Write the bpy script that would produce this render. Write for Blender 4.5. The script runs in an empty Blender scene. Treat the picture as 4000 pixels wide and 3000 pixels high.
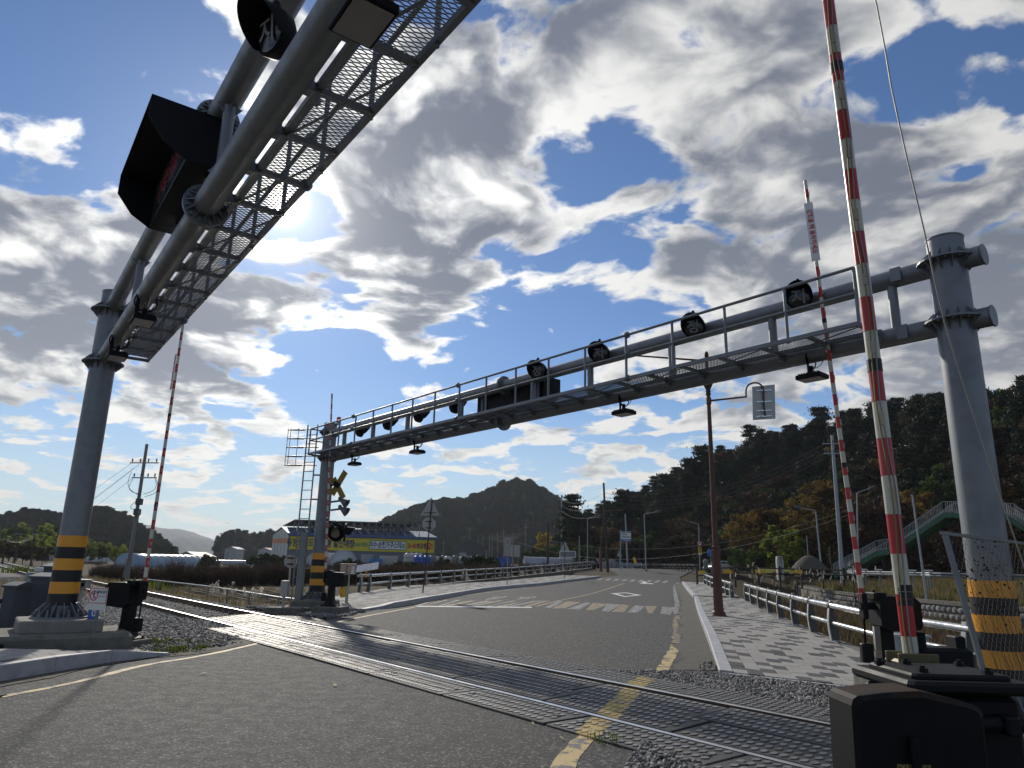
import bpy, bmesh, math, random
import numpy as np
from mathutils import Vector, Matrix
random.seed(7); RNG = np.random.default_rng(7)
sc = bpy.context.scene
COL = sc.collection
R = math.radians

# ------------------------------------------------------------------ camera
FPX = 2773.0; CAM_H = 1.6
_up = np.array([270., 10963., FPX]); _up /= np.linalg.norm(_up)
_yw = np.array([0, 0, 1.]) - _up*_up[2]; _yw /= np.linalg.norm(_yw)
_xw = np.cross(_yw, _up); _xw = _xw if _xw[0] > 0 else -_xw
CM = np.array([_xw, _yw, _up])            # world = CM @ (right, up, forward)
cd = bpy.data.cameras.new('camera'); cam = bpy.data.objects.new('camera', cd); COL.objects.link(cam)
cd.sensor_fit = 'HORIZONTAL'; cd.sensor_width = 36; cd.lens = 36*FPX/4000
cd.clip_start = 0.05; cd.clip_end = 20000
cam.matrix_world = Matrix(((CM[0,0], CM[0,1], -CM[0,2], 0), (CM[1,0], CM[1,1], -CM[1,2], 0), (CM[2,0], CM[2,1], -CM[2,2], CAM_H), (0,0,0,1)))
sc.camera = cam

def ray(px, py): return CM @ np.array([(px-2000)/FPX, (1500-py)/FPX, 1.])
def G(px, py, z=0.0):                      # photo pixel -> point at height z
    d = ray(px, py); return Vector((np.array([0, 0, CAM_H]) + d*((z-CAM_H)/d[2])).tolist())
def AY(px, py, y):                         # photo pixel -> point at distance y in front
    d = ray(px, py); return Vector((np.array([0, 0, CAM_H]) + d*(y/d[1])).tolist())
def HY(px, py, y): return AY(px, py, y).z

# ------------------------------------------------------------------ light, sky
SUN = ray(1110, 790); SUN = SUN/np.linalg.norm(SUN)
SUN_EL = math.asin(SUN[2]); SUN_AZ = math.atan2(SUN[0], SUN[1])
sl = bpy.data.lights.new('sun', 'SUN'); so = bpy.data.objects.new('sun', sl); COL.objects.link(so)
sl.energy = 3.0; sl.angle = R(1.8); sl.color = (1.0, .93, .82)
so.rotation_euler = Vector(SUN.tolist()).to_track_quat('Z', 'Y').to_euler(); so.location = (-30, 80, 60)
sc.view_settings.view_transform = 'Standard'; sc.view_settings.look = 'None'
sc.view_settings.exposure = 0.0; sc.view_settings.gamma = 1.0; sc.view_settings.use_curve_mapping = False

class NT:                                  # small node-graph helper
    def __init__(s, tree): s.t = tree; s.n = tree.nodes; s.l = tree.links
    def new(s, typ, **kw):
        n = s.n.new(typ)
        for k, v in kw.items(): setattr(n, k, v)
        return n
    def put(s, sock, v):
        if isinstance(v, bpy.types.NodeSocket): s.l.new(v, sock)
        elif v is not None: sock.default_value = v
    def math(s, op, a, b=None, c=None, clamp=False):
        n = s.new('ShaderNodeMath', operation=op, use_clamp=clamp)
        s.put(n.inputs[0], a); s.put(n.inputs[1], b); s.put(n.inputs[2], c); return n.outputs[0]
    def vmath(s, op, a, b=None, scale=None):
        n = s.new('ShaderNodeVectorMath', operation=op)
        s.put(n.inputs[0], a); s.put(n.inputs[1], b); (s.put(n.inputs[3], scale) if scale is not None else None)
        return n.outputs['Value'] if op in ('DOT_PRODUCT', 'LENGTH', 'DISTANCE') else n.outputs[0]
    def mapr(s, v, a, b, c=0., d=1., smooth=False):
        n = s.new('ShaderNodeMapRange', clamp=True, interpolation_type='SMOOTHSTEP' if smooth else 'LINEAR')
        s.put(n.inputs[0], v)
        for i, x in enumerate((a, b, c, d)): s.put(n.inputs[i+1], x)
        return n.outputs[0]
    def mix(s, f, a, b, mode='MIX'):
        n = s.new('ShaderNodeMix', data_type='RGBA', blend_type=mode)
        s.put(n.inputs[0], f); s.put(n.inputs[6], a); s.put(n.inputs[7], b); return n.outputs[2]
    def noise(s, vec, scale=1., detail=4., rough=.5, dist=0., lac=2., typ='ShaderNodeTexNoise'):
        n = s.new('ShaderNodeTexNoise'); s.put(n.inputs['Vector'], vec); (s.put(n.inputs[3], scale) if scale is not None else None)
        s.put(n.inputs['Detail'], detail); s.put(n.inputs['Roughness'], rough); s.put(n.inputs['Distortion'], dist); s.put(n.inputs['Lacunarity'], lac)
        return n.outputs[0]
    def xyz(s, x, y, z):
        n = s.new('ShaderNodeCombineXYZ'); s.put(n.inputs[0], x); s.put(n.inputs[1], y); s.put(n.inputs[2], z); return n.outputs[0]

world = bpy.data.worlds.new('World'); sc.world = world; world.use_nodes = True
w = NT(world.node_tree); w.n.clear()
def build_sky():
    D = w.new('ShaderNodeTexCoord').outputs['Generated']
    sep = w.new('ShaderNodeSeparateXYZ'); w.put(sep.inputs[0], D); dx, dy, dz = sep.outputs
    sky = w.new('ShaderNodeTexSky', sky_type='NISHITA', sun_disc=False)
    sky.sun_elevation = SUN_EL; sky.sun_rotation = SUN_AZ; sky.air_density = 1.0; sky.dust_density = .12; sky.ozone_density = 2.0
    blue = w.vmath('SCALE', sky.outputs[0], scale=SKY_K)
    blue = w.mix(1.0, blue, (.80, 1.0, 1.28, 1), 'MULTIPLY')
    sd = w.math('MAXIMUM', w.vmath('DOT_PRODUCT', D, tuple(SUN.tolist())), 0.0)
    # cloud deck seen in perspective
    hz = w.math('ADD', w.math('ABSOLUTE', dz), 0.20)
    p = w.xyz(w.math('DIVIDE', dx, hz), w.math('DIVIDE', dy, hz), 0.0)
    wob = w.new('ShaderNodeTexNoise'); w.put(wob.inputs['Vector'], p); wob.inputs['Scale'].default_value = 1.6; wob.inputs['Detail'].default_value = 3
    wv = w.vmath('SUBTRACT', wob.outputs['Color'], (.5, .5, .5))
    p2 = w.vmath('ADD', p, w.vmath('SCALE', wv, scale=.35))
    p2 = w.vmath('ADD', p2, (SKY_OFF[0], SKY_OFF[1], 0.0))
    n1 = w.noise(p2, 1.40, 7., .53)
    sxy = Vector((SUN[0], SUN[1], 0)).normalized()
    p3 = w.vmath('ADD', p2, (sxy.x*.14, sxy.y*.14, .07))
    n2 = w.noise(p3, 1.40, 5., .50)
    fine = w.noise(p2, 8.0, 3., .62)
    bias = None
    for (px, py, deg, amt) in SKY_BLOBS:
        v = ray(px, py); v = v/np.linalg.norm(v)
        b = w.mapr(w.vmath('DOT_PRODUCT', D, tuple(v.tolist())), math.cos(R(deg)), 1.0, 0.0, amt, True)
        bias = b if bias is None else w.math('ADD', bias, b)
    cov = w.math('ADD', w.math('ADD', n1, bias), w.math('MULTIPLY', w.math('SUBTRACT', fine, .5), .075))
    alpha = w.mapr(cov, .478, .572, 0, 1, True)
    thick = w.mapr(cov, .50, .70, 0, 1, True)
    rel = w.math('SUBTRACT', n1, n2)                   # thinner towards the sun = lit
    shade = w.math('SUBTRACT', thick, w.math('MULTIPLY', rel, 3.3))
    shade = w.math('ADD', shade, w.math('MULTIPLY', w.math('SUBTRACT', fine, .5), -.55))
    shade = w.mapr(shade, -.05, 1.05, 0, 1, True)
    glow = w.math('POWER', sd, 24.0)
    lit = w.mix(1.0, (.84, .84, .82, 1), w.math('ADD', .95, w.math('MULTIPLY', glow, 0.7)), 'MULTIPLY')
    core = w.mix(w.mapr(dz, .05, .45), (.32, .35, .40, 1), (.175, .20, .255, 1))
    cloud = w.mix(shade, lit, core)
    fwd = w.math('MULTIPLY', w.math('ADD', w.vmath('DOT_PRODUCT', D, tuple(SUN.tolist())), 1.0), .5)   # droplets scatter forward: brighter towards the sun
    cloud = w.mix(1.0, cloud, w.math('ADD', .42, w.math('MULTIPLY', w.math('MULTIPLY', fwd, fwd), .72)), 'MULTIPLY')
    # pale air near the horizon
    low = w.mapr(dz, .0, .26, 1., 0., True)
    blue = w.mix(w.math('MULTIPLY', low, .62), blue, (.62, .70, .71, 1))
    cloud = w.mix(w.math('MULTIPLY', low, .50), cloud, (.76, .765, .71, 1))
    col = w.mix(alpha, blue, cloud)
    # the sun itself burning through
    core_s = w.math('MULTIPLY', w.math('POWER', sd, 9000.0), 14.0)
    halo = w.math('ADD', w.math('ADD', w.math('MULTIPLY', w.math('POWER', sd, 420.0), .55), w.math('MULTIPLY', w.math('POWER', sd, 70.0), .16)), core_s)
    col = w.mix(1.0, col, w.mix(1.0, (1., .97, .9, 1), halo, 'MULTIPLY'), 'ADD')
    bg = w.new('ShaderNodeBackground'); w.put(bg.inputs[0], col); bg.inputs[1].default_value = 1.0
    out = w.new('ShaderNodeOutputWorld'); w.l.new(bg.outputs[0], out.inputs[0])
SKY_K = .072; SKY_OFF = (3.1, 7.7)
SKY_BLOBS = [(250, 180, 15, -.13), (2450, 420, 9, -.06), (850, 120, 6, -.06), (3050, 640, 6, -.05), (2000, 1300, 9, -.12), (2350, 1150, 6, -.08), (1350, 1500, 7, -.14), (1000, 900, 9, .10), (1120, 800, 5, -.13), (1230, 930, 5, -.09), (900, 1010, 5, -.07), (3720, 420, 8, -.05), (3450, 60, 5, -.05),
             (1650, 800, 14, .20), (250, 1080, 13, .20), (2900, 250, 17, .14), (3300, 1150, 15, .16), (3900, 900, 12, .08), (1050, 150, 8, .08), (700, 1250, 9, .08), (150, 1780, 7, -.05), (900, 1560, 5, .05), (2300, 1620, 7, .03), (1900, 150, 9, .08)]
build_sky()
world.cycles.sampling_method = 'MANUAL'; world.cycles.sample_map_resolution = 512

# ------------------------------------------------------------------ helpers
def obj(name, me, parent=None, loc=None):
    o = bpy.data.objects.new(name, me); COL.objects.link(o)
    if parent is not None: o.parent = parent
    if loc is not None: o.location = loc
    return o
def tag(o, label=None, cat=None, group=None, kind=None):
    if label: o['label'] = label
    if cat: o['category'] = cat
    if group: o['group'] = group
    if kind: o['kind'] = kind
    return o
def thing(name, label, cat, loc=(0, 0, 0), rz=0.0, group=None):
    o = bpy.data.objects.new(name, None); COL.objects.link(o); o.location = loc; o.rotation_euler = (0, 0, rz)
    o.empty_display_size = .2
    return tag(o, label, cat, group)
def copy_tree(o, parent=None):
    c = o.copy(); COL.objects.link(c); c.parent = parent
    for ch in [x for x in o.children]: copy_tree(ch, c)
    return c

class MB:
    """collects verts / faces, builds ONE mesh object"""
    def __init__(s, off=(0, 0, 0)): s.v = []; s.f = []; s.m = []; s.sm = []; s.off = Vector(off); s.mi = 0; s.smooth = False
    def add(s, vs, fs):
        b = len(s.v); s.v += [tuple(Vector(v)-s.off) for v in vs]
        for f in fs: s.f.append([i+b for i in f]); s.m.append(s.mi); s.sm.append(s.smooth)
        return s
    def box(s, c, size, rot=None, bev=0.0):
        hx, hy, hz = size[0]/2, size[1]/2, size[2]/2
        c = Vector(c); rot = rot or Matrix.Identity(3)
        if bev <= 0:
            vs = [c + rot @ Vector((x*hx, y*hy, z*hz)) for z in (-1, 1) for y in (-1, 1) for x in (-1, 1)]
            return s.add(vs, [(0, 2, 3, 1), (4, 5, 7, 6), (0, 1, 5, 4), (2, 6, 7, 3), (0, 4, 6, 2), (1, 3, 7, 5)])
        b = min(bev, hx*.9, hy*.9, hz*.9); vs = []; fs = []
        def ring(z, ex):
            X, Y = hx-ex, hy-ex; k = b
            return [(-X+k, -Y, z), (X-k, -Y, z), (X, -Y+k, z), (X, Y-k, z), (X-k, Y, z), (-X+k, Y, z), (-X, Y-k, z), (-X, -Y+k, z)]
        for z, ex in ((-hz, b*.7), (-hz+b*.7, 0), (hz-b*.7, 0), (hz, b*.7)): vs += [c + rot @ Vector(p) for p in ring(z, ex)]
        for r_ in range(3):
            for i in range(8): fs.append((r_*8+i, r_*8+(i+1) % 8, r_*8+8+(i+1) % 8, r_*8+8+i))
        fs += [tuple(range(7, -1, -1)), tuple(range(24, 32))]
        return s.add(vs, fs)
    def beam(s, p0, p1, wd, ht, up=(0, 0, 1), bev=0.0):            # rectangular bar from p0 to p1
        p0, p1 = Vector(p0), Vector(p1); d = p1-p0; L = d.length; d.normalize()
        u = Vector(up); x = d.cross(u)
        if x.length < 1e-4: x = d.cross(Vector((1, 0, 0)))
        x.normalize(); z = x.cross(d); rot = Matrix((x, d, z)).transposed()
        return s.box((p0+p1)/2, (wd, L, ht), rot, bev)
    def cyl(s, p0, p1, r0, r1=None, n=12, caps=True, smooth=True):
        r1 = r0 if r1 is None else r1; p0, p1 = Vector(p0), Vector(p1); d = (p1-p0)
        if d.length < 1e-6: return s
        d.normalize(); a = d.cross(Vector((0, 0, 1))) if abs(d.z) < .95 else d.cross(Vector((1, 0, 0))); a.normalize(); b = d.cross(a)
        vs = []
        for p, r_ in ((p0, r0), (p1, r1)):
            for i in range(n):
                t = 2*math.pi*i/n; vs.append(p + a*math.cos(t)*r_ + b*math.sin(t)*r_)
        sm = s.smooth; s.smooth = smooth
        s.add(vs, [(i, i+n, (i+1) % n+n, (i+1) % n) for i in range(n)]); s.smooth = sm
        if caps: s.add(vs, [tuple(range(n)), tuple(range(2*n-1, n-1, -1))])
        return s
    def tube(s, pts, r, n=6, caps=True):
        pts = [Vector(p) for p in pts]; k = len(pts); vs = []; prev = None
        rr = r if isinstance(r, (list, tuple)) else [r]*k
        for i, p in enumerate(pts):
            d = (pts[min(i+1, k-1)] - pts[max(i-1, 0)]).normalized()
            if prev is None: a = d.cross(Vector((0, 0, 1))) if abs(d.z) < .95 else d.cross(Vector((1, 0, 0)))
            else: a = prev - d*prev.dot(d)
            a.normalize(); prev = a; b = d.cross(a)
            for j in range(n):
                t = 2*math.pi*j/n; vs.append(p + a*math.cos(t)*rr[i] + b*math.sin(t)*rr[i])
        fs = [(i*n+j, (i+1)*n+j, (i+1)*n+(j+1) % n, i*n+(j+1) % n) for i in range(k-1) for j in range(n)]
        sm = s.smooth; s.smooth = True; s.add(vs, fs); s.smooth = sm
        if caps: s.add(vs, [tuple(range(n)), tuple(range(k*n-1, (k-1)*n-1, -1))])
        return s
    def lathe(s, base, prof, n=16, axis=(0, 0, 1), a0=0., a1=2*math.pi, smooth=True):   # prof: (radius, height)
        base = Vector(base); d = Vector(axis).normalized(); a = d.cross(Vector((0, 0, 1))) if abs(d.z) < .95 else Vector((1, 0, 0)); a.normalize(); b = d.cross(a)
        full = abs(a1-a0-2*math.pi) < 1e-5; m_ = n if full else n+1; vs = []
        for (r_, h_) in prof:
            for i in range(m_):
                t = a0+(a1-a0)*i/n; vs.append(base + d*h_ + a*math.cos(t)*r_ + b*math.sin(t)*r_)
        fs = []
        for k in range(len(prof)-1):
            for i in range(n):
                j = (i+1) % m_; fs.append((k*m_+i, k*m_+j, (k+1)*m_+j, (k+1)*m_+i))
        sm = s.smooth; s.smooth = smooth; s.add(vs, fs); s.smooth = sm
        return s
    def prism(s, outline, vec):                                  # planar outline (3d points) extruded by vec
        o = [Vector(p) for p in outline]; n = len(o); v = Vector(vec)
        vs = o + [p+v for p in o]
        return s.add(vs, [tuple(range(n-1, -1, -1)), tuple(range(n, 2*n))] + [(i, (i+1) % n, (i+1) % n+n, i+n) for i in range(n)])
    def quad(s, a, b, c, d): return s.add([a, b, c, d], [(0, 1, 2, 3)])
    def mesh(s, name, mats):
        me = bpy.data.meshes.new(name); me.from_pydata(s.v, [], s.f)
        for m_ in (mats if isinstance(mats, (list, tuple)) else [mats]): me.materials.append(m_)
        me.polygons.foreach_set('material_index', s.m); me.polygons.foreach_set('use_smooth', s.sm); me.update()
        return me
    def build(s, name, mats, parent=None, loc=None): return obj(name, s.mesh(name, mats), parent, loc)

def np_mesh(name, V, F, mats, smooth=False, attr=None):
    """V (n,3), F (m,k) uniform polygons; attr: {'name': per-vertex floats}"""
    me = bpy.data.meshes.new(name); k = F.shape[1]
    me.vertices.add(len(V)); me.vertices.foreach_set('co', np.ascontiguousarray(V, dtype=np.float32).ravel())
    me.loops.add(F.size); me.loops.foreach_set('vertex_index', F.astype(np.int32).ravel())
    me.polygons.add(len(F)); me.polygons.foreach_set('loop_start', np.arange(0, F.size, k, dtype=np.int32))
    me.polygons.foreach_set('loop_total', np.full(len(F), k, dtype=np.int32))
    if smooth: me.polygons.foreach_set('use_smooth', np.ones(len(F), dtype=bool))
    for a, val in (attr or {}).items():
        at = me.attributes.new(a, 'FLOAT', 'POINT'); at.data.foreach_set('value', np.asarray(val, dtype=np.float32))
    for m_ in (mats if isinstance(mats, (list, tuple)) else [mats]): me.materials.append(m_)
    me.update(calc_edges=True); me.validate(); return me

def interp_poly(pts, step):                                      # resample a polyline (list of Vector) smoothly
    P = [Vector(p) for p in pts]; out = []
    for i in range(len(P)-1):
        a, b, c, d = P[max(i-1, 0)], P[i], P[i+1], P[min(i+2, len(P)-1)]
        n = max(1, int((c-b).length/step))
        for k in range(n):
            t = k/n
            out.append(.5*((2*b)+(c-a)*t+(2*a-5*b+4*c-d)*t*t+(3*b-a-3*c+d)*t**3))
    out.append(P[-1]); return out
def even(pts, step, start=0.0):                                  # points at even arc length, with tangents
    out = []; need = start; acc = 0.0
    for i in range(len(pts)-1):
        a, b = Vector(pts[i]), Vector(pts[i+1]); L = (b-a).length
        while L > 0 and need <= acc+L:
            t = (need-acc)/L; out.append((a.lerp(b, t), (b-a).normalized())); need += step
        acc += L
    return out

def text_mesh(body, size, mat_, bold=0.0, align='CENTER', sx=1.0):
    c = bpy.data.curves.new('text', 'FONT'); c.body = body; c.size = size; c.align_x = align; c.align_y = 'CENTER'; c.offset = bold; c.resolution_u = 2
    o = bpy.data.objects.new('text', c); COL.objects.link(o)
    me = bpy.data.meshes.new_from_object(o.evaluated_get(bpy.context.evaluated_depsgraph_get()))
    bpy.data.objects.remove(o); bpy.data.curves.remove(c)
    if sx != 1.0:
        for v in me.vertices: v.co.x *= sx
    me.materials.clear(); me.materials.append(mat_); return me
def text(body, size, mat_, parent, loc, xdir, ydir, bold=0.0, align='CENTER', sx=1.0, name='lettering'):
    """flat lettering with reading direction xdir and up ydir (in the parent's frame)"""
    o = obj(name, text_mesh(body, size, mat_, bold, align, sx), parent)
    x = Vector(xdir).normalized(); y = Vector(ydir).normalized(); z = x.cross(y)
    o.matrix_local = Matrix.Translation(Vector(loc)) @ Matrix((x, y, z)).transposed().to_4x4()
    return o

# ------------------------------------------------------------------ materials
MATS = {}
def mat(name, col, rough=.6, metal=0., var=.12, scale=6., bump=0., bscale=60., col2=None, mixlo=.45, mixhi=.65, spec=.5, objrand=0., detail=5., bdist=.01, coat=0., trans=0.):
    if name in MATS: return MATS[name]
    m = bpy.data.materials.new(name); m.use_nodes = True; MATS[name] = m
    t = NT(m.node_tree); b = m.node_tree.nodes['Principled BSDF']
    tc = t.new('ShaderNodeTexCoord').outputs['Object']
    nz = t.noise(tc, scale, detail, .6)
    c1 = tuple(col)+(1,)
    if col2 is not None: base = t.mix(t.mapr(nz, mixlo, mixhi), c1, tuple(col2)+(1,))
    else: base = t.new('ShaderNodeRGB').outputs[0]; base.default_value = c1
    n2 = t.noise(tc, scale*3.7, 4., .6)
    k = t.mapr(n2, .25, .75, 1-var, 1+var)
    if objrand:
        rnd = t.new('ShaderNodeObjectInfo').outputs['Random']
        k = t.math('MULTIPLY', k, t.mapr(rnd, 0, 1, 1-objrand, 1+objrand))
    base = t.mix(1., base, k, 'MULTIPLY')
    t.put(b.inputs['Base Color'], base); b.inputs['Metallic'].default_value = metal
    t.put(b.inputs['Roughness'], t.mapr(nz, .3, .7, max(rough-.08, .03), min(rough+.08, 1)))
    b.inputs['Specular IOR Level'].default_value = spec
    if coat: b.inputs['Coat Weight'].default_value = coat
    if trans: b.inputs['Transmission Weight'].default_value = trans
    if bump:
        bp = t.new('ShaderNodeBump'); bp.inputs['Strength'].default_value = bump; bp.inputs['Distance'].default_value = bdist
        t.put(bp.inputs['Height'], t.noise(tc, bscale, 4., .6)); t.put(b.inputs['Normal'], bp.outputs[0])
    return m
galv = mat('galvanised_steel', (.215, .23, .245), .48, .5, .07, 13., .05, 60., col2=(.185, .20, .215), detail=3.)
galv2 = mat('galvanised_grating', (.20, .21, .22), .55, .5, .12, 9.)
dark_metal = mat('black_cast_paint', (.007, .008, .010), .55, 0., .25, 7., .12, 90., spec=.22)
signal_black = mat('signal_black', (.007, .008, .010), .6, 0., .15, 6., spec=.2)
red_paint = mat('red_tape', (.46, .012, .02), .33, 0., .10, 8., spec=.6)
white_paint = mat('white_tape', (.62, .60, .50), .38, 0., .10, 8., col2=(.52, .50, .40))
white_clean = mat('white_enamel', (.74, .74, .72), .4, 0., .06, 5.)
yellow_band = mat('yellow_reflective', (.78, .33, .015), .38, 0., .08, 6., spec=.6)
black_band = mat('black_reflective', (.008, .009, .011), .5, 0., .15, 6.)
concrete = mat('concrete', (.27, .26, .235), .88, 0., .14, 3., .35, 45., col2=(.20, .195, .175), mixlo=.4, mixhi=.62)
concrete_old = mat('old_concrete', (.19, .18, .155), .9, 0., .2, 2.2, .45, 30., col2=(.12, .115, .095), mixlo=.42, mixhi=.6)
granite = mat('granite_kerb', (.42, .42, .43), .62, 0., .22, 30., .15, 140., objrand=.06)
rust_metal = mat('rusty_brown_paint', (.115, .043, .030), .6, 0., .2, 5., .1, 50., col2=(.08, .03, .02))
rust_dark = mat('dark_rust', (.06, .028, .018), .75, .1, .25, 14., .15, 80.)
steel_rail = mat('rail_rust', (.10, .062, .042), .75, .2, .2, 8., .2, 60.)
steel_shine = mat('rail_polished', (.62, .62, .62), .36, 1., .08, 10.)
rubber = mat('crossing_steel', (.085, .085, .083), .62, .3, .25, 2.2, .1, 120., col2=(.06, .052, .045), objrand=.10)
rubber_worn = mat('crossing_steel_stud', (.30, .30, .30), .56, .65, .2, 2.2, col2=(.14, .12, .10), objrand=.10)
alu = mat('aluminium_rail', (.62, .62, .61), .26, .9, .06, 6.)
post_grey = mat('cast_post_grey', (.48, .48, .47), .6, .2, .14, 8.)
post_dark = mat('cast_post_web', (.10, .10, .095), .6, .2, .14, 8.)
cab_grey = mat('cabinet_grey', (.075, .085, .105), .5, .1, .08, 4.)
alu_back = mat('sign_back', (.42, .42, .40), .5, .55, .08, 6.)
glass_dark = mat('lens_glass', (.02, .022, .026), .12, 0., .1, 5., spec=.7)
wood = mat('weathered_wood', (.055, .040, .030), .85, 0., .25, 7., .2, 40.)
sleeper_mat = mat('sleeper_concrete', (.22, .19, .15), .9, 0., .2, 6., .3, 40., objrand=.15)
blue_paint = mat('blue_paint', (.02, .11, .42), .45, 0., .08, 5.)
green_paint = mat('green_paint', (.035, .15, .085), .5, 0., .15, 4.)
yellow_paint = mat('yellow_paint', (.72, .42, .02), .45, 0., .1, 6.)
orange_paint = mat('orange_paint', (.62, .20, .06), .5, 0., .1, 6.)
street_grey = mat('street_pole_grey', (.33, .36, .38), .5, .4, .08, 5.)
pole_concrete = mat('pole_concrete', (.25, .235, .21), .85, 0., .12, 5.)
cable_black = mat('cable', (.02, .02, .022), .6, 0., .1, 4.)
cable_grey = mat('steel_cable', (.30, .29, .27), .5, .4, .1, 4.)
text_black = mat('text_black', (.012, .012, .014), .6, 0., .05)
text_white = mat('text_white', (.78, .78, .78), .6, 0., .05)
text_red = mat('text_red', (.55, .02, .03), .6, 0., .05)
text_navy = mat('text_navy', (.03, .035, .10), .6, 0., .05)
text_green = mat('text_green', (.02, .26, .09), .6, 0., .05)
lens_grey = mat('lens_letter', (.27, .27, .27), .5, 0., .05)

# ------------------------------------------------------------------ layout of the place
def zroad(y): return 0.0 if y < 30 else min(.0003*(y-30)**2, 1.3)
def GR(px, py, dz=0.0):                     # photo pixel -> point on the (gently rising) road surface
    z = 0.0
    for _ in range(60):
        p = G(px, py, min(z+dz, 1.52)); z = .6*z + .4*zroad(min(max(p.y, 0), 140))
    return p
_nr = [(-50.5, 74.), (-31, 48.9), (-12.72, 25.4), (-5.63, 16.87), (-1.75, 11.95), (0, 9.74), (1.06, 8.24), (2.06, 6.72)]
_c = np.polyfit([p[1] for p in _nr], [p[0] for p in _nr], 2)
TN = Vector((.785, .62, 0)).normalized()    # across the track, away from the camera
def track_c(y): return float(np.polyval(_c, y))
CL = [Vector((track_c(y), y, 0)) + TN*.75 for y in np.arange(112, -9, -.5)]
def rail_z(t): return .03 + .045*(t+.75)    # cant: the far rail stands higher
def lerp_tab(tab, y):
    ys = [a for a, b in tab]; return float(np.interp(y, ys, [b for a, b in tab]))
LT = [(-16, -8.6), (2, -7.45), (8, -6.85), (10, -6.6), (12.2, -6.15), (13, -5.6), (15, -5.15), (17, -4.95), (20, -4.8), (23, -4.5), (25, -4.15), (27.6, -3.7), (31.7, -3.1), (43, -1.0)]
for px, py in ((2060, 2293), (2200, 2275), (2330, 2259), (2420, 2248)):
    p = GR(px, py); LT.append((p.y, p.x))
RT = [(-16, .8), (2, .9), (5, 1.1), (7.2, 1.55), (9.5, 2.5), (12, 3.35), (17.4, 4.65), (27, 6.9), (38.7, 9.75)]
for px, py in ((2672, 2296), (2655, 2268), (2650, 2255)):
    p = GR(px, py); RT.append((p.y, p.x))
RT.append((115, RT[-1][1] + (115-RT[-1][0])*.32)); LT.append((max(LT[-1][0]+1, 115), LT[-1][1]+3))
Lx = lambda y: lerp_tab(LT, y)
Rx = lambda y: lerp_tab(RT, y)
# bank wall of the stream on the right (top edge), highway edge, hill
WALL = [Vector((30.5, 20, 0)), Vector((27.5, 32, 0)), Vector((26, 44, 0)), Vector((26.5, 58, 0)), Vector((30, 74, 0)), Vector((35, 92, 0))]
def wall_x(y): return float(np.interp(y, [p.y for p in WALL], [p.x for p in WALL]))

def smooth(a, b, x):
    t = np.clip((x-a)/(b-a), 0, 1); return t*t*(3-2*t)
HILL_T = [-.10, .03, .075, .10, .18, .28, .36, .48, .58, .8, 1.2]
HILL_H = [0., 0., 1., 6., 12.5, 21., 25.5, 25., 24., 25., 25.]
HILL_R = [170, 165, 155, 150, 140, 130, 122, 105, 90, 80, 80]
def hill_z(x, y):
    r = np.hypot(x, y); th = np.arctan2(x, y)
    h = np.interp(th, HILL_T, HILL_H); r0 = np.interp(th, HILL_T, HILL_R)
    fade = np.where(th > 1.2, np.clip(1-(th-1.2)/.25, 0, 1), 1.0)
    return h*fade*smooth(r0, r0+62, r)
def fbm(x, y, s):
    return (np.sin(x*s+1.3*np.sin(y*s*.7))*np.cos(y*s*1.1+.8*np.sin(x*s*.6)) + .5*np.sin(x*s*2.3+2)*np.cos(y*s*2.1+1) + .25*np.sin(x*s*5.1+y*s*3.7))/1.75
_tcy = np.arange(130, -30, -1.0); _tcx = np.polyval(_c, np.clip(_tcy, -30, 130)) + .59; 
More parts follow.
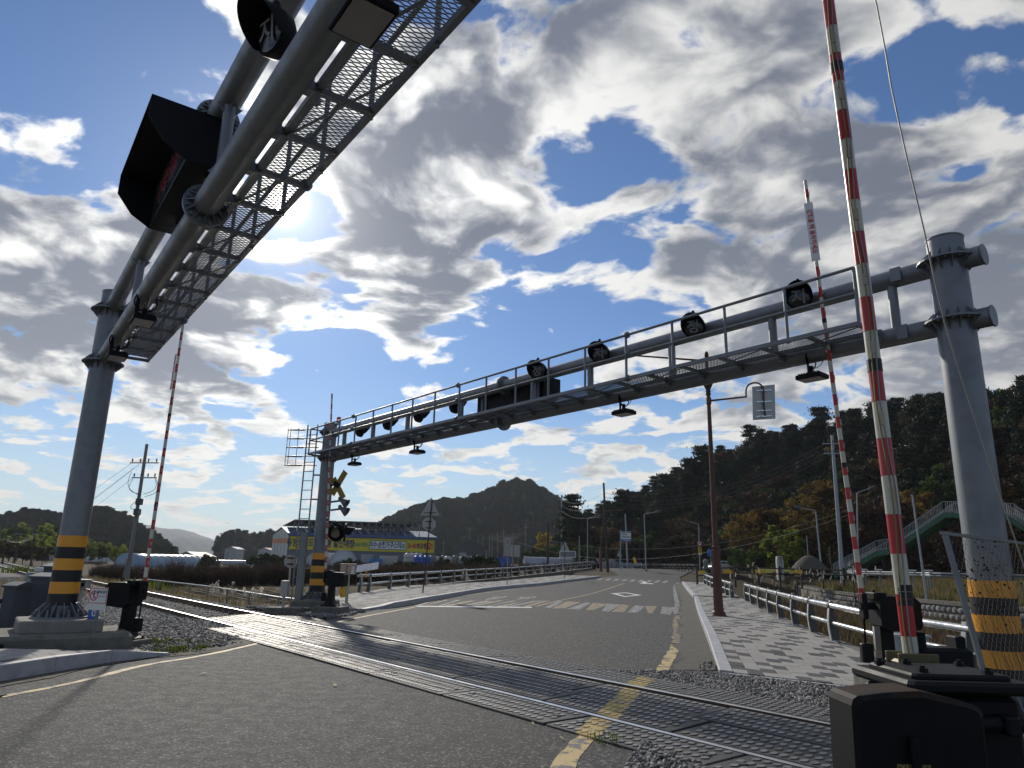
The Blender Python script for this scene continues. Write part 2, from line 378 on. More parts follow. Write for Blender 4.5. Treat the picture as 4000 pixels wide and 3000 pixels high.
def terrain(x, y):
    x = np.asarray(x, float); y = np.asarray(y, float)
    lx = np.interp(y, [a for a, b in LT], [b for a, b in LT]); rx = np.interp(y, [a for a, b in RT], [b for a, b in RT])
    zr = np.where(y < 30, 0, np.minimum(.0003*(y-30)**2, 1.3)); zr = np.where(y > 118, 1.3, zr)
    field = -1.0 + .10*fbm(x, y, .23)
    z = field
    # track bed
    tx = np.interp(y, _tcy[::-1], _tcx[::-1]); dt = np.abs((x-tx)*.785)
    tb = 1-smooth(2.6, 6.0, dt); z = z*(1-tb) + (-.17)*tb
    # flat ground around the crossing, both sides
    r2 = np.maximum(np.abs(x+9)/5.5, np.abs(y-11)/7.5); nb = 1-smooth(.8, 1.3, r2); z = z*(1-nb) + (-.12)*nb
    r3 = np.maximum(np.abs(x-5.2)/6.0, np.abs(y-5)/9.0); nb = 1-smooth(.86, 1.08, r3); z = z*(1-nb) + (-.06)*nb
    r4 = np.maximum(np.abs(x+5.5)/3.5, np.abs(y-23.5)/3.0); nb = 1-smooth(.8, 1.4, r4); z = z*(1-nb) + (-.10)*nb
    # right: stream bed, bank, highway shelf
    wx = np.interp(y, [p.y for p in WALL], [p.x for p in WALL])
    right = smooth(0, .01, x-wx)
    bank = np.where(x > wx, .02 + 1.0*smooth(0, 13, x-wx), -1.5 + .12*fbm(x, y, .5))
    isr = (x > rx+3.0) & (y > 12) | (x > 14)
    edge = smooth(2.2, 4.2, x-rx)
    side = edge if np.isscalar(edge) else edge
    z = np.where(x > rx+1, z*(1-side*(y > 8)) + bank*(side*(y > 8)), z)
    # highway and the far crossroads shelf
    far = smooth(72, 98, y)*smooth(-30, 10, x); z = z*(1-far) + np.maximum(z, 1.15)*far
    # road and pavements
    lw = np.where(y > 24, 4.3, 1.2)
    rw = np.where(y > 10, 2.6, 1.0)
    inr = smooth(lx-lw-2.2, lx-lw, x)*(1-smooth(rx+rw, rx+rw+1.6, x))*(1-smooth(112, 122, y))
    z = z*(1-inr) + (zr-.07)*inr
    # hill and rolling distance
    hz = hill_z(x, y); z = z + hz
    rr = np.hypot(x, y); z = z + .004*np.clip(rr-260, 0, 900)*(.5+.5*fbm(x, y, .004))
    return z

def ground_material():
    m = bpy.data.materials.new('ground_soil_grass'); m.use_nodes = True; t = NT(m.node_tree); b = m.node_tree.nodes['Principled BSDF']
    P = t.new('ShaderNodeNewGeometry').outputs['Position']
    n1 = t.noise(P, .16, 6., .62); n2 = t.noise(P, 1.7, 6., .65); n3 = t.noise(P, 14., 5., .65)
    c = t.mix(t.mapr(n1, .42, .60), (.080, .060, .034, 1), (.042, .045, .020, 1))
    c = t.mix(t.mapr(n2, .46, .66), c, (.115, .088, .050, 1))
    c = t.mix(t.mapr(n3, .3, .7, 0, .65), c, (.045, .037, .025, 1))
    t.put(b.inputs['Base Color'], c); b.inputs['Roughness'].default_value = .95; b.inputs['Specular IOR Level'].default_value = .15
    bp = t.new('ShaderNodeBump'); bp.inputs['Strength'].default_value = .6; bp.inputs['Distance'].default_value = .08
    t.put(bp.inputs['Height'], t.noise(P, 7., 6., .7)); t.put(b.inputs['Normal'], bp.outputs[0]); return m
def build_ground():
    xs = np.unique(np.concatenate([np.arange(-26, 44, .6), np.arange(-90, 120, 4.), np.arange(-400, 420, 22.), np.linspace(-9000, 9000, 61)]))
    ys = np.unique(np.concatenate([np.arange(-14, 74, .6), np.arange(74, 135, 2.), np.arange(-40, 260, 5.), np.arange(260, 700, 30.), np.linspace(700, 9000, 25), np.linspace(-2000, -40, 9)]))
    X, Y = np.meshgrid(xs, ys); Z = terrain(X, Y)
    V = np.stack([X.ravel(), Y.ravel(), Z.ravel()], 1); nx, ny = len(xs), len(ys)
    i = np.arange(nx*ny).reshape(ny, nx); F = np.stack([i[:-1, :-1].ravel(), i[:-1, 1:].ravel(), i[1:, 1:].ravel(), i[1:, :-1].ravel()], 1)
    tag(obj('ground', np_mesh('ground', V, F, ground_material(), True)), 'brown and green rough ground and fields around the crossing', kind='structure')
build_ground()

def asphalt_material(name, dark=1.0):
    m = bpy.data.materials.new(name); m.use_nodes = True; t = NT(m.node_tree); b = m.node_tree.nodes['Principled BSDF']
    P = t.new('ShaderNodeNewGeometry').outputs['Position']
    big = t.noise(P, .35, 5., .6); mid = t.noise(P, 3., 5., .6)
    vo = t.new('ShaderNodeTexVoronoi'); t.put(vo.inputs['Vector'], P); vo.inputs['Scale'].default_value = 52.
    sep = t.new('ShaderNodeSeparateColor'); t.put(sep.inputs[0], vo.outputs['Color'])
    c = t.mix(t.mapr(big, .35, .65), (.041*dark, .040*dark, .0395*dark, 1), (.056*dark, .0545*dark, .053*dark, 1))
    c = t.mix(t.mapr(mid, .35, .7, 0, .12), c, (.045*dark, .045*dark, .046*dark, 1))
    c = t.mix(t.mapr(t.noise(t.vmath('MULTIPLY', P, (1.6, .16, 1.)), 1.0, 5., .65), .52, .72, 0, .5), c, (.095*dark, .092*dark, .088*dark, 1))
    c = t.mix(t.mapr(sep.outputs[0], .76, 1.0, 0, .85), c, (.30, .29, .27, 1))
    c = t.mix(t.mapr(sep.outputs[1], .72, 1.0, 0, .6), c, (.02, .02, .021, 1))
    # tyre-polished paths and old tar seams
    t.put(b.inputs['Base Color'], c); t.put(b.inputs['Roughness'], t.mapr(mid, .3, .7, .80, .90)); b.inputs['Specular IOR Level'].default_value = .28
    bp = t.new('ShaderNodeBump'); bp.inputs['Strength'].default_value = .75; bp.inputs['Distance'].default_value = .006
    t.put(bp.inputs['Height'], vo.outputs['Distance']); t.put(b.inputs['Normal'], bp.outputs[0]); return m
asphalt = asphalt_material('asphalt')
asphalt_old = asphalt_material('asphalt_old', .82)

def strip(name, ys, xl, xr, zf, m, nx=8, parent=None):
    ys = np.asarray(ys, float); V = []; F = []
    for j, y in enumerate(ys):
        a, b_ = xl(y), xr(y)
        for i in range(nx+1): x = a+(b_-a)*i/nx; V.append((x, y, zf(x, y)))
    k = nx+1
    for j in range(len(ys)-1):
        for i in range(nx): F.append((j*k+i, j*k+i+1, (j+1)*k+i+1, (j+1)*k+i))
    return obj(name, np_mesh(name, np.array(V), np.array(F), m, True), parent)
ys = np.concatenate([np.arange(-15, 40, .5), np.arange(40, 116, 1.5)])
road = tag(strip('road', ys, lambda y: Lx(y)-.12, lambda y: Rx(y)+.12, lambda x, y: zroad(y)+.03*math.exp(-((y-28.5)/1.6)**2)*0, asphalt, 12), 'grey asphalt road over the crossing', kind='structure')
# the highway the road runs into, beyond the stream
HW = [Vector((92, 22, 1.16)), Vector((66, 46, 1.16)), Vector((52, 68, 1.2)), Vector((41, 92, 1.28)), Vector((31, 118, 1.32)), Vector((18, 150, 1.36)), Vector((-6, 205, 1.4)), Vector((-60, 300, 1.5))]
def ribbon(name, pts, wl, wr, m, step=2., zoff=0., parent=None):
    P = interp_poly(pts, step); V = []; F = []
    for i, p in enumerate(P):
        d = (P[min(i+1, len(P)-1)]-P[max(i-1, 0)]); d.z = 0; d.normalize(); n = Vector((d.y, -d.x, 0))
        V += [p - n*wl + Vector((0, 0, zoff)), p + n*wr + Vector((0, 0, zoff))]
        if i: F.append((2*i-2, 2*i-1, 2*i+1, 2*i))
    return obj(name, np_mesh(name, np.array([tuple(v) for v in V]), np.array(F), m, True), parent)
tag(ribbon('highway', HW, 6., 6., asphalt_old), 'two lane highway along the foot of the wooded hill', kind='structure')

# ------------------------------------------------------------------ paint on the road
def paint_material(name, col, wear_lo, wear_hi, scale=3.):
    m = bpy.data.materials.new(name); m.use_nodes = True; t = NT(m.node_tree); b = m.node_tree.nodes['Principled BSDF']
    P = t.new('ShaderNodeNewGeometry').outputs['Position']
    n = t.math('ADD', t.math('MULTIPLY', t.noise(P, scale, 6., .7), .55), t.math('MULTIPLY', t.noise(P, scale*9, 4., .7), .45))
    vo = t.noise(P, 90., 2., .6)
    c = t.mix(t.mapr(n, wear_lo, wear_hi), tuple(col)+(1,), t.mix(t.mapr(vo, .4, .65), (.055, .054, .052, 1), (.13, .125, .115, 1)))
    t.put(b.inputs['Base Color'], c); b.inputs['Roughness'].default_value = .7
    bp = t.new('ShaderNodeBump'); bp.inputs['Strength'].default_value = .5; bp.inputs['Distance'].default_value = .004
    t.put(bp.inputs['Height'], t.noise(P, 80., 3., .6)); t.put(b.inputs['Normal'], bp.outputs[0]); return m
p_yellow = paint_material('road_paint_yellow', (.55, .41, .17), .505, .575)
p_yellow2 = paint_material('road_paint_yellow_worn', (.40, .26, .07), .455, .510)
p_white = paint_material('road_paint_white', (.66, .66, .64), .58, .68)
p_white2 = paint_material('road_paint_white_worn', (.34, .34, .325), .450, .505)
def line(name, pts, wd, m, z=.004, step=.4, dash=None, jitter=.0):
    P = interp_poly([Vector((p[0], p[1], 0)) for p in pts], step); V = []; F = []
    rnd = random.Random(len(P))
    for i, p in enumerate(P):
        d = (P[min(i+1, len(P)-1)]-P[max(i-1, 0)]).normalized(); n = Vector((d.y, -d.x, 0)); w2 = wd/2
        for s_ in (-1, 1):
            q = p + n*(s_*(w2 + rnd.uniform(-jitter, jitter))); V.append((q.x, q.y, zroad(p.y)+z))
        if i: F.append((2*i-2, 2*i-1, 2*i+1, 2*i))
    return obj(name, np_mesh(name, np.array(V), np.array(F), m), road)
_pj = random.Random(11)
def poly(name, pts, m, z=.004): 
    jt = 16. if 'hump' in name else 0.
    P = [GR(p[0]+_pj.uniform(-jt, jt), p[1]+_pj.uniform(-jt, jt)*.12) for p in pts]; mb = MB(); mb.add([(p.x, p.y, zroad(p.y)+z) for p in P], [tuple(range(len(P)))]); return mb.build(name, m, road)
def xy(pix): return [(GR(*p).x, GR(*p).y) for p in pix]
line('edge_line', [(-7.3, -6), (-6.5, 2)] + xy([(-200, 2760), (0, 2723), (300, 2665), (560, 2600), (800, 2560), (1030, 2508)]), .11, p_yellow, jitter=.015, step=.25)
line('edge_line', xy([(1290, 2436), (1440, 2405), (1560, 2383), (1625, 2371)]), .12, p_yellow, jitter=.01)
line('edge_line', xy([(1625, 2368), (1720, 2341), (1850, 2321), (2060, 2296)]), .12, p_white2, jitter=.01)
line('edge_line', [(.1, 3.0), (.30, 5.2), (.52, 6.5), (.84, 7.55)], .20, p_yellow, jitter=.02, step=.2)
line('edge_line', [(2.42, 11.9), (2.72, 12.8), (3.35, 15.0), (3.62, 16.0)], .20, p_yellow, jitter=.02, step=.2)
line('edge_line', [(3.72, 16.4), (4.4, 19.3), (5.0, 22.0), (5.9, 25.6)], .17, p_yellow2, jitter=.03, step=.2)
line('edge_line', [(6.05, 26.2), (6.5, 28.6), (7.6, 33.0)] + xy([(2638, 2320), (2636, 2290), (2650, 2276)]), .22, p_white2, jitter=.02)
line('centre_line', xy([(2095, 2369), (2190, 2345), (2300, 2322), (2390, 2295), (2440, 2278)]), .18, p_yellow2)
poly('stop_line', [(1625, 2370.5), (2075, 2375), (2080, 2371), (1632, 2366.5)], p_white)
# speed hump stripes
for i in range(9):
    t0 = i/9
    a = (1640+t0*450, 2366+t0*6); b_ = (1640+(t0+.062)*450, 2366+t0*6); c_ = (1735+(t0+.062)*450, 2345+t0*3); d_ = (1735+t0*450, 2345+t0*3)
    poly('hump_stripe', [a, b_, c_, d_], p_yellow2 if i % 2 == 0 else p_white2)
for i in range(9):
    t0 = i/9
    a = (2110+t0*525, 2372+t0*30); b_ = (2110+(t0+.085)*525, 2372+(t0+.085)*30); c_ = (2170+(t0+.085)*462, 2348+(t0+.085)*25); d_ = (2170+t0*462, 2348+t0*25)
    poly('hump_stripe', [a, b_, c_, d_], p_yellow2 if i % 2 == 1 else p_white2)
dm = [(2385, 2318), (2445, 2314.5), (2508, 2325), (2440, 2332)]; di = [(2410, 2319), (2444, 2317), (2485, 2324.5), (2441, 2329)]
for k in range(4): poly('diamond_mark', [dm[k], dm[(k+1) % 4], di[(k+1) % 4], di[k]], p_white)
for i in range(9):                                             # far crosswalk
    x0 = 2328+i*32; poly('crosswalk_stripe', [(x0, 2266+i*1.4), (x0+17, 2266.5+i*1.4), (x0+30, 2259+i*1.2), (x0+14, 2258.5+i*1.2)], p_white2)
poly('arrow_mark', [(2498, 2277), (2552, 2279), (2550, 2282), (2500, 2279.5)], p_white)
poly('arrow_mark', [(2505, 2272), (2522, 2271.5), (2530, 2280), (2512, 2280)], p_white)
# painted word on the carriageway before the hump
for pts in ([(1895, 2342), (1908, 2342.5), (1955, 2330), (1942, 2329.5)], [(1918, 2341), (1930, 2341.5), (1990, 2330), (1976, 2329.5)], [(2010, 2341), (2030, 2341.8), (2052, 2336), (2034, 2335.4)], [(2040, 2340.5), (2056, 2341), (2074, 2336.6), (2058, 2336)]):
    poly('road_lettering', pts, p_white2)
rp = []
for k in range(12):
    a = 2*math.pi*k/12; rp.append((2062+36*math.cos(a), 2333+2.6*math.sin(a)))
ri = [(2062+22*math.cos(2*math.pi*k/12), 2333+1.3*math.sin(2*math.pi*k/12)) for k in range(12)]
for k in range(12): poly('road_lettering', [rp[k], rp[(k+1) % 12], ri[(k+1) % 12], ri[k]], p_white2)
# crumbling gutter strip along the right edge
gutter = mat('gutter_dirt', (.105, .095, .075), .95, 0., .3, 2.5, .6, 20., col2=(.055, .052, .046), bdist=.03)
tag(strip('gutter', np.arange(12.2, 62, .6), lambda y: Rx(y)-.62-.10*math.sin(y*1.7)-.05*math.sin(y*4.1), lambda y: Rx(y)+.10, lambda x, y: zroad(y)+.008, gutter, 3), 'strip of crumbled tarmac and dirt beside the pavement', kind='structure')
tag(strip('gutter', np.arange(-8, 15.2, .5), lambda y: Lx(y)-.10, lambda y: Lx(y)+.55+.10*math.sin(y*2.1)+.05*math.sin(y*5.1), lambda x, y: .008, gutter, 3), 'dirt strip between kerb and yellow edge line', kind='structure')

# ------------------------------------------------------------------ pavements
paver_l = mat('paver_light', (.36, .345, .32), .85, 0., .08, 5., .2, 90., objrand=.06, spec=.25)
paver_d = mat('paver_dark', (.062, .059, .064), .8, 0., .12, 5., .25, 90., objrand=.15)
walk_bed = mat('paver_joint_sand', (.10, .095, .08), .95, 0., .2, 8.)
def pavement(name, label, kerb, back, zf, pw, pl, kerbw, n_part, dark_p, side=1, seed=1, kerbs_part=60, kh=.16):
    """kerb/back: functions t in [0,1] -> (x, y); pavers laid in columns along the kerb"""
    rnd = random.Random(seed)
    NS = 400; K = [Vector((*kerb(i/NS), 0)) for i in range(NS+1)]; B = [Vector((*back(i/NS), 0)) for i in range(NS+1)]
    acc = [0.]
    for i in range(NS): acc.append(acc[-1]+(K[i+1]-K[i]).length)
    L = acc[-1]
    def at(s_, t_):
        s_ = min(max(s_, 0), L); i = min(int(np.searchsorted(acc, s_, 'right'))-1, NS-1); i = max(i, 0)
        f = (s_-acc[i])/max(acc[i+1]-acc[i], 1e-6); k = K[i].lerp(K[i+1], f); b = B[i].lerp(B[i+1], f); d = (b-k); wdt = d.length
        return k + d.normalized()*t_, wdt
    mb = MB(); N = 80                                         # bed with a skirt
    vs = []
    for i in range(N+1):
        s_ = L*i/N; p, wdt = at(s_, .02); q, _ = at(s_, wdt)
        z = zf(p.x, p.y) - .035
        vs += [Vector((p.x, p.y, -.25)), Vector((p.x, p.y, z)), Vector((q.x, q.y, zf(q.x, q.y)-.035)), Vector((q.x, q.y, -.6))]
    fs = []
    for i in range(N):
        for k in range(3): fs.append((4*i+k, 4*i+k+1, 4*i+5+k, 4*i+4+k))
    fs += [(0, 1, 2, 3), (4*N, 4*N+3, 4*N+2, 4*N+1)]
    mb.add(vs, fs); root = tag(mb.build(name, walk_bed), label, kind='structure')
    # kerbstones
    n = max(1, int(L/1.0)); far = MB()
    for i in range(n):
        s0, s1 = L*i/n+.004, L*(i+1)/n-.004
        a, _ = at(s0, 0); b, _ = at(s1, 0); c, _ = at(s1, kerbw); d, _ = at(s0, kerbw)
        tops = [Vector((p.x, p.y, zf(p.x, p.y)+.012)) for p in (a, b, c, d)]
        bev = .012; low = [Vector((p.x, p.y, zf(p.x, p.y)-kh-.12)) for p in (a, b, c, d)]
        a2, b2 = tops[0].lerp(tops[3], bev/kerbw), tops[1].lerp(tops[2], bev/kerbw); a3, b3 = tops[0]-Vector((0, 0, bev)), tops[1]-Vector((0, 0, bev))
        tgt = MB() if i < kerbs_part else far
        V = [a2, b2, tops[2], tops[3], a3, b3, low[0], low[1], low[2], low[3]]
        tgt.add(V, [(0, 1, 2, 3), (4, 5, 1, 0), (6, 7, 5, 4), (9, 3, 2, 8), (6, 4, 0, 3, 9), (7, 8, 2, 1, 5)])
        if i < kerbs_part: tgt.build('kerbstone', granite, root)
    if far.v: tag(far.build('kerbstone_row', granite, root), kind='stuff')
    # pavers
    wmax = max((B[i]-K[i]).length for i in range(NS+1)); col = 0; cells = []
    t0 = kerbw+.006
    while t0+.02 < wmax:
        t1 = t0+pw; s0 = -pl*(.5 if col % 2 else 0) - pl; kk = 0
        while s0 < L:
            s1 = s0+pl; sm = min(max((s0+s1)/2, 0), L)
            if s1 > 0.03:
                _, wdt = at(sm, 0)
                if t0+.05 < wdt: cells.append((max(s0, 0), min(s1, L), t0, min(t1, wdt), kk*2+col*3+(kk//9)))
            s0 = s1; kk += 1
        t0 = t1; col += 1
    cells.sort(key=lambda c: c[0]); rest = {0: MB(), 1: MB()}
    j = .004
    md = 7; dset = (0, 3) if dark_p > .2 else (0,)
    for k, (s0, s1, t0, t1, cid) in enumerate(cells):
        dark = 1 if (cid % md in dset) != (rnd.random() < .10*dark_p*2) else 0
        q = [at(s0+j, t0+j)[0], at(s1-j, t0+j)[0], at(s1-j, t1-j)[0], at(s0+j, t1-j)[0]]
        tilt = rnd.uniform(-.0025, .0025); up = [Vector((p.x, p.y, zf(p.x, p.y)+tilt+rnd.uniform(-.0015, .0015))) for p in q]
        ce = sum(up, Vector())/4; inner = [p+(ce-p).normalized()*.006 for p in up]; mid = [p-Vector((0, 0, .005)) for p in up]; lo = [p-Vector((0, 0, .06)) for p in up]
        m_ = MB() if k < n_part else rest[dark]
        fs = [(0, 1, 2, 3)] + [(4+i, 4+(i+1) % 4, (i+1) % 4, i) for i in range(4)] + [(8+i, 8+(i+1) % 4, 4+(i+1) % 4, 4+i) for i in range(4)]
        if side < 0: fs = [tuple(reversed(f)) for f in fs]
        m_.add(inner+mid+lo, fs)
        if k < n_part: m_.build('paver', paver_d if dark else paver_l, root)
    for d_ in (0, 1):
        if rest[d_].v: tag(rest[d_].build('paving', paver_d if d_ else paver_l, root), kind='stuff')
    return root
def poly_fn(pts, step=.5):
    P = interp_poly([Vector((p[0], p[1], 0)) for p in pts], step); a = [0.]
    for i in range(len(P)-1): a.append(a[-1]+(P[i+1]-P[i]).length)
    def f(t):
        s_ = t*a[-1]; i = min(max(int(np.searchsorted(a, s_, 'right'))-1, 0), len(P)-2); q = P[i].lerp(P[i+1], (s_-a[i])/max(a[i+1]-a[i], 1e-9)); return (q.x, q.y)
    return f
def zwalk_r(x, y): return zroad(y) + .035 + .135*float(smooth(11.0, 17.0, y))
pavement('pavement', 'light and dark block pavement with granite kerb beside the rust brown lamp post',
         poly_fn([(3.38, 11.95), (4.62, 17.2), (6.9, 26.8), (9.75, 38.5)]), poly_fn([(6.3, 9.8), (6.95, 15.6), (8.7, 24.4), (11.75, 36.8)]), zwalk_r, .245, .375, .22, 300, .24, 1, 3, 40)
p0 = GR(2690, 2345); p1 = GR(2660, 2272); q0 = GR(2800, 2345); q1 = GR(2735, 2268)
pavement('pavement', 'further light block pavement with pale kerb where the road meets the highway',
         poly_fn([(Rx(39.6)+.05, 39.6), (Rx(50)+.05, 50), (Rx(62)+.05, 62)]), poly_fn([(Rx(39.6)+2.4, 39.2), (Rx(50)+2.5, 49.5), (Rx(62)+2.6, 61.5)]), lambda x, y: zroad(y)+.16, .30, .6, .22, 0, .10, 1, 5, 12)
def zwalk_l(x, y): return zroad(y) + .04 + .13*float(smooth(24.4, 26.6, y))
pavement('pavement', 'block pavement with granite kerb on the far side beside the grey crossing barrier machine',
         poly_fn([(-4.62, 24.35), (-4.1, 25.6), (-3.68, 27.6), (-3.08, 31.7), (-.98, 43)] + [(Lx(y)+.02, y) for y in (52, 60, 70)]), poly_fn([(-6.6, 25.2), (-6.9, 27.5), (-6.85, 30), (-6.6, 34), (-5.6, 43)] + [(Lx(y)-3.6, y) for y in (52, 60, 70)]), zwalk_l, .27, .55, .2, 90, .36, -1, 9, 30)
def zwalk_n(x, y): return .19 - .165*float(smooth(11.2, 12.5, y))
pavement('pavement', 'sunlit block pavement with granite kerb in front of the concrete gantry footing',
         poly_fn([(-5.50, 12.45), (-5.95, 11.6), (-6.22, 10.3), (-6.40, 9.4), (-6.9, 6), (-7.4, 1)]), poly_fn([(-6.4, 13.05), (-8.3, 12.75), (-9.6, 12.0), (-10.2, 11), (-10.8, 6), (-11.3, 1)]), zwalk_n, .30, .40, .17, 150, .16, 1, 4, 14)

# flush granite strip closing the paved walk towards the gravel
m_ = MB(); m_.prism([Vector((3.30, 11.98, -.1)), Vector((3.42, 11.80, -.1)), Vector((6.40, 9.62, -.1)), Vector((6.36, 9.90, -.1))], (0, 0, .125)); tag(m_.build('edge_strip', granite), 'flush grey granite strip between the gravel and the paved walk', kind='structure')

# ------------------------------------------------------------------ railway track
track = MB()
CLE = even(CL, .5)                                            # centreline with tangents (from far left to near right)
def tn(tan): return Vector((-tan.y, tan.x, 0)).normalized() if (-tan.y)*TN.x+tan.x*TN.y > 0 else Vector((tan.y, -tan.x, 0)).normalized()
bedm = mat('ballast_ground', (.085, .082, .078), .95, 0., .45, 26., .9, 34., col2=(.16, .155, .145), bdist=.04, detail=6.)
V = []; F = []
prof = [(-3.4, -.42), (-2.3, -.15), (-1.0, -.135), (1.0, -.10), (2.3, -.11), (3.3, -.40)]
for i, (p, tan) in enumerate(CLE):
    n = tn(tan)
    for t_, z in prof: q = p+n*t_; V.append((q.x, q.y, z))
    if i:
        for k in range(len(prof)-1): a = (i-1)*len(prof)+k; F.append((a, a+1, a+1+len(prof), a+len(prof)))
track_root = tag(obj('railway_track', np_mesh('ballast_bed', np.array(V), np.array(F), bedm, True)), 'single railway track on grey ballast running over the crossing', kind='structure')
def rail(t_):
    pr = [(-.036, 0), (.036, 0), (.036, -.03), (.010, -.045), (.010, -.125), (.065, -.14), (.065, -.15), (-.065, -.15), (-.065, -.14), (-.010, -.125), (-.010, -.045), (-.036, -.03)]
    mb = MB(); vs = []; k = len(pr)
    for p, tan in CLE:
        n = tn(tan)
        for (a, b) in pr: q = p+n*(t_+a); vs.append((q.x, q.y, rail_z(t_)+b))
    for i in range(len(CLE)-1):
        for j in range(k):
            mb.mi = 1 if j == 0 else 0
            mb.add([vs[i*k+j], vs[i*k+(j+1) % k], vs[(i+1)*k+(j+1) % k], vs[(i+1)*k+j]], [(0, 1, 2, 3)])
    return mb.build('rail', [steel_rail, steel_shine], track_root)
rail(-.755); rail(.755)
sm = MB()
sm.box((0, 0, 0), (2.45, .23, .16), bev=.03); sm.mi = 1
for sx in (-.755, .755):
    for o in (-.10, .10): sm.box((sx+o, 0, .10), (.07, .09, .05), bev=.015)
slp = sm.mesh('sleeper', [sleeper_mat, steel_rail])
for p, tan in even(CL, .62):
    if 18.2 < p.y < 62:
        n = tn(tan); o = obj('sleeper', slp, track_root, (p.x, p.y, -.155)); o.rotation_euler = (0, -math.atan(.045), math.atan2(n.y, n.x))

# crossing panels with raised oval studs ------------------------------------------------
def stripe_mask(m, col):
    """worn yellow edge line carried over the panels"""
    t = NT(m.node_tree); b = m.node_tree.nodes['Principled BSDF']; P = t.new('ShaderNodeNewGeometry').outputs['Position']
    a, c = Vector((.84, 7.55, 0)), Vector((2.42, 11.9, 0)); d = (c-a).normalized(); n = Vector((d.y, -d.x, 0))
    dist = t.math('ABSOLUTE', t.math('SUBTRACT', t.vmath('DOT_PRODUCT', P, tuple(n)), a.dot(n)))
    nz = t.math('ADD', t.math('MULTIPLY', t.noise(P, 9., 5., .7), .6), t.math('MULTIPLY', t.noise(P, 45., 3., .6), .4))
    msk = t.math('MULTIPLY', t.mapr(t.math('ADD', dist, t.math('MULTIPLY', t.math('SUBTRACT', nz, .5), .10)), .11, .14, 1., 0.), t.mapr(nz, .46, .60, 1., .30))
    old = b.inputs['Base Color'].links[0].from_socket
    # dust and rust washed over the far end
    far = t.math('MULTIPLY', t.mapr(t.vmath('DOT_PRODUCT', P, (-.62, .78, 0)), 14., 21.5), t.mapr(t.noise(P, 1.3, 5., .65), .38, .62))
    base = t.mix(t.math('MULTIPLY', far, .75), old, (.19, .155, .11, 1))
    base = t.mix(msk, base, tuple(col)+(1,)); t.put(b.inputs['Base Color'], base)
    mt = t.math('MULTIPLY', t.math('SUBTRACT', 1., t.math('MAXIMUM', msk, t.math('MULTIPLY', far, .6))), b.inputs['Metallic'].default_value); t.put(b.inputs['Metallic'], mt)
    return m
stripe_mask(rubber, (.50, .36, .10)); stripe_mask(rubber_worn, (.55, .41, .15))
PLEN = 1.92
def panel_mesh(wd, seed):
    rnd = random.Random(seed); mb = MB(); L = PLEN-.035
    mb.box((0, 0, -.04), (L, wd, .08), bev=.010); mb.mi = 1
    na = int((L-.10)/.096); nb = int((wd-.06)/.125)
    for i in range(na):
        for j in range(nb):
            x = -L/2+.09+i*.096+(.048 if j % 2 else 0); y = -wd/2+.085+j*((wd-.17)/max(nb-1, 1))
            if x > L/2-.05 or rnd.random() < .012: continue
            n = 10; rx, ry = .036, .053; vs = [];
            for k in range(n):
                a = 2*math.pi*k/n; vs.append((x+rx*math.cos(a), y+ry*math.sin(a), -.001))
            for k in range(n):
                a = 2*math.pi*k/n; vs.append((x+rx*.86*math.cos(a), y+ry*.88*math.sin(a), .008))
            mb.mi = 0; mb.add(vs, [(k, (k+1) % n, (k+1) % n+n, k+n) for k in range(n)]); mb.mi = 1; mb.add(vs, [tuple(range(n, 2*n))])
    mb.mi = 0
    for x in (-L/2+.16, L/2-.16):                              # bolt recesses
        mb.cyl((x, 0, .001), (x, 0, .013), .045, .040, 10)
    return mb.mesh('crossing_panel', [rubber, rubber_worn])
pm = {.66: panel_mesh(.66, 1), .64: panel_mesh(.64, 2), .92: panel_mesh(.92, 3)}
k = 0
for p, tan in even(CL, PLEN, start=.5):
    if not (2.5 < p.y < 19.6): continue
    n = tn(tan)
    for t_, wd in ((-1.145, .66), (-.325, .64), (.335, .64), (1.275, .92)):
        if t_ > 1 and p.y < 6.0: continue
        if t_ < 0 and p.y > 18.9 and t_ < -1: continue
        rr = random.Random(k*7); q = p + n*t_ + tan*((.5*PLEN if abs(t_) > 1 else 0) + (0 if t_ > 0 else .22))
        o = obj('crossing_panel', pm[wd], track_root, (q.x, q.y, (.026 if t_ < -1 else .078 if t_ > 1 else rail_z(t_)-.012)+rr.uniform(-.005, .005)))
        o.rotation_euler = (rr.uniform(-.007, .007)+(.004 if t_ < -1 else -.050 if t_ > 1 else .045), rr.uniform(-.004, .004), math.atan2(tan.y, tan.x)); k += 1
# loose stones -----------------------------------------------------------------------
stone_a = mat('ballast_stone', (.20, .195, .185), .9, 0., .35, 5., .3, 90.)
def add_rnd_tint(m, attr='tint', lo=.45, hi=1.6, warm=(1., .96, .9)):
    t = NT(m.node_tree); b = m.node_tree.nodes['Principled BSDF']; a = t.new('ShaderNodeAttribute', attribute_name=attr).outputs['Fac']
    old = b.inputs['Base Color'].links[0].from_socket
    t.put(b.inputs['Base Color'], t.mix(1., old, t.mapr(a, 0, 1, lo, hi), 'MULTIPLY')); return m
add_rnd_tint(stone_a)
_cube = np.array([[x, y, z] for z in (-1, 1) for y in (-1, 1) for x in (-1, 1)], float)
_cf = np.array([(0, 2, 3, 1), (4, 5, 7, 6), (0, 1, 5, 4), (2, 6, 7, 3), (0, 4, 6, 2), (1, 3, 7, 5)])
def rand_rot(n):
    q = RNG.normal(size=(n, 4)); q /= np.linalg.norm(q, axis=1)[:, None]; a, b, c, d = q.T
    return np.stack([np.stack([1-2*(c*c+d*d), 2*(b*c-a*d), 2*(b*d+a*c)], 1), np.stack([2*(b*c+a*d), 1-2*(b*b+d*d), 2*(c*d-a*b)], 1), np.stack([2*(b*d-a*c), 2*(c*d+a*b), 1-2*(b*b+c*c)], 1)], 1)
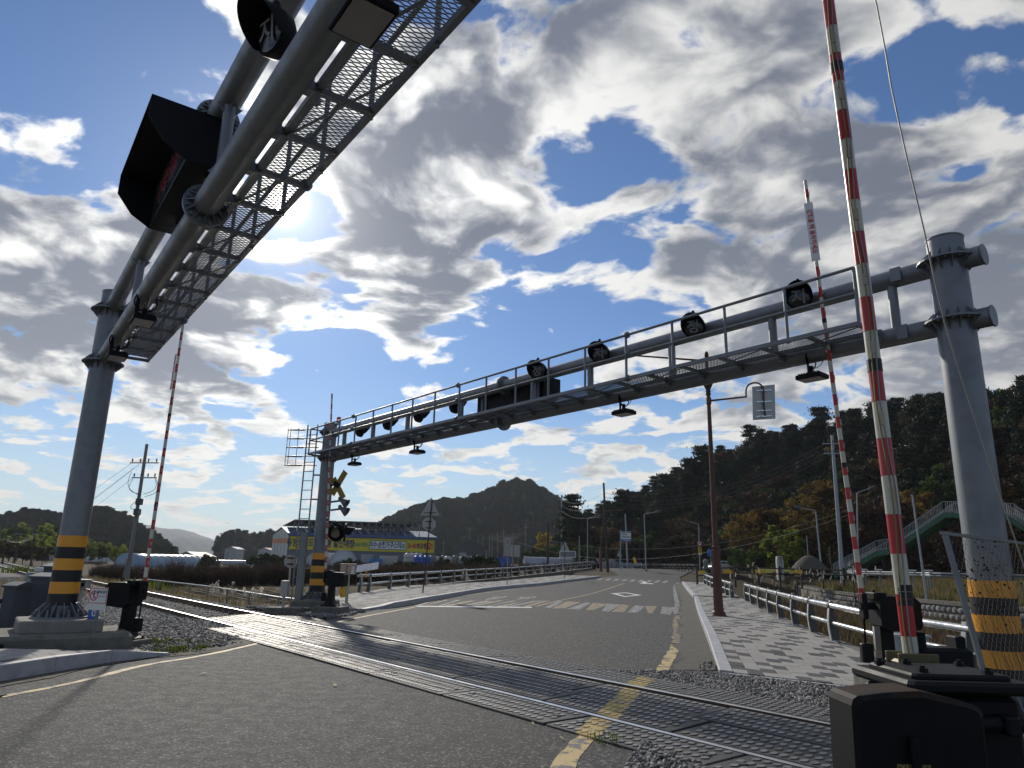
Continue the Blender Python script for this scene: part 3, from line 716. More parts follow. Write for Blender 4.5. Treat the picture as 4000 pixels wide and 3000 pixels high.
def stones(name, pts, size, parent=None, m=None, lo=.6, hi=1.45):
    n = len(pts)
    if n == 0: return
    V = np.repeat(_cube[None], n, 0)*RNG.uniform(.55, 1.0, (n, 1, 3)) * (1+RNG.uniform(-.30, .30, (n, 8, 3)))
    V = np.einsum('nij,nkj->nki', rand_rot(n), V)*(size*RNG.uniform(lo, hi, (n, 1, 1))) + pts[:, None, :]
    F = _cf[None]+8*np.arange(n)[:, None, None]
    return tag(obj(name, np_mesh(name, V.reshape(-1, 3), F.reshape(-1, 4), m or stone_a, attr={'tint': np.repeat(RNG.uniform(0, 1, n), 8)}), parent), kind='stuff')
def in_track(p_xy):                                            # (along-y, across) coordinates
    tx = np.polyval(_c, p_xy[:, 1])+.59; return (p_xy[:, 0]-tx)*.785
def scatter_bed(ylo, yhi, tlo, thi, dens):
    L_ = (yhi-ylo)*1.28; n = int(L_*(thi-tlo)*dens); y = RNG.uniform(ylo, yhi, n); t_ = RNG.uniform(tlo, thi, n)
    x = np.polyval(_c, y)+.59; P = np.stack([x+.785*t_, y+.62*t_], 1)
    z = np.interp(t_, [a for a, b in prof], [b for a, b in prof]); return P, z, t_
parts_ = []
for ylo, yhi, dens in ((18.6, 27, 430), (27, 36, 260), (36, 52, 110)):
    P, z, t_ = scatter_bed(ylo, yhi, -2.7, 2.8, dens); parts_.append(np.column_stack([P, z+RNG.uniform(-.01, .02, len(z))]))
B_ = np.concatenate(parts_); stones('ballast', B_, .030, track_root)
def zone(poly_, dens, z, ok=None):
    xs_ = [p[0] for p in poly_]; ys_ = [p[1] for p in poly_]; n = int((max(xs_)-min(xs_))*(max(ys_)-min(ys_))*dens)
    P = np.stack([RNG.uniform(min(xs_), max(xs_), n), RNG.uniform(min(ys_), max(ys_), n)], 1); inside = np.zeros(n, bool)
    j = len(poly_)-1
    for i in range(len(poly_)):
        xi, yi = poly_[i]; xj, yj = poly_[j]; c_ = ((yi > P[:, 1]) != (yj > P[:, 1])) & (P[:, 0] < (xj-xi)*(P[:, 1]-yi)/(yj-yi+1e-12)+xi); inside ^= c_; j = i
    P = P[inside]; zz = (terrain(P[:, 0], P[:, 1]) if z is None else np.full(len(P), z)) + RNG.uniform(-.01, .03, len(P))
    return np.column_stack([P, zz])
gravel = MB()
def gravel_patch(poly_, z): gravel.add([(x, y, z) for x, y in poly_], [tuple(range(len(poly_)))])
_te = [Vector((track_c(y), y, 0))+TN*(.75+1.62) for y in (1.5, 3.5, 5.5, 7.5, 9.0, 10.4)]
zr_ = [(3.36, 11.95), (5.0, 10.75), (6.5, 9.7), (8.5, 7), (9.5, 3), (9.5, 1)] + [(p.x, p.y) for p in _te] + [(2.75, 12.1)]
zn_ = [(2.35, 4.6), (1.75, 6.3), (1.30, 7.25), (.95, 6.2), (.95, 3.2), (3.4, 3.2)]
zl_ = [(-6.6, 13.1), (-5.5, 13.3), (-5.2, 15.2), (-4.95, 16.4), (-6.1, 17.9), (-9.5, 20.5), (-10.5, 18), (-8.4, 14.6)]
zf_ = [(-4.9, 20.6), (-4.55, 22), (-4.6, 24.2), (-5.6, 24.8), (-7.6, 25.2), (-8.6, 24.6), (-6.4, 22.2)]
for zp, zz in ((zr_, -.035), (zn_, -.02), (zl_, -.06), (zf_, -.02)): gravel_patch(zp, zz)
gr_o = tag(gravel.build('gravel_bed', bedm), 'patches of grey crushed stone beside the crossing panels', kind='structure')
zs_ = zone(zr_, 1300, -.015); zs_ = zs_[in_track(zs_[:, :2]) > 1.72]
stones('gravel', np.concatenate([zs_, zone(zn_, 1200, .0)]), .0165, gr_o)
stones('gravel', np.concatenate([zone(zl_, 420, -.04), zone(zf_, 420, .0)]), .028, gr_o)
stones('gravel', np.concatenate([zone([(3.0, 11.6), (3.35, 11.9), (3.7, 13.5), (3.3, 13)], 60, .02), zone([(-6.3, 12.3), (-5.6, 12.4), (-5.0, 14.5), (-5.6, 14.3)], 260, .0)]), .018, gr_o)

# ------------------------------------------------------------------ signal gantries
def ring_flange(mb, c, axis, r, th, nb=10, rib=0.0):
    c = Vector(c); ax = Vector(axis).normalized(); mb.cyl(c-ax*th, c+ax*th, r, n=24)
    a = ax.cross(Vector((0, 0, 1))) if abs(ax.z) < .9 else Vector((1, 0, 0)); a.normalize(); b = ax.cross(a)
    for i in range(nb):
        t = 2*math.pi*(i+.5)/nb; q = c+(a*math.cos(t)+b*math.sin(t))*r*.86
        mb.cyl(q-ax*(th+.028), q+ax*(th+.028), .020, n=6, smooth=False)
def pole_parts(root, off, x, y, z0, ztop, r, band0, plinth=None):
    mb = MB(off); mb.cyl((x, y, z0), (x, y, ztop), r, r*.93, 36, caps=False); mb.lathe((x, y, ztop), [(r*.93, 0), (r*.96, .01), (r*.96, .03), (0, .06)], 36); mb.build('pole', galv, root)
    for i in range(6):
        zb = band0+i*.20; b = MB(off); b.cyl((x, y, zb), (x, y, zb+.199), r+.004, r+.003, 36, caps=False); b.build('reflective_band', yellow_band if i % 2 else black_band, root)
    fl = MB(off); fl.cyl((x, y, z0-.002), (x, y, z0+.035), r*1.95, n=32)
    base = fl.build('base_plate', galv, root); bt = None
    for i in range(14):
        t = 2*math.pi*i/14; d = Vector((math.cos(t), math.sin(t), 0)); n = Vector((-d.y, d.x, 0))
        p = Vector((x, y, z0+.03)); o = [p+d*(r-.01), p+d*(r*1.85), p+d*(r*1.85)+Vector((0, 0, .05)), p+d*(r*1.15)+Vector((0, 0, .23)), p+d*(r-.01)+Vector((0, 0, .25))]
        rb = MB(off); rb.prism([q-n*.007 for q in o], n*.014); rb.build('rib', galv, base); bt = MB(off)
        t += math.pi/14; d = Vector((math.cos(t), math.sin(t), 0)); q = Vector((x, y, z0+.03))+d*r*1.58
        bt.cyl(q, q+Vector((0, 0, .055)), .036, n=6, smooth=False); bt.cyl(q+Vector((0, 0, .05)), q+Vector((0, 0, .12)), .018, n=8); bt.build('anchor_bolt', galv, base)
def pole_clamp(root, off, x, y, z, r, bdir):
    """ribbed bracket ring joining beam and pole"""
    mb = MB(off); mb.lathe((x, y, z), [(r, -.012), (r+.13, -.012), (r+.13, .012), (r, .012)], 28, smooth=False)
    for i in range(12):
        t = 2*math.pi*(i+.3)/12; d = Vector((math.cos(t), math.sin(t), 0)); n = Vector((-d.y, d.x, 0)); p = Vector((x, y, z))
        for sg in (-1, 1):
            o = [p+d*(r-.005)+Vector((0, 0, .012*sg)), p+d*(r+.115)+Vector((0, 0, .012*sg)), p+d*(r+.07)+Vector((0, 0, .07*sg)), p+d*(r-.005)+Vector((0, 0, .15*sg))]
            mb.prism([q-n*.006 for q in o], n*.012)
        t += .26; d = Vector((math.cos(t), math.sin(t), 0)); q = p+d*(r+.09); mb.cyl(q-Vector((0, 0, .035)), q+Vector((0, 0, .035)), .013, n=6, smooth=False)
    mb.build('bracket_ring', galv, root)

def grating(root, off, P0, d, n, s0, s1, n0, n1, z):
    """expanded-metal walkway: zig-zag strands running along the walkway, real bars and gaps"""
    cell_l, cell_s = .085, .030                                # long way across, short way along
    W = n1-n0; rows = int((s1-s0)/cell_s); cols = max(2, int(W/cell_l*2)); V = []; F = []
    d3 = np.array([d.x, d.y, 0]); n3 = np.array([n.x, n.y, 0]); o3 = np.array([P0.x, P0.y, z])-np.array(off); h = .004; tk = .0034
    js = np.arange(cols+1); tt = n0 + W*js/cols
    for i in range(rows):
        sb = s0+i*cell_s + np.where((js+i) % 2 == 0, 0.0, 0.0) + np.where(js % 2 == 0, .25, -.25)*cell_s*(1 if i % 2 == 0 else -1) + cell_s*.5
        c = o3[None]+d3[None]*sb[:, None]+n3[None]*tt[:, None]; b0 = len(V)*0
        ring = np.stack([c+d3*tk-np.array([0, 0, h]), c+d3*tk+np.array([0, 0, h]), c-d3*tk+np.array([0, 0, h]), c-d3*tk-np.array([0, 0, h])], 1).reshape(-1, 3)
        base = i*(cols+1)*4; V.append(ring)
        a = base+4*np.arange(cols)[:, None]; k = np.arange(4)[None]
        F.append(np.stack([a+k, a+(k+1) % 4, a+4+(k+1) % 4, a+4+k], 2).reshape(-1, 4))
    return tag(obj('expanded_metal_floor', np_mesh('expanded_metal_floor', np.concatenate(V), np.concatenate(F), galv2), root), kind='stuff')
def walkway(root, off, P0, d, n, s0, s1, n0, n1, z, zbeam, rail_n, rail_h, bay=.74, posts=None, rail_end=True):
    pt = lambda s_, t_, zz: Vector((P0.x, P0.y, 0)) + d*s_ + n*t_ + Vector((0, 0, zz))
    fr = MB(off)
    for t_ in (n0, n1): fr.beam(pt(s0, t_, z-.03), pt(s1, t_, z-.03), .05, .06)
    k = int((s1-s0)/bay)
    fr.build('walkway_frame', galv, root)
    for i in range(k+1):
        s_ = s0+i*(s1-s0)/k; cb = MB(off); cb.beam(pt(s_, n0, z-.05), pt(s_, n1, z-.05), .05, .05)
        sgn = 1 if n0 > 0 else -1; inner = n0 if abs(n0) < abs(n1) else n1
        cb.cyl(pt(s_, 0, zbeam+.02), pt(s_, inner, z-.05), .024, n=8); cb.build('cross_bar', galv, root)
        cl = MB(off); q = pt(s_, .14*sgn, zbeam+.02); cl.beam(q-d*.05, q+d*.05, .06, .17); cl.cyl(q+Vector((0, 0, .03))-d*.02+n*(.02*sgn), q+Vector((0, 0, .03))-d*.02+n*(.10*sgn), .018, n=6, smooth=False); cl.cyl(q-Vector((0, 0, .05))+d*.02, q-Vector((0, 0, .05))+d*.02+n*(.10*sgn), .018, n=6, smooth=False)
        cl.build('clamp', galv, root)
    for i in range(0, k-1, 2):
        a = s0+i*(s1-s0)/k; b = s0+(i+2)*(s1-s0)/k; db = MB(off)
        db.beam(pt(a, n0, z-.075), pt(b, n1, z-.075), .022, .012); db.build('diagonal_brace', galv, root)
    grating(root, off, P0, d, n, s0, s1, min(n0, n1)+.02, max(n0, n1)-.02, z+.006)
    hr = MB(off)
    for hh in (rail_h, rail_h*.52): hr.cyl(pt(s0, rail_n, z+hh), pt(s1, rail_n, z+hh), .024, n=10)
    if rail_end:
        for hh in (rail_h, rail_h*.52): hr.cyl(pt(s0, rail_n, z+hh), pt(s0, 0, z+hh), .022, n=8)
    hr.build('handrail', galv, root)
    np_ = int((s1-s0)/1.05)
    for i in range(np_+1):
        s_ = s0+i*(s1-s0)/np_; p = MB(off); p.cyl(pt(s_, rail_n, z-.08), pt(s_, rail_n, z+rail_h), .024, n=10); p.build('rail_post', galv, root)
    for s_ in np.arange(s0+3.0, s1, 5.4):                       # bolted joints in the tubes
        for hh in (rail_h, rail_h*.52, -.03):
            q = pt(s_, rail_n, z+hh); j = MB(off); j.cyl(q-d*.018, q+d*.018, .062, n=14); j.cyl(q-d*.045, q-d*.02, .045, n=8); j.build('tube_joint', galv, root)

def floodlight(P0, d, n, s_, z, label):
    q = Vector((P0.x, P0.y, 0))+d*s_+Vector((0, 0, z)); root = thing('floodlight', label, 'floodlight', q-Vector((0, 0, .12)), math.atan2(d.y, d.x), 'floodlights under the gantry beams')
    b = MB(); b.beam((0, -.10, .40), (0, -.10, .0), .05, .012); b.beam((0, .0, .16), (0, .0, .0), .06, .04); b.tube([(.06+.145*math.cos(a), .145*math.sin(a)*0, .26+.145*math.sin(a)) for a in np.linspace(0, 2*math.pi, 14)], .006, 5)
    b.tube([(0, .147*math.cos(a), .26+.147*math.sin(a)) for a in np.linspace(0, 2*math.pi, 20)], .012, 5); b.build('bracket', signal_black, root)
    c = MB(); c.box((0, 0, -.02), (.40, .30, .07), bev=.012)
    for i in range(8): c.box((-.15+i*.043, 0, .025), (.010, .26, .03))
    c.build('housing', signal_black, root)
    f = MB(); f.box((0, 0, -.058), (.35, .25, .008)); f.build('lens', mat('flood_lens', (.36, .355, .34), .35, 0., .15, 8.), root)
    return root
def flood_at(*a): return floodlight(*a)

def signal(name, label, pos, face, glyph, group=None):
    """round hooded LED signal; face = unit vector the lens looks along"""
    f = Vector(face).normalized(); pos = Vector(pos); root = thing(name, label, 'signal light', pos, 0, group); x = f.cross(Vector((0, 0, 1))).normalized()*-1
    x = Vector((0, 0, 1)).cross(f).normalized(); upv = f.cross(x).normalized()
    b = MB(); b.lathe((0, 0, 0), [(0, -.14), (.14, -.14), (.19, -.09), (.20, 0), (.20, .02), (.185, .03)], 28, axis=f); b.cyl((0, 0, .19), (0, 0, .30), .025, n=8); b.box((0, 0, .235), (.10, .10, .035)); b.build('housing', signal_black, root)
    l = MB(); l.lathe((0, 0, 0), [(0, .045), (.09, .042), (.172, .022)], 28, axis=f); lens = l.build('lens', glass_dark, root)
    # hood: upper half tube cut on the slant
    h = MB(); vs = []; N = 20; A = f.cross(Vector((0, 0, 1))).normalized(); U = Vector((0, 0, 1))
    for i in range(N+1):
        t = math.radians(-28)+math.radians(236)*i/N; c_, s_ = math.cos(t), math.sin(t); ln = .05+.25*max(0, (s_+.47)/1.47)
        for rr_ in (.196, .203): 
            q = A*c_*rr_+U*s_*rr_; vs += [q+f*.0, q+f*ln]
    for i in range(N):
        a = 4*i; h.add([vs[a+k] for k in range(8)], [(0, 1, 5, 4), (2, 6, 7, 3), (1, 3, 7, 5)])
    h.build('hood', signal_black, root)
    if glyph: text(glyph, .25, lens_grey, root, f*.052-upv*.02, x, upv, .004, name='letter')
    else:
        p = MB(); q = f*-.146; p.beam(q+Vector((0, 0, .02))-x*.03, q+Vector((0, 0, .02))+x*.03, .006, .045); p.build('maker_plate', white_clean, root)
    return root

def led_board(label, c, d, face, L, Hh, depth, hood):
    root = thing('led_message_board', label, 'message board', c, 0); f = Vector(face).normalized(); U = Vector((0, 0, 1))
    pt = lambda a, b, z: d*a+f*b+U*z
    b = MB(); h2 = Hh/2; l2 = L/2
    def bx(a0, a1, b0, b1, z0, z1): b.prism([pt(a0, b0, z0), pt(a1, b0, z0), pt(a1, b0, z1), pt(a0, b0, z1)], f*(b1-b0))
    bx(-l2, l2, 0, depth, -h2, h2); b.build('housing', signal_black, root)
    # hood: top sheet and chamfered cheeks
    hd = MB(); th = .012; e = depth+hood
    hd.prism([pt(-l2, depth, h2), pt(l2, depth, h2), pt(l2, e, h2), pt(-l2, e, h2)], U*-th)
    for sx in (-1, 1):
        hd.prism([pt(sx*l2, depth, h2), pt(sx*l2, e, h2), pt(sx*l2, e, h2*.15), pt(sx*l2, depth+hood*.55, -h2*.6), pt(sx*l2, depth, -h2)], d*(-sx*th))
    hd.build('hood', signal_black, root)
    s_ = MB(); s_.prism([pt(-l2*.84, depth+.004, -h2*.72), pt(l2*.84, depth+.004, -h2*.72), pt(l2*.84, depth+.004, h2*.62), pt(-l2*.84, depth+.004, h2*.62)], f*.004)
    scr = s_.build('screen', mat('led_screen', (.03, .032, .036), .25, 0., .1, 5.), root)
    ledm = mat('led_red', (.14, .010, .012), .4, 0., .05); t = ledm.node_tree.nodes['Principled BSDF']; t.inputs['Emission Color'].default_value = (.9, .02, .03, 1); t.inputs['Emission Strength'].default_value = .035
    return root, scr, ledm, pt

beam_mat = galv
# --- gantry over the near side of the crossing --------------------------------------
D1 = Vector((.588, -.809, 0)).normalized(); N1 = Vector((.809, .588, 0)).normalized(); P1 = Vector((-7.88, 13.2, 0)); ZL1, ZU1 = 5.25, 6.30; LEN1 = 19.0
def make_gantry1():
    root = thing('signal_gantry', 'galvanised signal gantry whose black and yellow banded pole stands on the raised concrete footing', 'gantry', (P1.x, P1.y, .48)); off = root.location
    pole_parts(root, off, P1.x, P1.y, .48, 6.56, .232, .70)
    for nm, z in (('lower_beam', ZL1), ('upper_beam', ZU1)):
        b = MB(off); a = P1+D1*-.34+Vector((0, 0, z)); e = P1+D1*LEN1+Vector((0, 0, z)); b.cyl(a, e, .135, n=30); b.build(nm, beam_mat, root)
        for s_ in (7.72, 13.5):
            f = MB(off); ring_flange(f, P1+D1*s_+Vector((0, 0, z)), D1, .235, .022, 12)
            for i in range(12):
                t = 2*math.pi*i/12; a_ = N1*math.cos(t)+Vector((0, 0, 1))*math.sin(t); q = P1+D1*s_+Vector((0, 0, z)); w_ = D1.cross(a_)
                for sg in (-1, 1): f.prism([q+a_*.13+D1*.02*sg-w_*.004, q+a_*.225+D1*.02*sg-w_*.004, q+a_*.13+D1*.11*sg-w_*.004], w_*.008)
            f.build('beam_flange', galv, root)
    for z in (ZL1, ZU1): pole_clamp(root, off, P1.x, P1.y, z-.10, .232, D1)
    for s_ in (3.2, 8.25, 12.2):
        v = MB(off); q = P1+D1*s_; v.cyl(q+Vector((0, 0, ZL1+.12)), q+Vector((0, 0, ZU1-.12)), .06, n=14)
        for z, sg in ((ZL1+.12, 1), (ZU1-.12, -1)):
            for rr_ in (D1, N1): v.prism([q+Vector((0, 0, z))-rr_*.13, q+Vector((0, 0, z))+rr_*.13, q+Vector((0, 0, z+.10*sg))+rr_*.06, q+Vector((0, 0, z+.10*sg))-rr_*.06], rr_.cross(Vector((0, 0, 1)))*.012)
        v.build('strut', galv, root)
    walkway(root, off, P1, D1, N1, .42, 18.0, .22, .70, ZL1+.04, ZL1, .70, .95)
    # far pole of the same gantry, behind the photographer's right shoulder
    e = P1+D1*LEN1; b = MB(off); b.cyl((e.x, e.y, -.06), (e.x, e.y, 6.5), .232, n=24); b.build('pole', galv, root)
    return root
make_gantry1()
ft = thing('concrete_footing', 'stepped concrete footing under the gantry pole beside the sunlit pavement', 'footing', (P1.x-.35, P1.y-.1, -.15))
fb = MB(); a = math.atan2(D1.y, D1.x); rot = Matrix.Rotation(a, 3, 'Z'); ft.location = (P1.x, P1.y, -.15)
fb.box(D1*.15-N1*.15+Vector((0, 0, .18)), (1.7, 2.45, .50), rot, bev=.09); fb.build('lower_step', concrete_old, ft)
fb = MB(); fb.box(D1*.05+Vector((0, 0, .525)), (1.15, 1.25, .215), rot, bev=.03); fb.build('upper_step', concrete, ft)
fb = MB(); fb.box(D1*.99-N1*.95+Vector((0, 0, .28)), (.06, .34, .10), rot, bev=.02); fb.build('cable_slot', dark_metal, ft)
# hooded sign and signal on that gantry, floodlights
c = P1+D1*7.0+N1*.12+Vector((0, 0, 5.86))
lb, scr, ledm, lpt = led_board('large hooded black message board with faint red lettering hanging between the two beams', c, D1, -N1, 2.0, .60, .42, .40)
text('일단정지', .30, ledm, scr, lpt(0, .431, -.03), -D1, (0, 0, 1), 0, name='led_lettering')
for s_ in (6.35, 7.75):
    br = MB(lb.location); q = P1+D1*s_+N1*-.02; br.beam(q+Vector((0, 0, 5.30)), q+Vector((0, 0, 6.2)), .07, .05, up=(0, 1, 0)); br.build('bracket', galv, lb)
signal('signal_light', 'black hooded round signal lamp with a Korean character beside the overhead walkway', P1+D1*10.1+N1*-.12+Vector((0, 0, 5.78)), Vector((-.62, -.78, -.10)), '지', None)
flood_at(P1, D1, N1, 11.75, 4.98, 'square black floodlight with a pale lens under the overhead beam')
flood_at(P1, D1, N1, 2.0, 4.98, 'black floodlight under the lower beam beside the gantry pole on the concrete footing')
flood_at(P1, D1, N1, 4.4, 4.98, 'black floodlight under the lower beam, second out from the pole on the concrete footing')

# --- gantry over the far side --------------------------------------------------------
P2 = Vector((-6.10, 23.70, 0)); E2 = Vector((5.93, 9.0, 0)); D2 = (E2-P2).normalized(); N2 = Vector((-D2.y, D2.x, 0)); LEN2 = (E2-P2).length; ZL2, ZU2 = 4.86, 5.72
def make_gantry2():
    root = thing('signal_gantry', 'galvanised signal gantry with railed walkway spanning the road beyond the track', 'gantry', (P2.x, P2.y, .30)); off = root.location
    pole_parts(root, off, P2.x, P2.y, .34, 6.02, .232, .58); pole_parts(root, off, E2.x, E2.y, .02, 6.06, .245, .34)
    for nm, z in (('lower_beam', ZL2), ('upper_beam', ZU2)):
        b = MB(off); b.cyl(P2+D2*-.30+Vector((0, 0, z)), E2+D2*.42+Vector((0, 0, z)), .132, n=28); b.build(nm, galv, root)
        for (q, r_) in ((P2, .232), (E2, .245)): pole_clamp(root, off, q.x, q.y, z+.02, r_, D2)
        cp = MB(off); q = E2+D2*.43+Vector((0, 0, z)); cp.cyl(q, q+D2*.02, .145, n=24); cp.build('end_cap', galv, root)
        f = MB(off); ring_flange(f, P2+D2*9.35+Vector((0, 0, z)), D2, .23, .022, 12); f.build('beam_flange', galv, root)
        f = MB(off); q = E2+D2*-.62+Vector((0, 0, z)); f.beam(q-D2*.07-N2*.15, q+D2*.07-N2*.15, .03, .20); f.build('clamp', galv, root)
    for s_ in (1.1, 3.0, 5.0, 7.6, 10.4, 12.2, 14.3, 16.35, 18.25):
        v = MB(off); q = P2+D2*s_; v.cyl(q+Vector((0, 0, ZL2+.1)), q+Vector((0, 0, ZU2-.1)), .066, n=14); v.build('strut', galv, root)
    walkway(root, off, P2, D2, N2, .05, 18.05, -.20, -.72, ZL2+.10, ZL2, -.72, .80)
    # caged ladder on the far pole
    lx = P2 + Vector((-.62, .05, 0)); ld = MB(off); A = Vector((.95, -.3, 0)).normalized()
    for s_ in (-.19, .19): ld.beam(lx+A*s_+Vector((0, 0, .35)), lx+A*s_+Vector((0, 0, 6.0)), .04, .03, up=(0, 1, 0))
    ld.build('ladder_stile', galv, root)
    for i in range(17): r_ = MB(off); z = .7+i*.31; r_.cyl(lx-A*.19+Vector((0, 0, z)), lx+A*.19+Vector((0, 0, z)), .014, n=6); r_.build('ladder_rung', galv, root)
    for z in (1.3, 2.6, 3.5, 4.3): r_ = MB(off); r_.beam(lx+A*.19+Vector((0, 0, z)), P2+Vector((-.2, 0, z)), .03, .05); r_.build('ladder_bracket', galv, root)
    B = Vector((-A.y, A.x, 0)); B = B if B.x < 0 else -B
    for i in range(5):
        z = 4.62+i*.30; pts = [lx+A*(.33*math.cos(t)) + Vector((-.36-.36*math.sin(t), 0, z)) for t in np.linspace(0, math.pi, 15)]
        pts = [lx+A*.30+Vector((0, 0, z))] + pts + [lx-A*.30+Vector((0, 0, z))]; h = MB(off); h.tube(pts, .018, 5); h.build('cage_hoop', galv, root)
    for t in (.9, 1.6, 2.3):
        q = lx+A*(.33*math.cos(t))+Vector((-.36-.36*math.sin(t), 0, 0)); h = MB(off); h.beam(q+Vector((0, 0, 4.6)), q+Vector((0, 0, 5.86)), .03, .012); h.build('cage_bar', galv, root)
    du = MB(off); q = P2+Vector((-.48, -.28, 0)); du.box(q+Vector((0, 0, 1.35)), (.20, .14, 2.15)); du.build('cable_duct', galv, root)
    return root
g2 = make_gantry2()
# red beacon on the far pole
bq = P2+Vector((.28, -.1, 6.02)); bc = thing('warning_beacon', 'small red beacon lamp on a grey cup on top of the ladder pole', 'beacon', bq)
m_ = MB(); m_.cyl((0, 0, -.02), (0, 0, .10), .075, n=14); m_.build('base', street_grey, bc); m_ = MB(); m_.lathe((0, 0, .10), [(.075, 0), (.078, .09), (.06, .14), (0, .15)], 14); m_.build('lamp', red_paint, bc)
sig_lab = ['nearest the chain link fence', 'second from the chain link fence', 'third from the chain link fence', 'just above the black message board']
for (s_, g_), lb_ in zip(((16.98, '지'), (15.0, '정'), (12.72, '지'), (10.85, '정')), sig_lab):
    signal('signal_light', 'round signal lamp showing a grey Korean character, '+lb_, P2+D2*s_-N2*.27+Vector((0, 0, 5.74)), Vector((-.42, -.90, -.10)), g_, 'round signal lamps on the far gantry')
for s_, lb_ in ((1.7, 'next to the ladder pole'), (3.45, 'second from the ladder pole'), (5.2, 'third from the ladder pole'), (6.98, 'next to the black message board')):
    signal('signal_light', 'back of a round black signal lamp with white plate, '+lb_, P2+D2*s_+N2*.27+Vector((0, 0, 5.62)), N2, None, 'signal lamps turned away on the far gantry')
lb2, *_ = led_board('back of a long black message board on the walkway gantry beyond the track', P2+D2*9.3+N2*.18+Vector((0, 0, 5.40)), D2, N2, 2.5, .74, .16, .36)
for s_ in (8.3, 10.4):
    br = MB(lb2.location); q = P2+D2*s_+N2*.14; br.beam(q+Vector((0, 0, 4.95)), q+Vector((0, 0, 5.8)), .06, .06); br.build('bracket', galv, lb2)
for s_, lb_ in ((16.95, 'nearest the chain link fence'), (13.1, 'above the middle of the road'), (5.6, 'between the message board and the ladder pole'), (1.95, 'beside the ladder pole')):
    flood_at(P2, D2, N2, s_, ZL2-.22, 'flat black floodlight hanging under the walkway gantry, '+lb_)
# footing of the far pole
ff = thing('concrete_footing', 'low concrete footing under the ladder pole beyond the track', 'footing', (P2.x, P2.y, -.1))
m_ = MB(); m_.box((.0, .0, .20), (1.3, 1.2, .47), bev=.06); m_.build('block', concrete_old, ff)
m_ = MB(); m_.box((.05, -.42, .10), (1.9, 1.2, .30), bev=.06); m_.build('apron', concrete_old, ff)

# ------------------------------------------------------------------ crossing barriers
Z3 = Vector((0, 0, 1))
def boom(parent, off, p0, p1, r0, r1, seg, start_red=True, lamps=True, side=Vector((1, 0, 0)), cable=False):
    p0, p1 = Vector(p0), Vector(p1); L = (p1-p0).length; n = max(2, int(round(L/seg))); d = (p1-p0)/L
    bm_ = MB(off); bm_.cyl(p0, p1, r0*.93, r1*.93, 12); bo = bm_.build('boom', white_paint, parent)
    for i in range(n):
        a, b = i/n, (i+1)/n; ra, rb = r0+(r1-r0)*a, r0+(r1-r0)*b; s_ = MB(off); s_.cyl(p0.lerp(p1, a), p0.lerp(p1, b-.0005), ra, rb, 16, caps=False); s_.build('stripe', red_paint if (i % 2 == 0) == start_red else white_paint, bo)
        if lamps and i > 1 and i % 2 == 0:
            q = p0.lerp(p1, (i+.5)/n); l_ = MB(off); l_.beam(q+side*ra*.9-d*.035, q+side*ra*.9+d*.035, .022, .02, up=side); l_.build('boom_lamp', mat('amber_lamp', (.42, .38, .26), .3, 0., .1, 9.), bo)
    for f in (.28, .62):                                        # black tape
        t_ = MB(off); q = p0.lerp(p1, f); rr_ = r0+(r1-r0)*f; t_.cyl(q, q+d*.07, rr_+.003, n=16, caps=False); t_.build('tape', black_band, bo)
    if cable:
        for sg, m_ in ((-.3, cable_grey), (.25, mat('yellow_wire', (.25, .19, .05), .6))):
            pts = [p0.lerp(p1, i/24)+side*(r0+.004)*math.cos(sg+.25*math.sin(i))+side.cross(d)*(r0+.004)*math.sin(sg+.3*math.sin(i*1.3)) for i in range(25)]
            c_ = MB(off); c_.tube(pts, .004, 5); c_.build('wire', m_, bo)
    return bo
def pedestal(mb, x, y, z0, h, w0=.17, w1=.13):
    """flared cast column"""
    pr = [(w0*1.9, 0), (w0*1.85, .025), (w0*1.25, .06), (w0*.85, .16), (w0*.72, .30), (w0*.70, h)]
    vs = []
    for (r_, z) in pr:
        for sx, sy in ((-1, -1), (1, -1), (1, 1), (-1, 1)): vs.append((x+sx*r_*.72, y+sy*r_*.72, z0+z))
    fs = [(k*4+i, k*4+(i+1) % 4, (k+1)*4+(i+1) % 4, (k+1)*4+i) for k in range(len(pr)-1) for i in range(4)] + [(3, 2, 1, 0), tuple(range(4*len(pr)-4, 4*len(pr)))]
    mb.add(vs, fs)
    for sx in (-1, 1):
        for sy in (-1, 1): mb.cyl((x+sx*w0*1.18, y+sy*w0*1.18, z0), (x+sx*w0*1.18, y+sy*w0*1.18, z0+.06), .018, n=6, smooth=False)
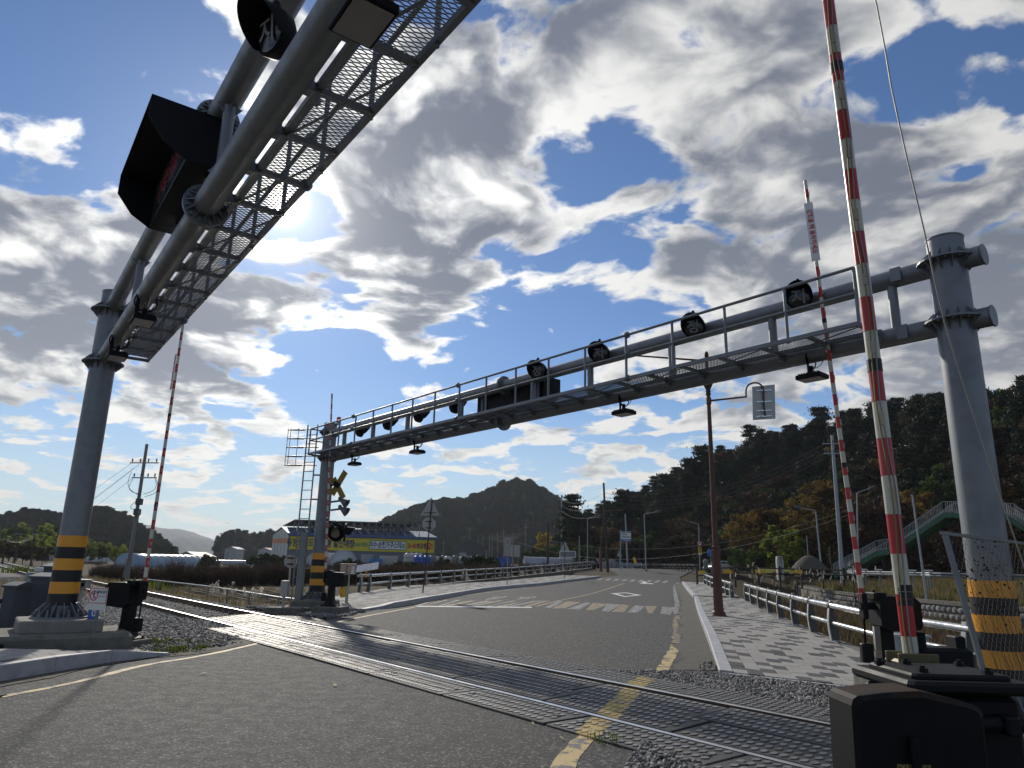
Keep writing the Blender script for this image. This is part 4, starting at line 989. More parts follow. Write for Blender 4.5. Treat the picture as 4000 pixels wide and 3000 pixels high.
def barrier(label, base, ang, boom_top, blk, z0, flip=1, sign=None, group='crossing barriers with raised booms'):
    """cast pedestal machine: drive box on one side, boom and counterweight on the other; local x = box direction"""
    root = thing('crossing_barrier', label, 'barrier', base, ang, group); f = flip
    c = MB(); c.box((0.02*f, 0, (z0-.12)/2-.0), (blk[0], blk[1], z0+.12), bev=.03); c.build('concrete_block', concrete_old, root)
    p = MB(); pedestal(p, 0, 0, z0, .62); p.build('pedestal', dark_metal, root)
    h = MB(); o = [(-.10*f, -.19, z0+.62), (.0*f, -.19, z0+.55), (.40*f, -.19, z0+.58), (.43*f, -.19, z0+.64), (.43*f, -.19, z0+.92), (.36*f, -.19, z0+.99), (.02*f, -.19, z0+1.0), (-.10*f, -.19, z0+.96)]
    h.prism(o, (0, .38, 0)); hs = h.build('housing', dark_metal, root)
    l_ = MB(); l_.box((-.06*f, 0, z0+.99), (.17, .30, .10), bev=.02); l_.cyl((-.06*f, .05, z0+1.02), (-.06*f, .05, z0+1.07), .02, n=8); l_.build('gear_case', dark_metal, root)
    a = MB(); ax = -.24*f
    a.cyl((-.10*f, 0, z0+.86), (ax-.05*f, 0, z0+.86), .05, n=14); a.box((ax, 0, z0+.86), (.07, .17, .34), bev=.02); a.build('boom_holder', dark_metal, root)
    w_ = MB(); w_.beam((ax, 0, z0+.75), (ax-.01*f, .02, z0+.32), .028, .012); w_.build('counterweight_rod', dark_metal, root)
    w_ = MB(); w_.box((ax, .02, z0+.26), (.15, .12, .24), bev=.02); w_.build('counterweight', dark_metal, root)
    M = (Matrix.Translation(Vector(base)) @ Matrix.Rotation(ang, 4, 'Z')); inv = M.inverted()
    b0 = Vector((ax, 0, z0+.92)); b1 = inv @ Vector(boom_top)
    bo = boom(root, (0, 0, 0), b0, b1, .036, .026, .172, side=(inv.to_3x3() @ Vector((.75, -.66, 0))).normalized())
    if sign:
        d = (b1-b0).normalized(); q = b0.lerp(b1, sign[0]); cam_l = (inv @ Vector((0, 0, CAM_H))); s3 = (cam_l-q); s3 -= d*s3.dot(d); s3.normalize()
        if sign[2]: s3 = s3.cross(d)*.97 + s3*.25; s3.normalize()
        x_ = d; pl = MB(); pl.beam(q-d*sign[1]/2+s3*.05, q+d*sign[1]/2+s3*.05, .125, .006, up=s3); po = pl.build('notice_plate', white_clean, root)
        text('갇혔을 때 돌파하세요', .088, text_red, po, q+s3*.0545, -d, s3.cross(-d), .002)
    return root
b1 = AY(493, 2466, 13.7); b1.z = -.02
barrier('black cast barrier machine with raised striped boom beside the no entry sign', b1, math.radians(180-14), AY(715, 1268, 14.0), (.75, .62), .12, 1, (.80, .75, True))
b2 = AY(1290, 2372, 22.5); b2.z = .0
barrier('black barrier machine with slender striped boom in front of the ladder pole', b2, math.radians(-8), AY(1297, 1538, 22.8), (.9, .75), .22, 1, None)
b3 = AY(3470, 2640, 10.0); b3.z = .0
barrier('black barrier machine with striped boom carrying a red lettered plate beside the pavement', b3, math.radians(-3), AY(3145, 705, 10.3), (.72, .62), .30, 1, (.855, 1.02, False))

# big machine close to the camera ---------------------------------------------------------
def near_barrier():
    Y0 = 3.35; c = AY(3650, 2650, Y0); base = Vector((c.x, Y0, 0))
    root = thing('crossing_barrier', 'large black rusty edged barrier machine with thick red and white boom', 'barrier', base, 0, 'crossing barriers with raised booms'); off = base
    xl, xr = AY(3440, 2640, Y0).x, AY(3890, 2680, Y0).x; zt = HY(3660, 2640, Y0)
    m_ = MB(off); m_.box(((xl+xr)/2, Y0+.02, zt/2-.03), (xr-xl-.06, .46, zt-.04), bev=.03); m_.build('housing', dark_metal, root)
    l_ = MB(off); l_.box(((xl+xr)/2, Y0, zt-.015), (xr-xl+.03, .52, .05), bev=.02); l_.box(((xl+xr)/2-.01, Y0-.01, zt+.018), (xr-xl-.09, .38, .028), bev=.013); lid = l_.build('lid', dark_metal, root)
    for fx, fy in ((.22, -.14), (.36, .12), (.74, -.16), (.82, .10), (.10, .10)):
        q = MB(off); x = xl+(xr-xl)*fx; q.cyl((x, Y0+fy, zt+.03), (x, Y0+fy, zt+.048), .022, n=6, smooth=False); q.cyl((x, Y0+fy, zt+.048), (x, Y0+fy, zt+.058), .011, n=8); q.build('bolt', dark_metal, lid)
    # front cover with sloping shoulders, rust on the top edge
    Yf = 2.98; pts = [(3338, 3080), (3334, 2760), (3340, 2735), (3358, 2722), (3470, 2708), (3600, 2702), (3640, 2710), (3800, 2752), (3835, 2768), (3852, 2795), (3862, 3080)]
    o = [AY(px, py, Yf) for px, py in pts]; o[0].z = o[-1].z = .12
    cv = MB(off); n = len(o); ctr = sum(o, Vector())/n
    rings = [[p + (ctr-p).normalized()*.022 for p in o], o, [p+Vector((0, .22, 0)) for p in o]]
    rings[0] = [p - Vector((0, .0, 0)) for p in rings[0]]; rings[1] = [p+Vector((0, .018, 0)) for p in o]
    vs = [p for r_ in rings for p in r_]; fs = [tuple(range(n-1, -1, -1))] + [(k*n+i, k*n+(i+1) % n, (k+1)*n+(i+1) % n, (k+1)*n+i) for k in range(2) for i in range(n)]
    cv.smooth = False; cv.add(vs, [tuple(reversed(f)) if i == -1 else f for i, f in enumerate(fs)])
    rm = bpy.data.materials.new('black_paint_rusting'); rm.use_nodes = True; t = NT(rm.node_tree); b = rm.node_tree.nodes['Principled BSDF']
    g = t.new('ShaderNodeNewGeometry'); sep = t.new('ShaderNodeSeparateXYZ'); t.put(sep.inputs[0], g.outputs['True Normal'])
    nz = t.noise(g.outputs['Position'], 9., 6., .7); rust = t.math('MULTIPLY', t.mapr(sep.outputs[2], .3, .8), t.mapr(nz, .42, .6))
    t.put(b.inputs['Base Color'], t.mix(rust, (.006, .0065, .008, 1), (.045, .025, .014, 1))); t.put(b.inputs['Roughness'], t.mapr(nz, .3, .7, .5, .7)); b.inputs['Specular IOR Level'].default_value = .2
    co = cv.build('front_cover', rm, root)
    hl = MB(off); q = AY(3575, 2935, Yf-.02); hl.cyl(q-Vector((0, 0, .10)), q+Vector((0, 0, .05)), .018, n=12); hl.build('hinge', rm, co)
    sh = MB(off); q = AY(3895, 2830, Yf+.12); sh.cyl(q-Vector((.10, 0, 0)), q+Vector((.10, 0, 0)), .03, n=12); sh.box(q+Vector((.04, 0, .0)), (.06, .10, .07), bev=.01); sh.build('shaft_stub', dark_metal, root)
    # name plate
    pl = MB(off); a, bq = AY(3505, 2975, Yf-.006), AY(3640, 3010, Yf-.006); pl.box(((a.x+bq.x)/2, Yf+.004, (a.z+bq.z)/2-.02), (.15, .006, .085)); po = pl.build('name_plate', mat('brass_plate', (.30, .23, .07), .45, .3, .15, 20.), root)
    pb = MB(off); pb.box(((a.x+bq.x)/2, Yf+.0005, (a.z+bq.z)/2-.02), (.138, .003, .072)); pb.build('plate_face', signal_black, po)
    text('건널목전동차단기', .018, mat('brass_text', (.40, .32, .12), .5), po, ((a.x+bq.x)/2-off.x, Yf-.0016-off.y, (a.z+bq.z)/2-.005), (1, 0, 0), (0, 0, 1), .0005)
    # boom clamp and boom behind the lid
    Yb = 3.78; q = AY(3564, 2585, Yb); bk = MB(off)
    bk.box((q.x+.0, Yb-.06, q.z+.0), (.20, .02, .09), bev=.006); bk.box((q.x, Yb+.06, q.z), (.20, .02, .09), bev=.006)
    for sx in (-.075, .075): bk.cyl((q.x+sx, Yb-.09, q.z), (q.x+sx, Yb+.09, q.z), .016, n=6, smooth=False)
    bk.build('boom_clamp', mat('olive_plate', (.12, .105, .05), .5, .3, .2, 10.), root)
    ar = MB(off); q2 = AY(3665, 2575, Yb+.02); ar.box((q2.x+.02, Yb+.02, q2.z), (.26, .14, .12), bev=.02); ar.box((q2.x+.10, Yb+.02, q2.z+.07), (.05, .10, .09), bev=.01); ar.cyl((q2.x-.09, Yb, q2.z+.03), (q2.x-.09, Yb, q2.z+.13), .025, n=8); ar.build('counter_arm', dark_metal, root)
    st = MB(off); st.box((q.x, Yb, (q.z-.1)/2), (.16, .16, q.z-.1)); st.build('boom_post', dark_metal, root)
    bo = boom(root, off, (q.x, Yb, q.z-.08), AY(3300, 0, Yb+.02)+Vector((-.14, 0, 1.6)), .037, .034, .205, start_red=False, lamps=True, side=Vector((-.35, -.93, 0)).normalized(), cable=True)
    t_ = MB(off); 
    for k in range(3): t_.cyl((q.x-.004, Yb, q.z+.27+k*.035), (q.x-.004, Yb, q.z+.302+k*.035), .0395, n=16, caps=False)
    t_.build('tape', black_band, bo)
    return root
near_barrier()
# guy wire from the boom tip down past the right hand pole
gw = [AY(3415, -60, 4.6)+Vector((-.15, 0, 1.0)), AY(3425, 20, 4.62), AY(3480, 330, 4.7), AY(3548, 640, 4.8), AY(3610, 900, 4.9), AY(3690, 1260, 5.05), AY(3830, 1700, 5.2), AY(3960, 2090, 5.35), AY(4040, 2330, 5.45)]
e_ = gw[-1]; gw += [e_+(gw[-1]-gw[-2])*1.0, e_+(gw[-1]-gw[-2])*3.0]
gw[-1].z = -.05
m_ = MB(); m_.tube(interp_poly(gw, .3), .0055, 6); tag(m_.build('stay_wire', cable_grey), 'thin steel stay wire slanting past the banded pole by the fence', 'wire')

# ------------------------------------------------------------------ guard rails
def gpost_mesh():
    W = []
    for i in range(9):                                          # curved front edge, leaning out over the road
        t = i/8; W.append((-.02-.10*math.sin(t*math.pi*.5)*0+.05*math.sin(t*math.pi)-.03*t, .84*t))
    back = [(.20, .0), (.155, .40), (.10, .74), (.05, .84)]
    m = MB(); o = [(0, -x, z) for x, z in W] + [(0, -x, z) for x, z in [(p[0]-.26, p[1]) for p in []]]
    front = [Vector((0, -x-.0, z)) for x, z in W]
    rear = [Vector((0, .20-.10*(z/.84), z)) for z in (0, .2, .42, .62, .78, .84)]
    ol = front + rear[::-1]
    m.mi = 1; m.prism([p-Vector((.012, 0, 0)) for p in ol], (.024, 0, 0)); m.mi = 0
    for i in range(8):
        a, b = front[i], front[i+1]; m.beam(a, b+(b-a)*.02, .095, .020, up=(0, 1, 0))
    a, b = front[-1], rear[-1]; m.beam(a-Vector((0, .01, 0)), b, .115, .018)
    m.beam(rear[0]+Vector((0, .0, .012)), front[0]+Vector((0, -.02, .012)), .14, .024)
    return m.mesh('post', [post_grey, post_dark])
gpm = gpost_mesh()
def guardrail(label, P, face_sign, group='white two-tube guard rails', base=True, ends=(True, True), h=(.74, .38)):
    """P: list of Vector post feet; tubes run post to post"""
    root = thing('guard_rail', label, 'guard rail', P[0], 0, group); off = P[0]; k = len(P)
    tans = [(P[min(i+1, k-1)]-P[max(i-1, 0)]).normalized() for i in range(k)]
    for i, p in enumerate(P):
        t = tans[i]; n = Vector((t.y, -t.x, 0)).normalized()*face_sign                   # n points to the road
        o = obj('post', gpm, root, p-off); o.rotation_euler = (0, 0, math.atan2(n.y, n.x)+math.pi/2)
    for hh, r_ in ((h[0], .064), (h[1], .046)):
        for i in range(k-1):
            n = Vector((tans[i].y, -tans[i].x, 0)).normalized()*face_sign; a = P[i]-n*.06+Vector((0, 0, hh)); n2 = Vector((tans[i+1].y, -tans[i+1].x, 0)).normalized()*face_sign; b = P[i+1]-n2*.06+Vector((0, 0, hh))
            d = (b-a).normalized(); a2, b2 = a+d*.002, b-d*.002
            if i == 0 and ends[0]: a2 = a-d*.22
            if i == k-2 and ends[1]: b2 = b+d*.22
            m = MB(off); m.cyl(a2, b2, r_, n=18); m.build('tube', alu, root)
            c_ = MB(off); c_.cyl(b-d*.05, b+d*.05, r_+.014, n=16); c_.build('collar', post_dark, root)
            for q, sg, e in ((a2, -1, i == 0 and ends[0]), (b2, 1, i == k-2 and ends[1])):
                if e: ec = MB(off); ec.cyl(q, q+d*sg*.012, r_+.006, n=18); ec.build('end_cap', post_grey, root)
    if base:
        m = MB(off); Q = [p+Vector((0, 0, -.01)) for p in P]; Q = [Q[0]-(Q[1]-Q[0]).normalized()*.5]+Q+[Q[-1]+(Q[-1]-Q[-2]).normalized()*.3]
        vs = []
        for i, p in enumerate(Q):
            t = (Q[min(i+1, len(Q)-1)]-Q[max(i-1, 0)]).normalized(); n = Vector((t.y, -t.x, 0))*face_sign
            for a, z in ((.07, -.5), (.07, 0), (-.30, 0), (-.30, -1.3)): vs.append(p+n*a+Vector((0, 0, z)))
        fs = [(4*i+j, 4*i+j+1, 4*i+5+j, 4*i+4+j) for i in range(len(Q)-1) for j in range(3)] + [(0, 1, 2, 3), tuple(4*(len(Q)-1)+j for j in (3, 2, 1, 0))]
        m.add(vs, fs); m.build('concrete_base', concrete_old, root)
    return root
RP = []
for px, Y in ((3752, 12.0), (3412, 14.1), (3236, 16.26), (3158, 18.1), (3092, 20.6), (3038, 23.3), (2999, 25.9), (2963, 28.9), (2934, 32.0), (2912, 34.7)):
    p = AY(px, 2400, Y); p.z = zwalk_r(0, Y)-.03; RP.append(p)
guardrail('white two-tube guard rail with curved grey posts along the stream beside the paved walk', RP, -1)
RP2 = []
for px, Y in ((2852, 38.2), (2833, 40.8), (2818, 43.4), (2803, 46), (2789, 48.8), (2776, 51.8), (2763, 55), (2751, 58.5)):
    p = AY(px, 2300, Y); p.z = zroad(Y)+.12; RP2.append(p)
guardrail('short white guard rail beyond the rust brown lamp post, towards the highway', RP2, -1)
lpx = [1412, 1447, 1528, 1600, 1665, 1722, 1774, 1817, 1860, 1898, 1933, 1966, 1997, 2028, 2054, 2081, 2105, 2129, 2153, 2173, 2195, 2216, 2236, 2255, 2276, 2295, 2311]
LP = []
for px in lpx:
    Y = float(np.interp(px, [1412, 1447, 1722, 1997, 2153, 2311], [33.3, 34.0, 46.5, 63, 76, 92])); p = AY(px, 2290, Y); p.z = zroad(Y)+.16; LP.append(p)
guardrail('long grey guard rail curving along the far pavement past the solar light', LP, 1)
LP2 = []
for px, Y in ((2352, 95), (2372, 98), (2392, 101), (2412, 104), (2432, 107)):
    p = AY(px, 2230, Y); p.z = 1.3+.05; LP2.append(p)
guardrail('short grey guard rail by the far bus stop where the road meets the highway', LP2, 1, base=False)

# ------------------------------------------------------------------ chain link fence beside the right hand pole
def chain_fence():
    A = AY(3690, 2083, 7.4); B = AY(4000, 2123, 8.3); zt = A.z; d = Vector((B.x-A.x, B.y-A.y, 0)); L = d.length*1.5; d.normalize(); base = Vector((A.x+.03, A.y, -.06)); lean = AY(3795, 2596, 7.7).x-A.x
    root = thing('chain_link_fence', 'rusty chain link fence with galvanised frame in front of the banded pole', 'fence', base); off = base
    lean *= .96; bl = Vector((base.x+lean*1.1, base.y, -.06)); tl = Vector((A.x, A.y, zt))
    f = MB(off); f.beam(bl, tl+Vector((0, 0, .0)), .05, .03, up=(0, 1, 0)); f.build('post', galv, root)
    d = (B-A).normalized(); f = MB(off); e = tl+d*L; f.beam(tl-d*.05, e, .05, .03); f.build('top_rail', galv, root)
    f = MB(off); lo = bl+Vector((0, 0, .55)); f.beam(lo, lo+d*L, .04, .03); f.build('lower_rail', galv, root)
    f = MB(off); f.beam(e, Vector((e.x+lean, e.y, -.06)), .05, .03, up=(0, 1, 0)); f.build('post', galv, root)
    Hh = zt-.5; sp = .09; w_ = MB(off); k0 = tl; slant = (lo-tl)/(tl.z-lo.z)
    def pt(u, v): return tl + d*u + slant*v                      # v down from the top rail
    Hm = tl.z-lo.z
    for i in range(int((L+Hm)/sp)+1):
        c_ = i*sp
        for sg in (1, -1):
            u0 = c_-Hm if sg == 1 else c_; v0 = Hm if sg == 1 else Hm
            a_u, a_v, b_u, b_v = (c_-Hm, Hm, c_, 0) if sg == 1 else (c_-Hm, 0, c_, Hm)
            if a_u < 0:
                t = -a_u/Hm; a_v = a_v+(b_v-a_v)*t; a_u = 0
            if b_u > L: t = (L-a_u)/(b_u-a_u); b_v = a_v+(b_v-a_v)*t; b_u = L
            if b_u <= a_u: continue
            p_, q_ = pt(a_u, a_v), pt(b_u, b_v); w_.cyl(p_, q_, .0017, n=3, caps=False)
    tag(w_.build('wire_mesh', mat('rusty_wire', (.24, .21, .18), .7, .3, .3, 12.), root), kind='stuff')
    # dead creeper caught in the mesh
    cr = MB(off); rnd = random.Random(5)
    for i in range(46):
        u = rnd.uniform(.1, 1.5); pts = [pt(u+.02*math.sin(k*2.1+i)+.05*rnd.uniform(-1, 1)*k/6, Hm*(1-k/9)*rnd.uniform(.85, 1)) for k in range(rnd.randint(4, 9))]; cr.tube(pts, .002, 3)
    for i in range(95):
        u = abs(rnd.gauss(.55, .42)); v = abs(rnd.gauss(.35, .35))
        if u > L or v > Hm: continue
        q = pt(u, v)+Vector((0, -.015, 0)); s_ = rnd.uniform(.008, .019); r_ = Matrix.Rotation(rnd.uniform(0, 6.28), 3, (rnd.random(), 1, rnd.random())); cr.add([q+r_ @ Vector(x) for x in ((-s_, 0, 0), (0, .004, -s_*.7), (s_, 0, 0), (0, -.004, s_*.9))], [(0, 1, 2, 3)])
    tag(cr.build('dead_creeper', mat('dead_leaf', (.05, .032, .02), .9, 0., .3, 9.), root), kind='stuff')
chain_fence()

# ------------------------------------------------------------------ posts, signs and boxes round the crossing
def post_between(mb, pa, pb, r, n=8): mb.cyl(pa, pb, r, n=n)
def sign_thing(name, label, cat, base, group=None): return thing(name, label, cat, base, 0, group)
# triangle over octagon, seen from behind
def sign_back(label, base_px, top_px, Y, tri=None, octa=None, disc=None, rect=None, post_m=None, post_r=.03, zb=None, group=None):
    b = AY(*base_px, Y)
    if zb is not None: b.z = zb
    t = AY(*top_px, Y); root = thing('road_sign', label, 'road sign', b, 0, group); m = MB(b); m.cyl(b-Vector((0, 0, .05)), t, post_r, n=10); m.build('post', post_m or rust_dark, root)
    yb = Vector((0, -.05, 0))
    def plate(pts, nm):
        o = [AY(px, py, Y)+Vector((0, .045, 0)) for px, py in pts]; m2 = MB(b); m2.prism(o, (0, .004, 0)); return m2.build(nm, alu_back, root)
    def bar(px0, px1, py): 
        a, c = AY(px0, py, Y)+Vector((0, .03, 0)), AY(px1, py, Y)+Vector((0, .03, 0)); m2 = MB(b); m2.beam(a, c, .03, .035); mid = (a+c)/2; m2.box(AY((px0+px1)/2, py, Y)-Vector((0, .005, 0)), (.11, .09, .05)); m2.build('clamp', rust_dark, root)
    if tri: plate(tri, 'triangle_plate'); bar(tri[1][0]+14, tri[2][0]-10, tri[1][1]-11)
    if octa:
        cx, cy, r_ = octa; plate([(cx+r_*math.cos(math.pi/8+i*math.pi/4), cy+r_*math.sin(math.pi/8+i*math.pi/4)) for i in range(8)], 'octagon_plate'); bar(cx-14, cx+14, cy-10); bar(cx-14, cx+14, cy+15)
    if disc:
        cx, cy, r_ = disc; plate([(cx+r_*math.cos(i*math.pi/14), cy+r_*math.sin(i*math.pi/14)) for i in range(28)], 'disc_plate'); bar(cx-r_*.6, cx+r_*.6, cy-r_*.5); bar(cx-r_*.6, cx+r_*.6, cy+r_*.4)
    if rect:
        x0, y0, x1, y1 = rect; plate([(x0, y0), (x1, y0), (x1, y1), (x0, y1)], 'plate'); bar(x0+4, x1-4, y0+8); bar(x0+4, x1-4, y1-8)
    return root
sign_back('back of a triangular sign above an octagonal sign on a dark rusty post', (1651, 2318), (1688, 1955), 34.4, [(1684, 1942), (1641, 2014), (1716, 2013)], (1675, 2047, 28))
sign_back('back of a lone triangular sign on a thin rusty post by the far guard rail', (2206, 2252), (2206, 2126), 64, [(2208, 2115), (2187, 2152), (2225, 2152)], zb=zroad(64)+.16)
sign_back('back of a small triangular sign on a grey post near the far bus stop', (2420, 2232), (2420, 2155), 98, [(2420, 2150), (2410, 2173), (2430, 2173)], zb=1.4, post_m=street_grey)
sign_back('back of a round grey sign behind the ladder pole beside the track', (1128, 2320), (1136, 2170), 24.6, disc=(1134, 2193, 26), post_m=alu_back)
sign_back('narrow grey post with a small cap standing on the far pavement', (1981, 2277), (1983, 2112), 49, rect=(1977, 2112, 1989, 2121), post_m=street_grey, zb=zroad(49)+.16)
sign_back('small round sign back on a thin post beside the far rails', (196, 2210), (199, 2178), 62, disc=(200, 2178, 10), post_m=alu_back, post_r=.04)

# rust-brown ornamental lamp posts
Yl = G(2808, 2405, .17).y; lb0 = G(2808, 2405, .17)
root = thing('lamp_post', 'tall rust brown ornamental lamp post with a sign arm on the paved walk', 'lamp post', lb0, 0); off = lb0
zA, zB, zC, zT = HY(2790, 2150, Yl), HY(2765, 1520, Yl), HY(2764, 1500, Yl), HY(2759, 1374, Yl)
def lx_(z): return lb0.x + (AY(2759, 1374, Yl).x-lb0.x)*(z-lb0.z)/(zT-lb0.z)
m = MB(off); m.lathe(lb0, [(.24, 0), (.24, .03), (.20, .05), (.22, .09), (.19, .12), (.155, .16), (.165, .20), (.15, .24), (.155, .34)], 16); m.build('base_moulding', rust_metal, root)
m = MB(off); m.lathe(lb0, [(.15, .30), (.135, zA-lb0.z-.05), (.16, zA-lb0.z-.04), (.16, zA-lb0.z-.01), (.135, zA-lb0.z), (.135, zA-lb0.z+.08), (.15, zA-lb0.z+.09), (.15, zA-lb0.z+.12), (.10, zA-lb0.z+.14)], 8, smooth=False); m.build('lower_shaft', rust_metal, root)
m = MB(off); m.cyl((lx_(zA), Yl, zA+.1), (lx_(zB), Yl, zB), .088, .062, 14); m.build('shaft', rust_metal, root)
m = MB(off); xx = lx_(zC); m.lathe((xx, Yl, zC-.30), [(.06, -.12), (.09, -.06), (.07, 0), (.09, .04), (.07, .08), (.10, .16), (.17, .30), (.19, .36), (.11, .52), (.10, .60), (.05, .66), (.045, zT-zC+.05), (.075, zT-zC+.14), (.06, zT-zC+.26), (0, zT-zC+.33)], 14); m.build('finial', rust_dark, root)
m = MB(off); cx = lambda px, py: AY(px, py, Yl); arm = [cx(2768, 1566), cx(2915, 1550)]
m.cyl(arm[0], arm[1], .034, .028, 10); m.box(arm[0]+Vector((.0, 0, 0)), (.16, .16, .26), bev=.03)
hook = [cx(2915, 1552), cx(2914, 1525), cx(2920, 1508), cx(2934, 1498), cx(2950, 1495), cx(2966, 1499), cx(2978, 1510), cx(2983, 1530), cx(2984, 1580), cx(2990, 1626)]
m.tube(interp_poly(hook, .05), .030, 8); m.build('sign_arm', rust_metal, root)
pl = MB(off); o = [cx(2940, 1509)+Vector((0, .06, 0)), cx(3029, 1500)+Vector((0, .06, 0)), cx(3032, 1634)+Vector((0, .06, 0)), cx(2943, 1640)+Vector((0, .06, 0))]; pl.prism(o, (0, .012, 0)); po = pl.build('sign_plate', alu_back, root)
for py in (1525, 1569, 1604, 1626):
    q = MB(off); q.beam(cx(2955, py)+Vector((0, .045, 0)), cx(3016, py-3)+Vector((0, .045, 0)), .03, .04); q.box(cx(2984, py)+Vector((0, .02, 0)), (.16, .07, .05)); q.build('clamp_bar', alu, po)
m = MB(off); a, b = cx(2745, 1408), cx(2440, 1386); m.cyl(cx(2762, 1410), b, .036, .026, 10); m.build('lamp_arm', rust_metal, root)
m = MB(off); m.prism([b+Vector((-.42, -.1, -.02)), b+Vector((.20, -.1, -.05)), b+Vector((.16, -.1, .03)), b+Vector((-.30, -.1, .05))], (0, .2, 0)); m.build('lamp_head', rust_dark, root)
# second one far away
Yq = 82; qb = AY(2347, 2242, Yq); qb.z = zroad(Yq)+.15; r2 = thing('lamp_post', 'slim rust brown lamp post with side arm where the long guard rail ends', 'lamp post', qb, 0)
m = MB(qb); qt = AY(2360, 1985, Yq); m.lathe(qb, [(.26, 0), (.2, .15), (.15, .3), (.14, 2.2), (.10, 2.3)], 10); m.cyl(qb+Vector((0, 0, 2.2)), qt, .095, .06, 10); m.build('shaft', rust_metal, r2)
m = MB(qb); m.cyl(AY(2361, 1997, Yq), AY(2418, 1993, Yq), .05, .035, 8); m.box(AY(2425, 1992, Yq), (.7, .25, .12), bev=.04); m.build('lamp_arm', rust_metal, r2)

# no-entry notice and blue kilometre marker
def notice():
    Y = 12.75; c = AY(382, 2339, Y); root = thing('notice_sign', 'white no entry notice with red border on a short post beside the barrier machine', 'notice sign', Vector((c.x, Y, .1))); off = root.location
    hw = .17; hh = .185; a = math.radians(-8); x = Vector((math.cos(a), math.sin(a), 0)); nrm = Vector((math.sin(a), -math.cos(a), 0)); P = lambda u, v, w_=0: c+x*u+Z3*v+nrm*w_
    m = MB(off); m.cyl(Vector((c.x, Y+.03, .0)), P(0, hh, -.03), .02, n=8); m.build('post', galv, root)
    m = MB(off); m.prism([P(-hw, -hh), P(hw, -hh), P(hw, hh), P(-hw, hh)], nrm*.006); pl = m.build('plate', white_clean, root)
    b = MB(off); 
    for u0, v0, u1, v1 in ((-.165, .165, .165, .175), (-.165, -.075, .165, -.065), (-.165, -.065, -.155, .165), (.155, -.065, .165, .165)):
        bm2 = MB(off); bm2.prism([P(u0, v0, .0065), P(u1, v0, .0065), P(u1, v1, .0065), P(u0, v1, .0065)], nrm*.0015); bm2.build('red_border', text_red, pl)
    rg = MB(off); N = 24; vs = []
    for i in range(N):
        t = 2*math.pi*i/N
        for rr_ in (.058, .073): vs.append(P(-.075+rr_*math.cos(t), .05+rr_*1.15*math.sin(t), .0075))
    rg.add(vs, [(2*i, 2*i+1, (2*i+3) % (2*N), (2*i+2) % (2*N)) for i in range(N)]); rg.build('red_ring', text_red, pl)
    m = MB(off); m.beam(P(-.075-.045, .05+.05, .0080), P(-.075+.045, .05-.05, .0080), .013, .001, up=nrm); m.build('red_bar', text_red, pl)
    m = MB(off); m.beam(P(-.075, -.0, .0072), P(-.075, .09, .0072), .014, .001, up=nrm); m.add([P(-.10, .08, .0076), P(-.05, .08, .0076), P(-.075, .115, .0076)], [(0, 1, 2)]); m.build('black_arrow', text_black, pl)
    text('출입금지', .052, text_navy, pl, P(.075, .11, .008)-off, x, Z3, .0016); text('No entry', .034, text_red, pl, P(.075, .045, .008)-off, x, Z3, .0004)
    b = AY(352, 2400, Y+.4); b.z = -.05
    r2 = thing('kilometre_marker', 'blue kilometre marker with white zero half hidden behind the no entry notice', 'marker', b)
    m = MB(b); c2 = AY(368, 2385, Y+.35); m.prism([c2+Vector((-.10, 0, -.15)), c2+Vector((.085, 0, -.15)), c2+Vector((.085, 0, .35)), c2+Vector((-.10, 0, .35))], (0, .01, 0)); m.build('plate', blue_paint, r2)
    m = MB(b); m.cyl(c2+Vector((-.085, .03, -c2.z-.05)), c2+Vector((-.085, .03, .40)), .018, n=8); m.build('post', galv, r2)
    m = MB(b); m.prism([c2+Vector((-.10, -.004, .14)), c2+Vector((-.065, -.004, .14)), c2+Vector((-.065, -.004, .35)), c2+Vector((-.10, -.004, .35))], (0, .003, 0)); m.build('yellow_strip', yellow_paint, r2)
    text('9', .16, text_white, r2, c2-b+Vector((0, -.003, .10)), (1, 0, 0), (0, 0, 1), .002); text('0', .16, text_white, r2, c2-b+Vector((0, -.003, -.05)), (1, 0, 0), (0, 0, 1), .002)
notice()
def cabinet(label, px0, px1, ptop, Y, depth, letters=None, cap=.04, m_=None, zb=-.1, ang=0.):
    a, b = AY(px0, ptop, Y), AY(px1, ptop, Y); c = Vector(((a.x+b.x)/2, Y+depth/2, zb)); w_ = b.x-a.x; h = a.z-zb; root = thing('equipment_cabinet', label, 'cabinet', c, ang, 'grey railway cabinets'); m_ = m_ or cab_grey
    m = MB(); m.box((0, 0, h/2-.02), (w_*.95, depth, h-.04), bev=.01); m.build('body', m_, root)
    m = MB(); m.prism([(-w_/2, -depth/2-.04, h-.06), (w_/2, -depth/2-.04, h-.06), (w_/2, -depth/2-.04, h-.01), (w_/2, 0, h+.04), (-w_/2, 0, h+.04), (-w_/2, -depth/2-.04, h-.01)][0:0] or [(-w_/2-.02, -depth/2-.04, h-.06), (-w_/2-.02, depth/2+.04, h-.06), (-w_/2-.02, depth/2+.04, h-.02), (-w_/2-.02, 0, h+.05), (-w_/2-.02, -depth/2-.04, h-.02)], (w_+.04, 0, 0)); m.build('roof', m_, root)
    m = MB(); m.box((0, -depth/2-.008, h*.47), (w_*.84, .012, h*.80), bev=.004); dr = m.build('door', m_, root)
    for z in (.25, .7): q = MB(); q.box((-w_*.46, -depth/2-.015, h*z), (.03, .03, .09)); q.build('hinge', signal_black, dr)
    if letters: text(letters, .20, text_white, root, (w_*.28, -depth/2-.016, h*.42), (1, 0, 0), (0, 0, 1), .004)
    return root
cabinet('wide dark grey equipment cabinet with white letters behind the concrete footing', 120, 252, 2246, 15.4, .6, 'RC')
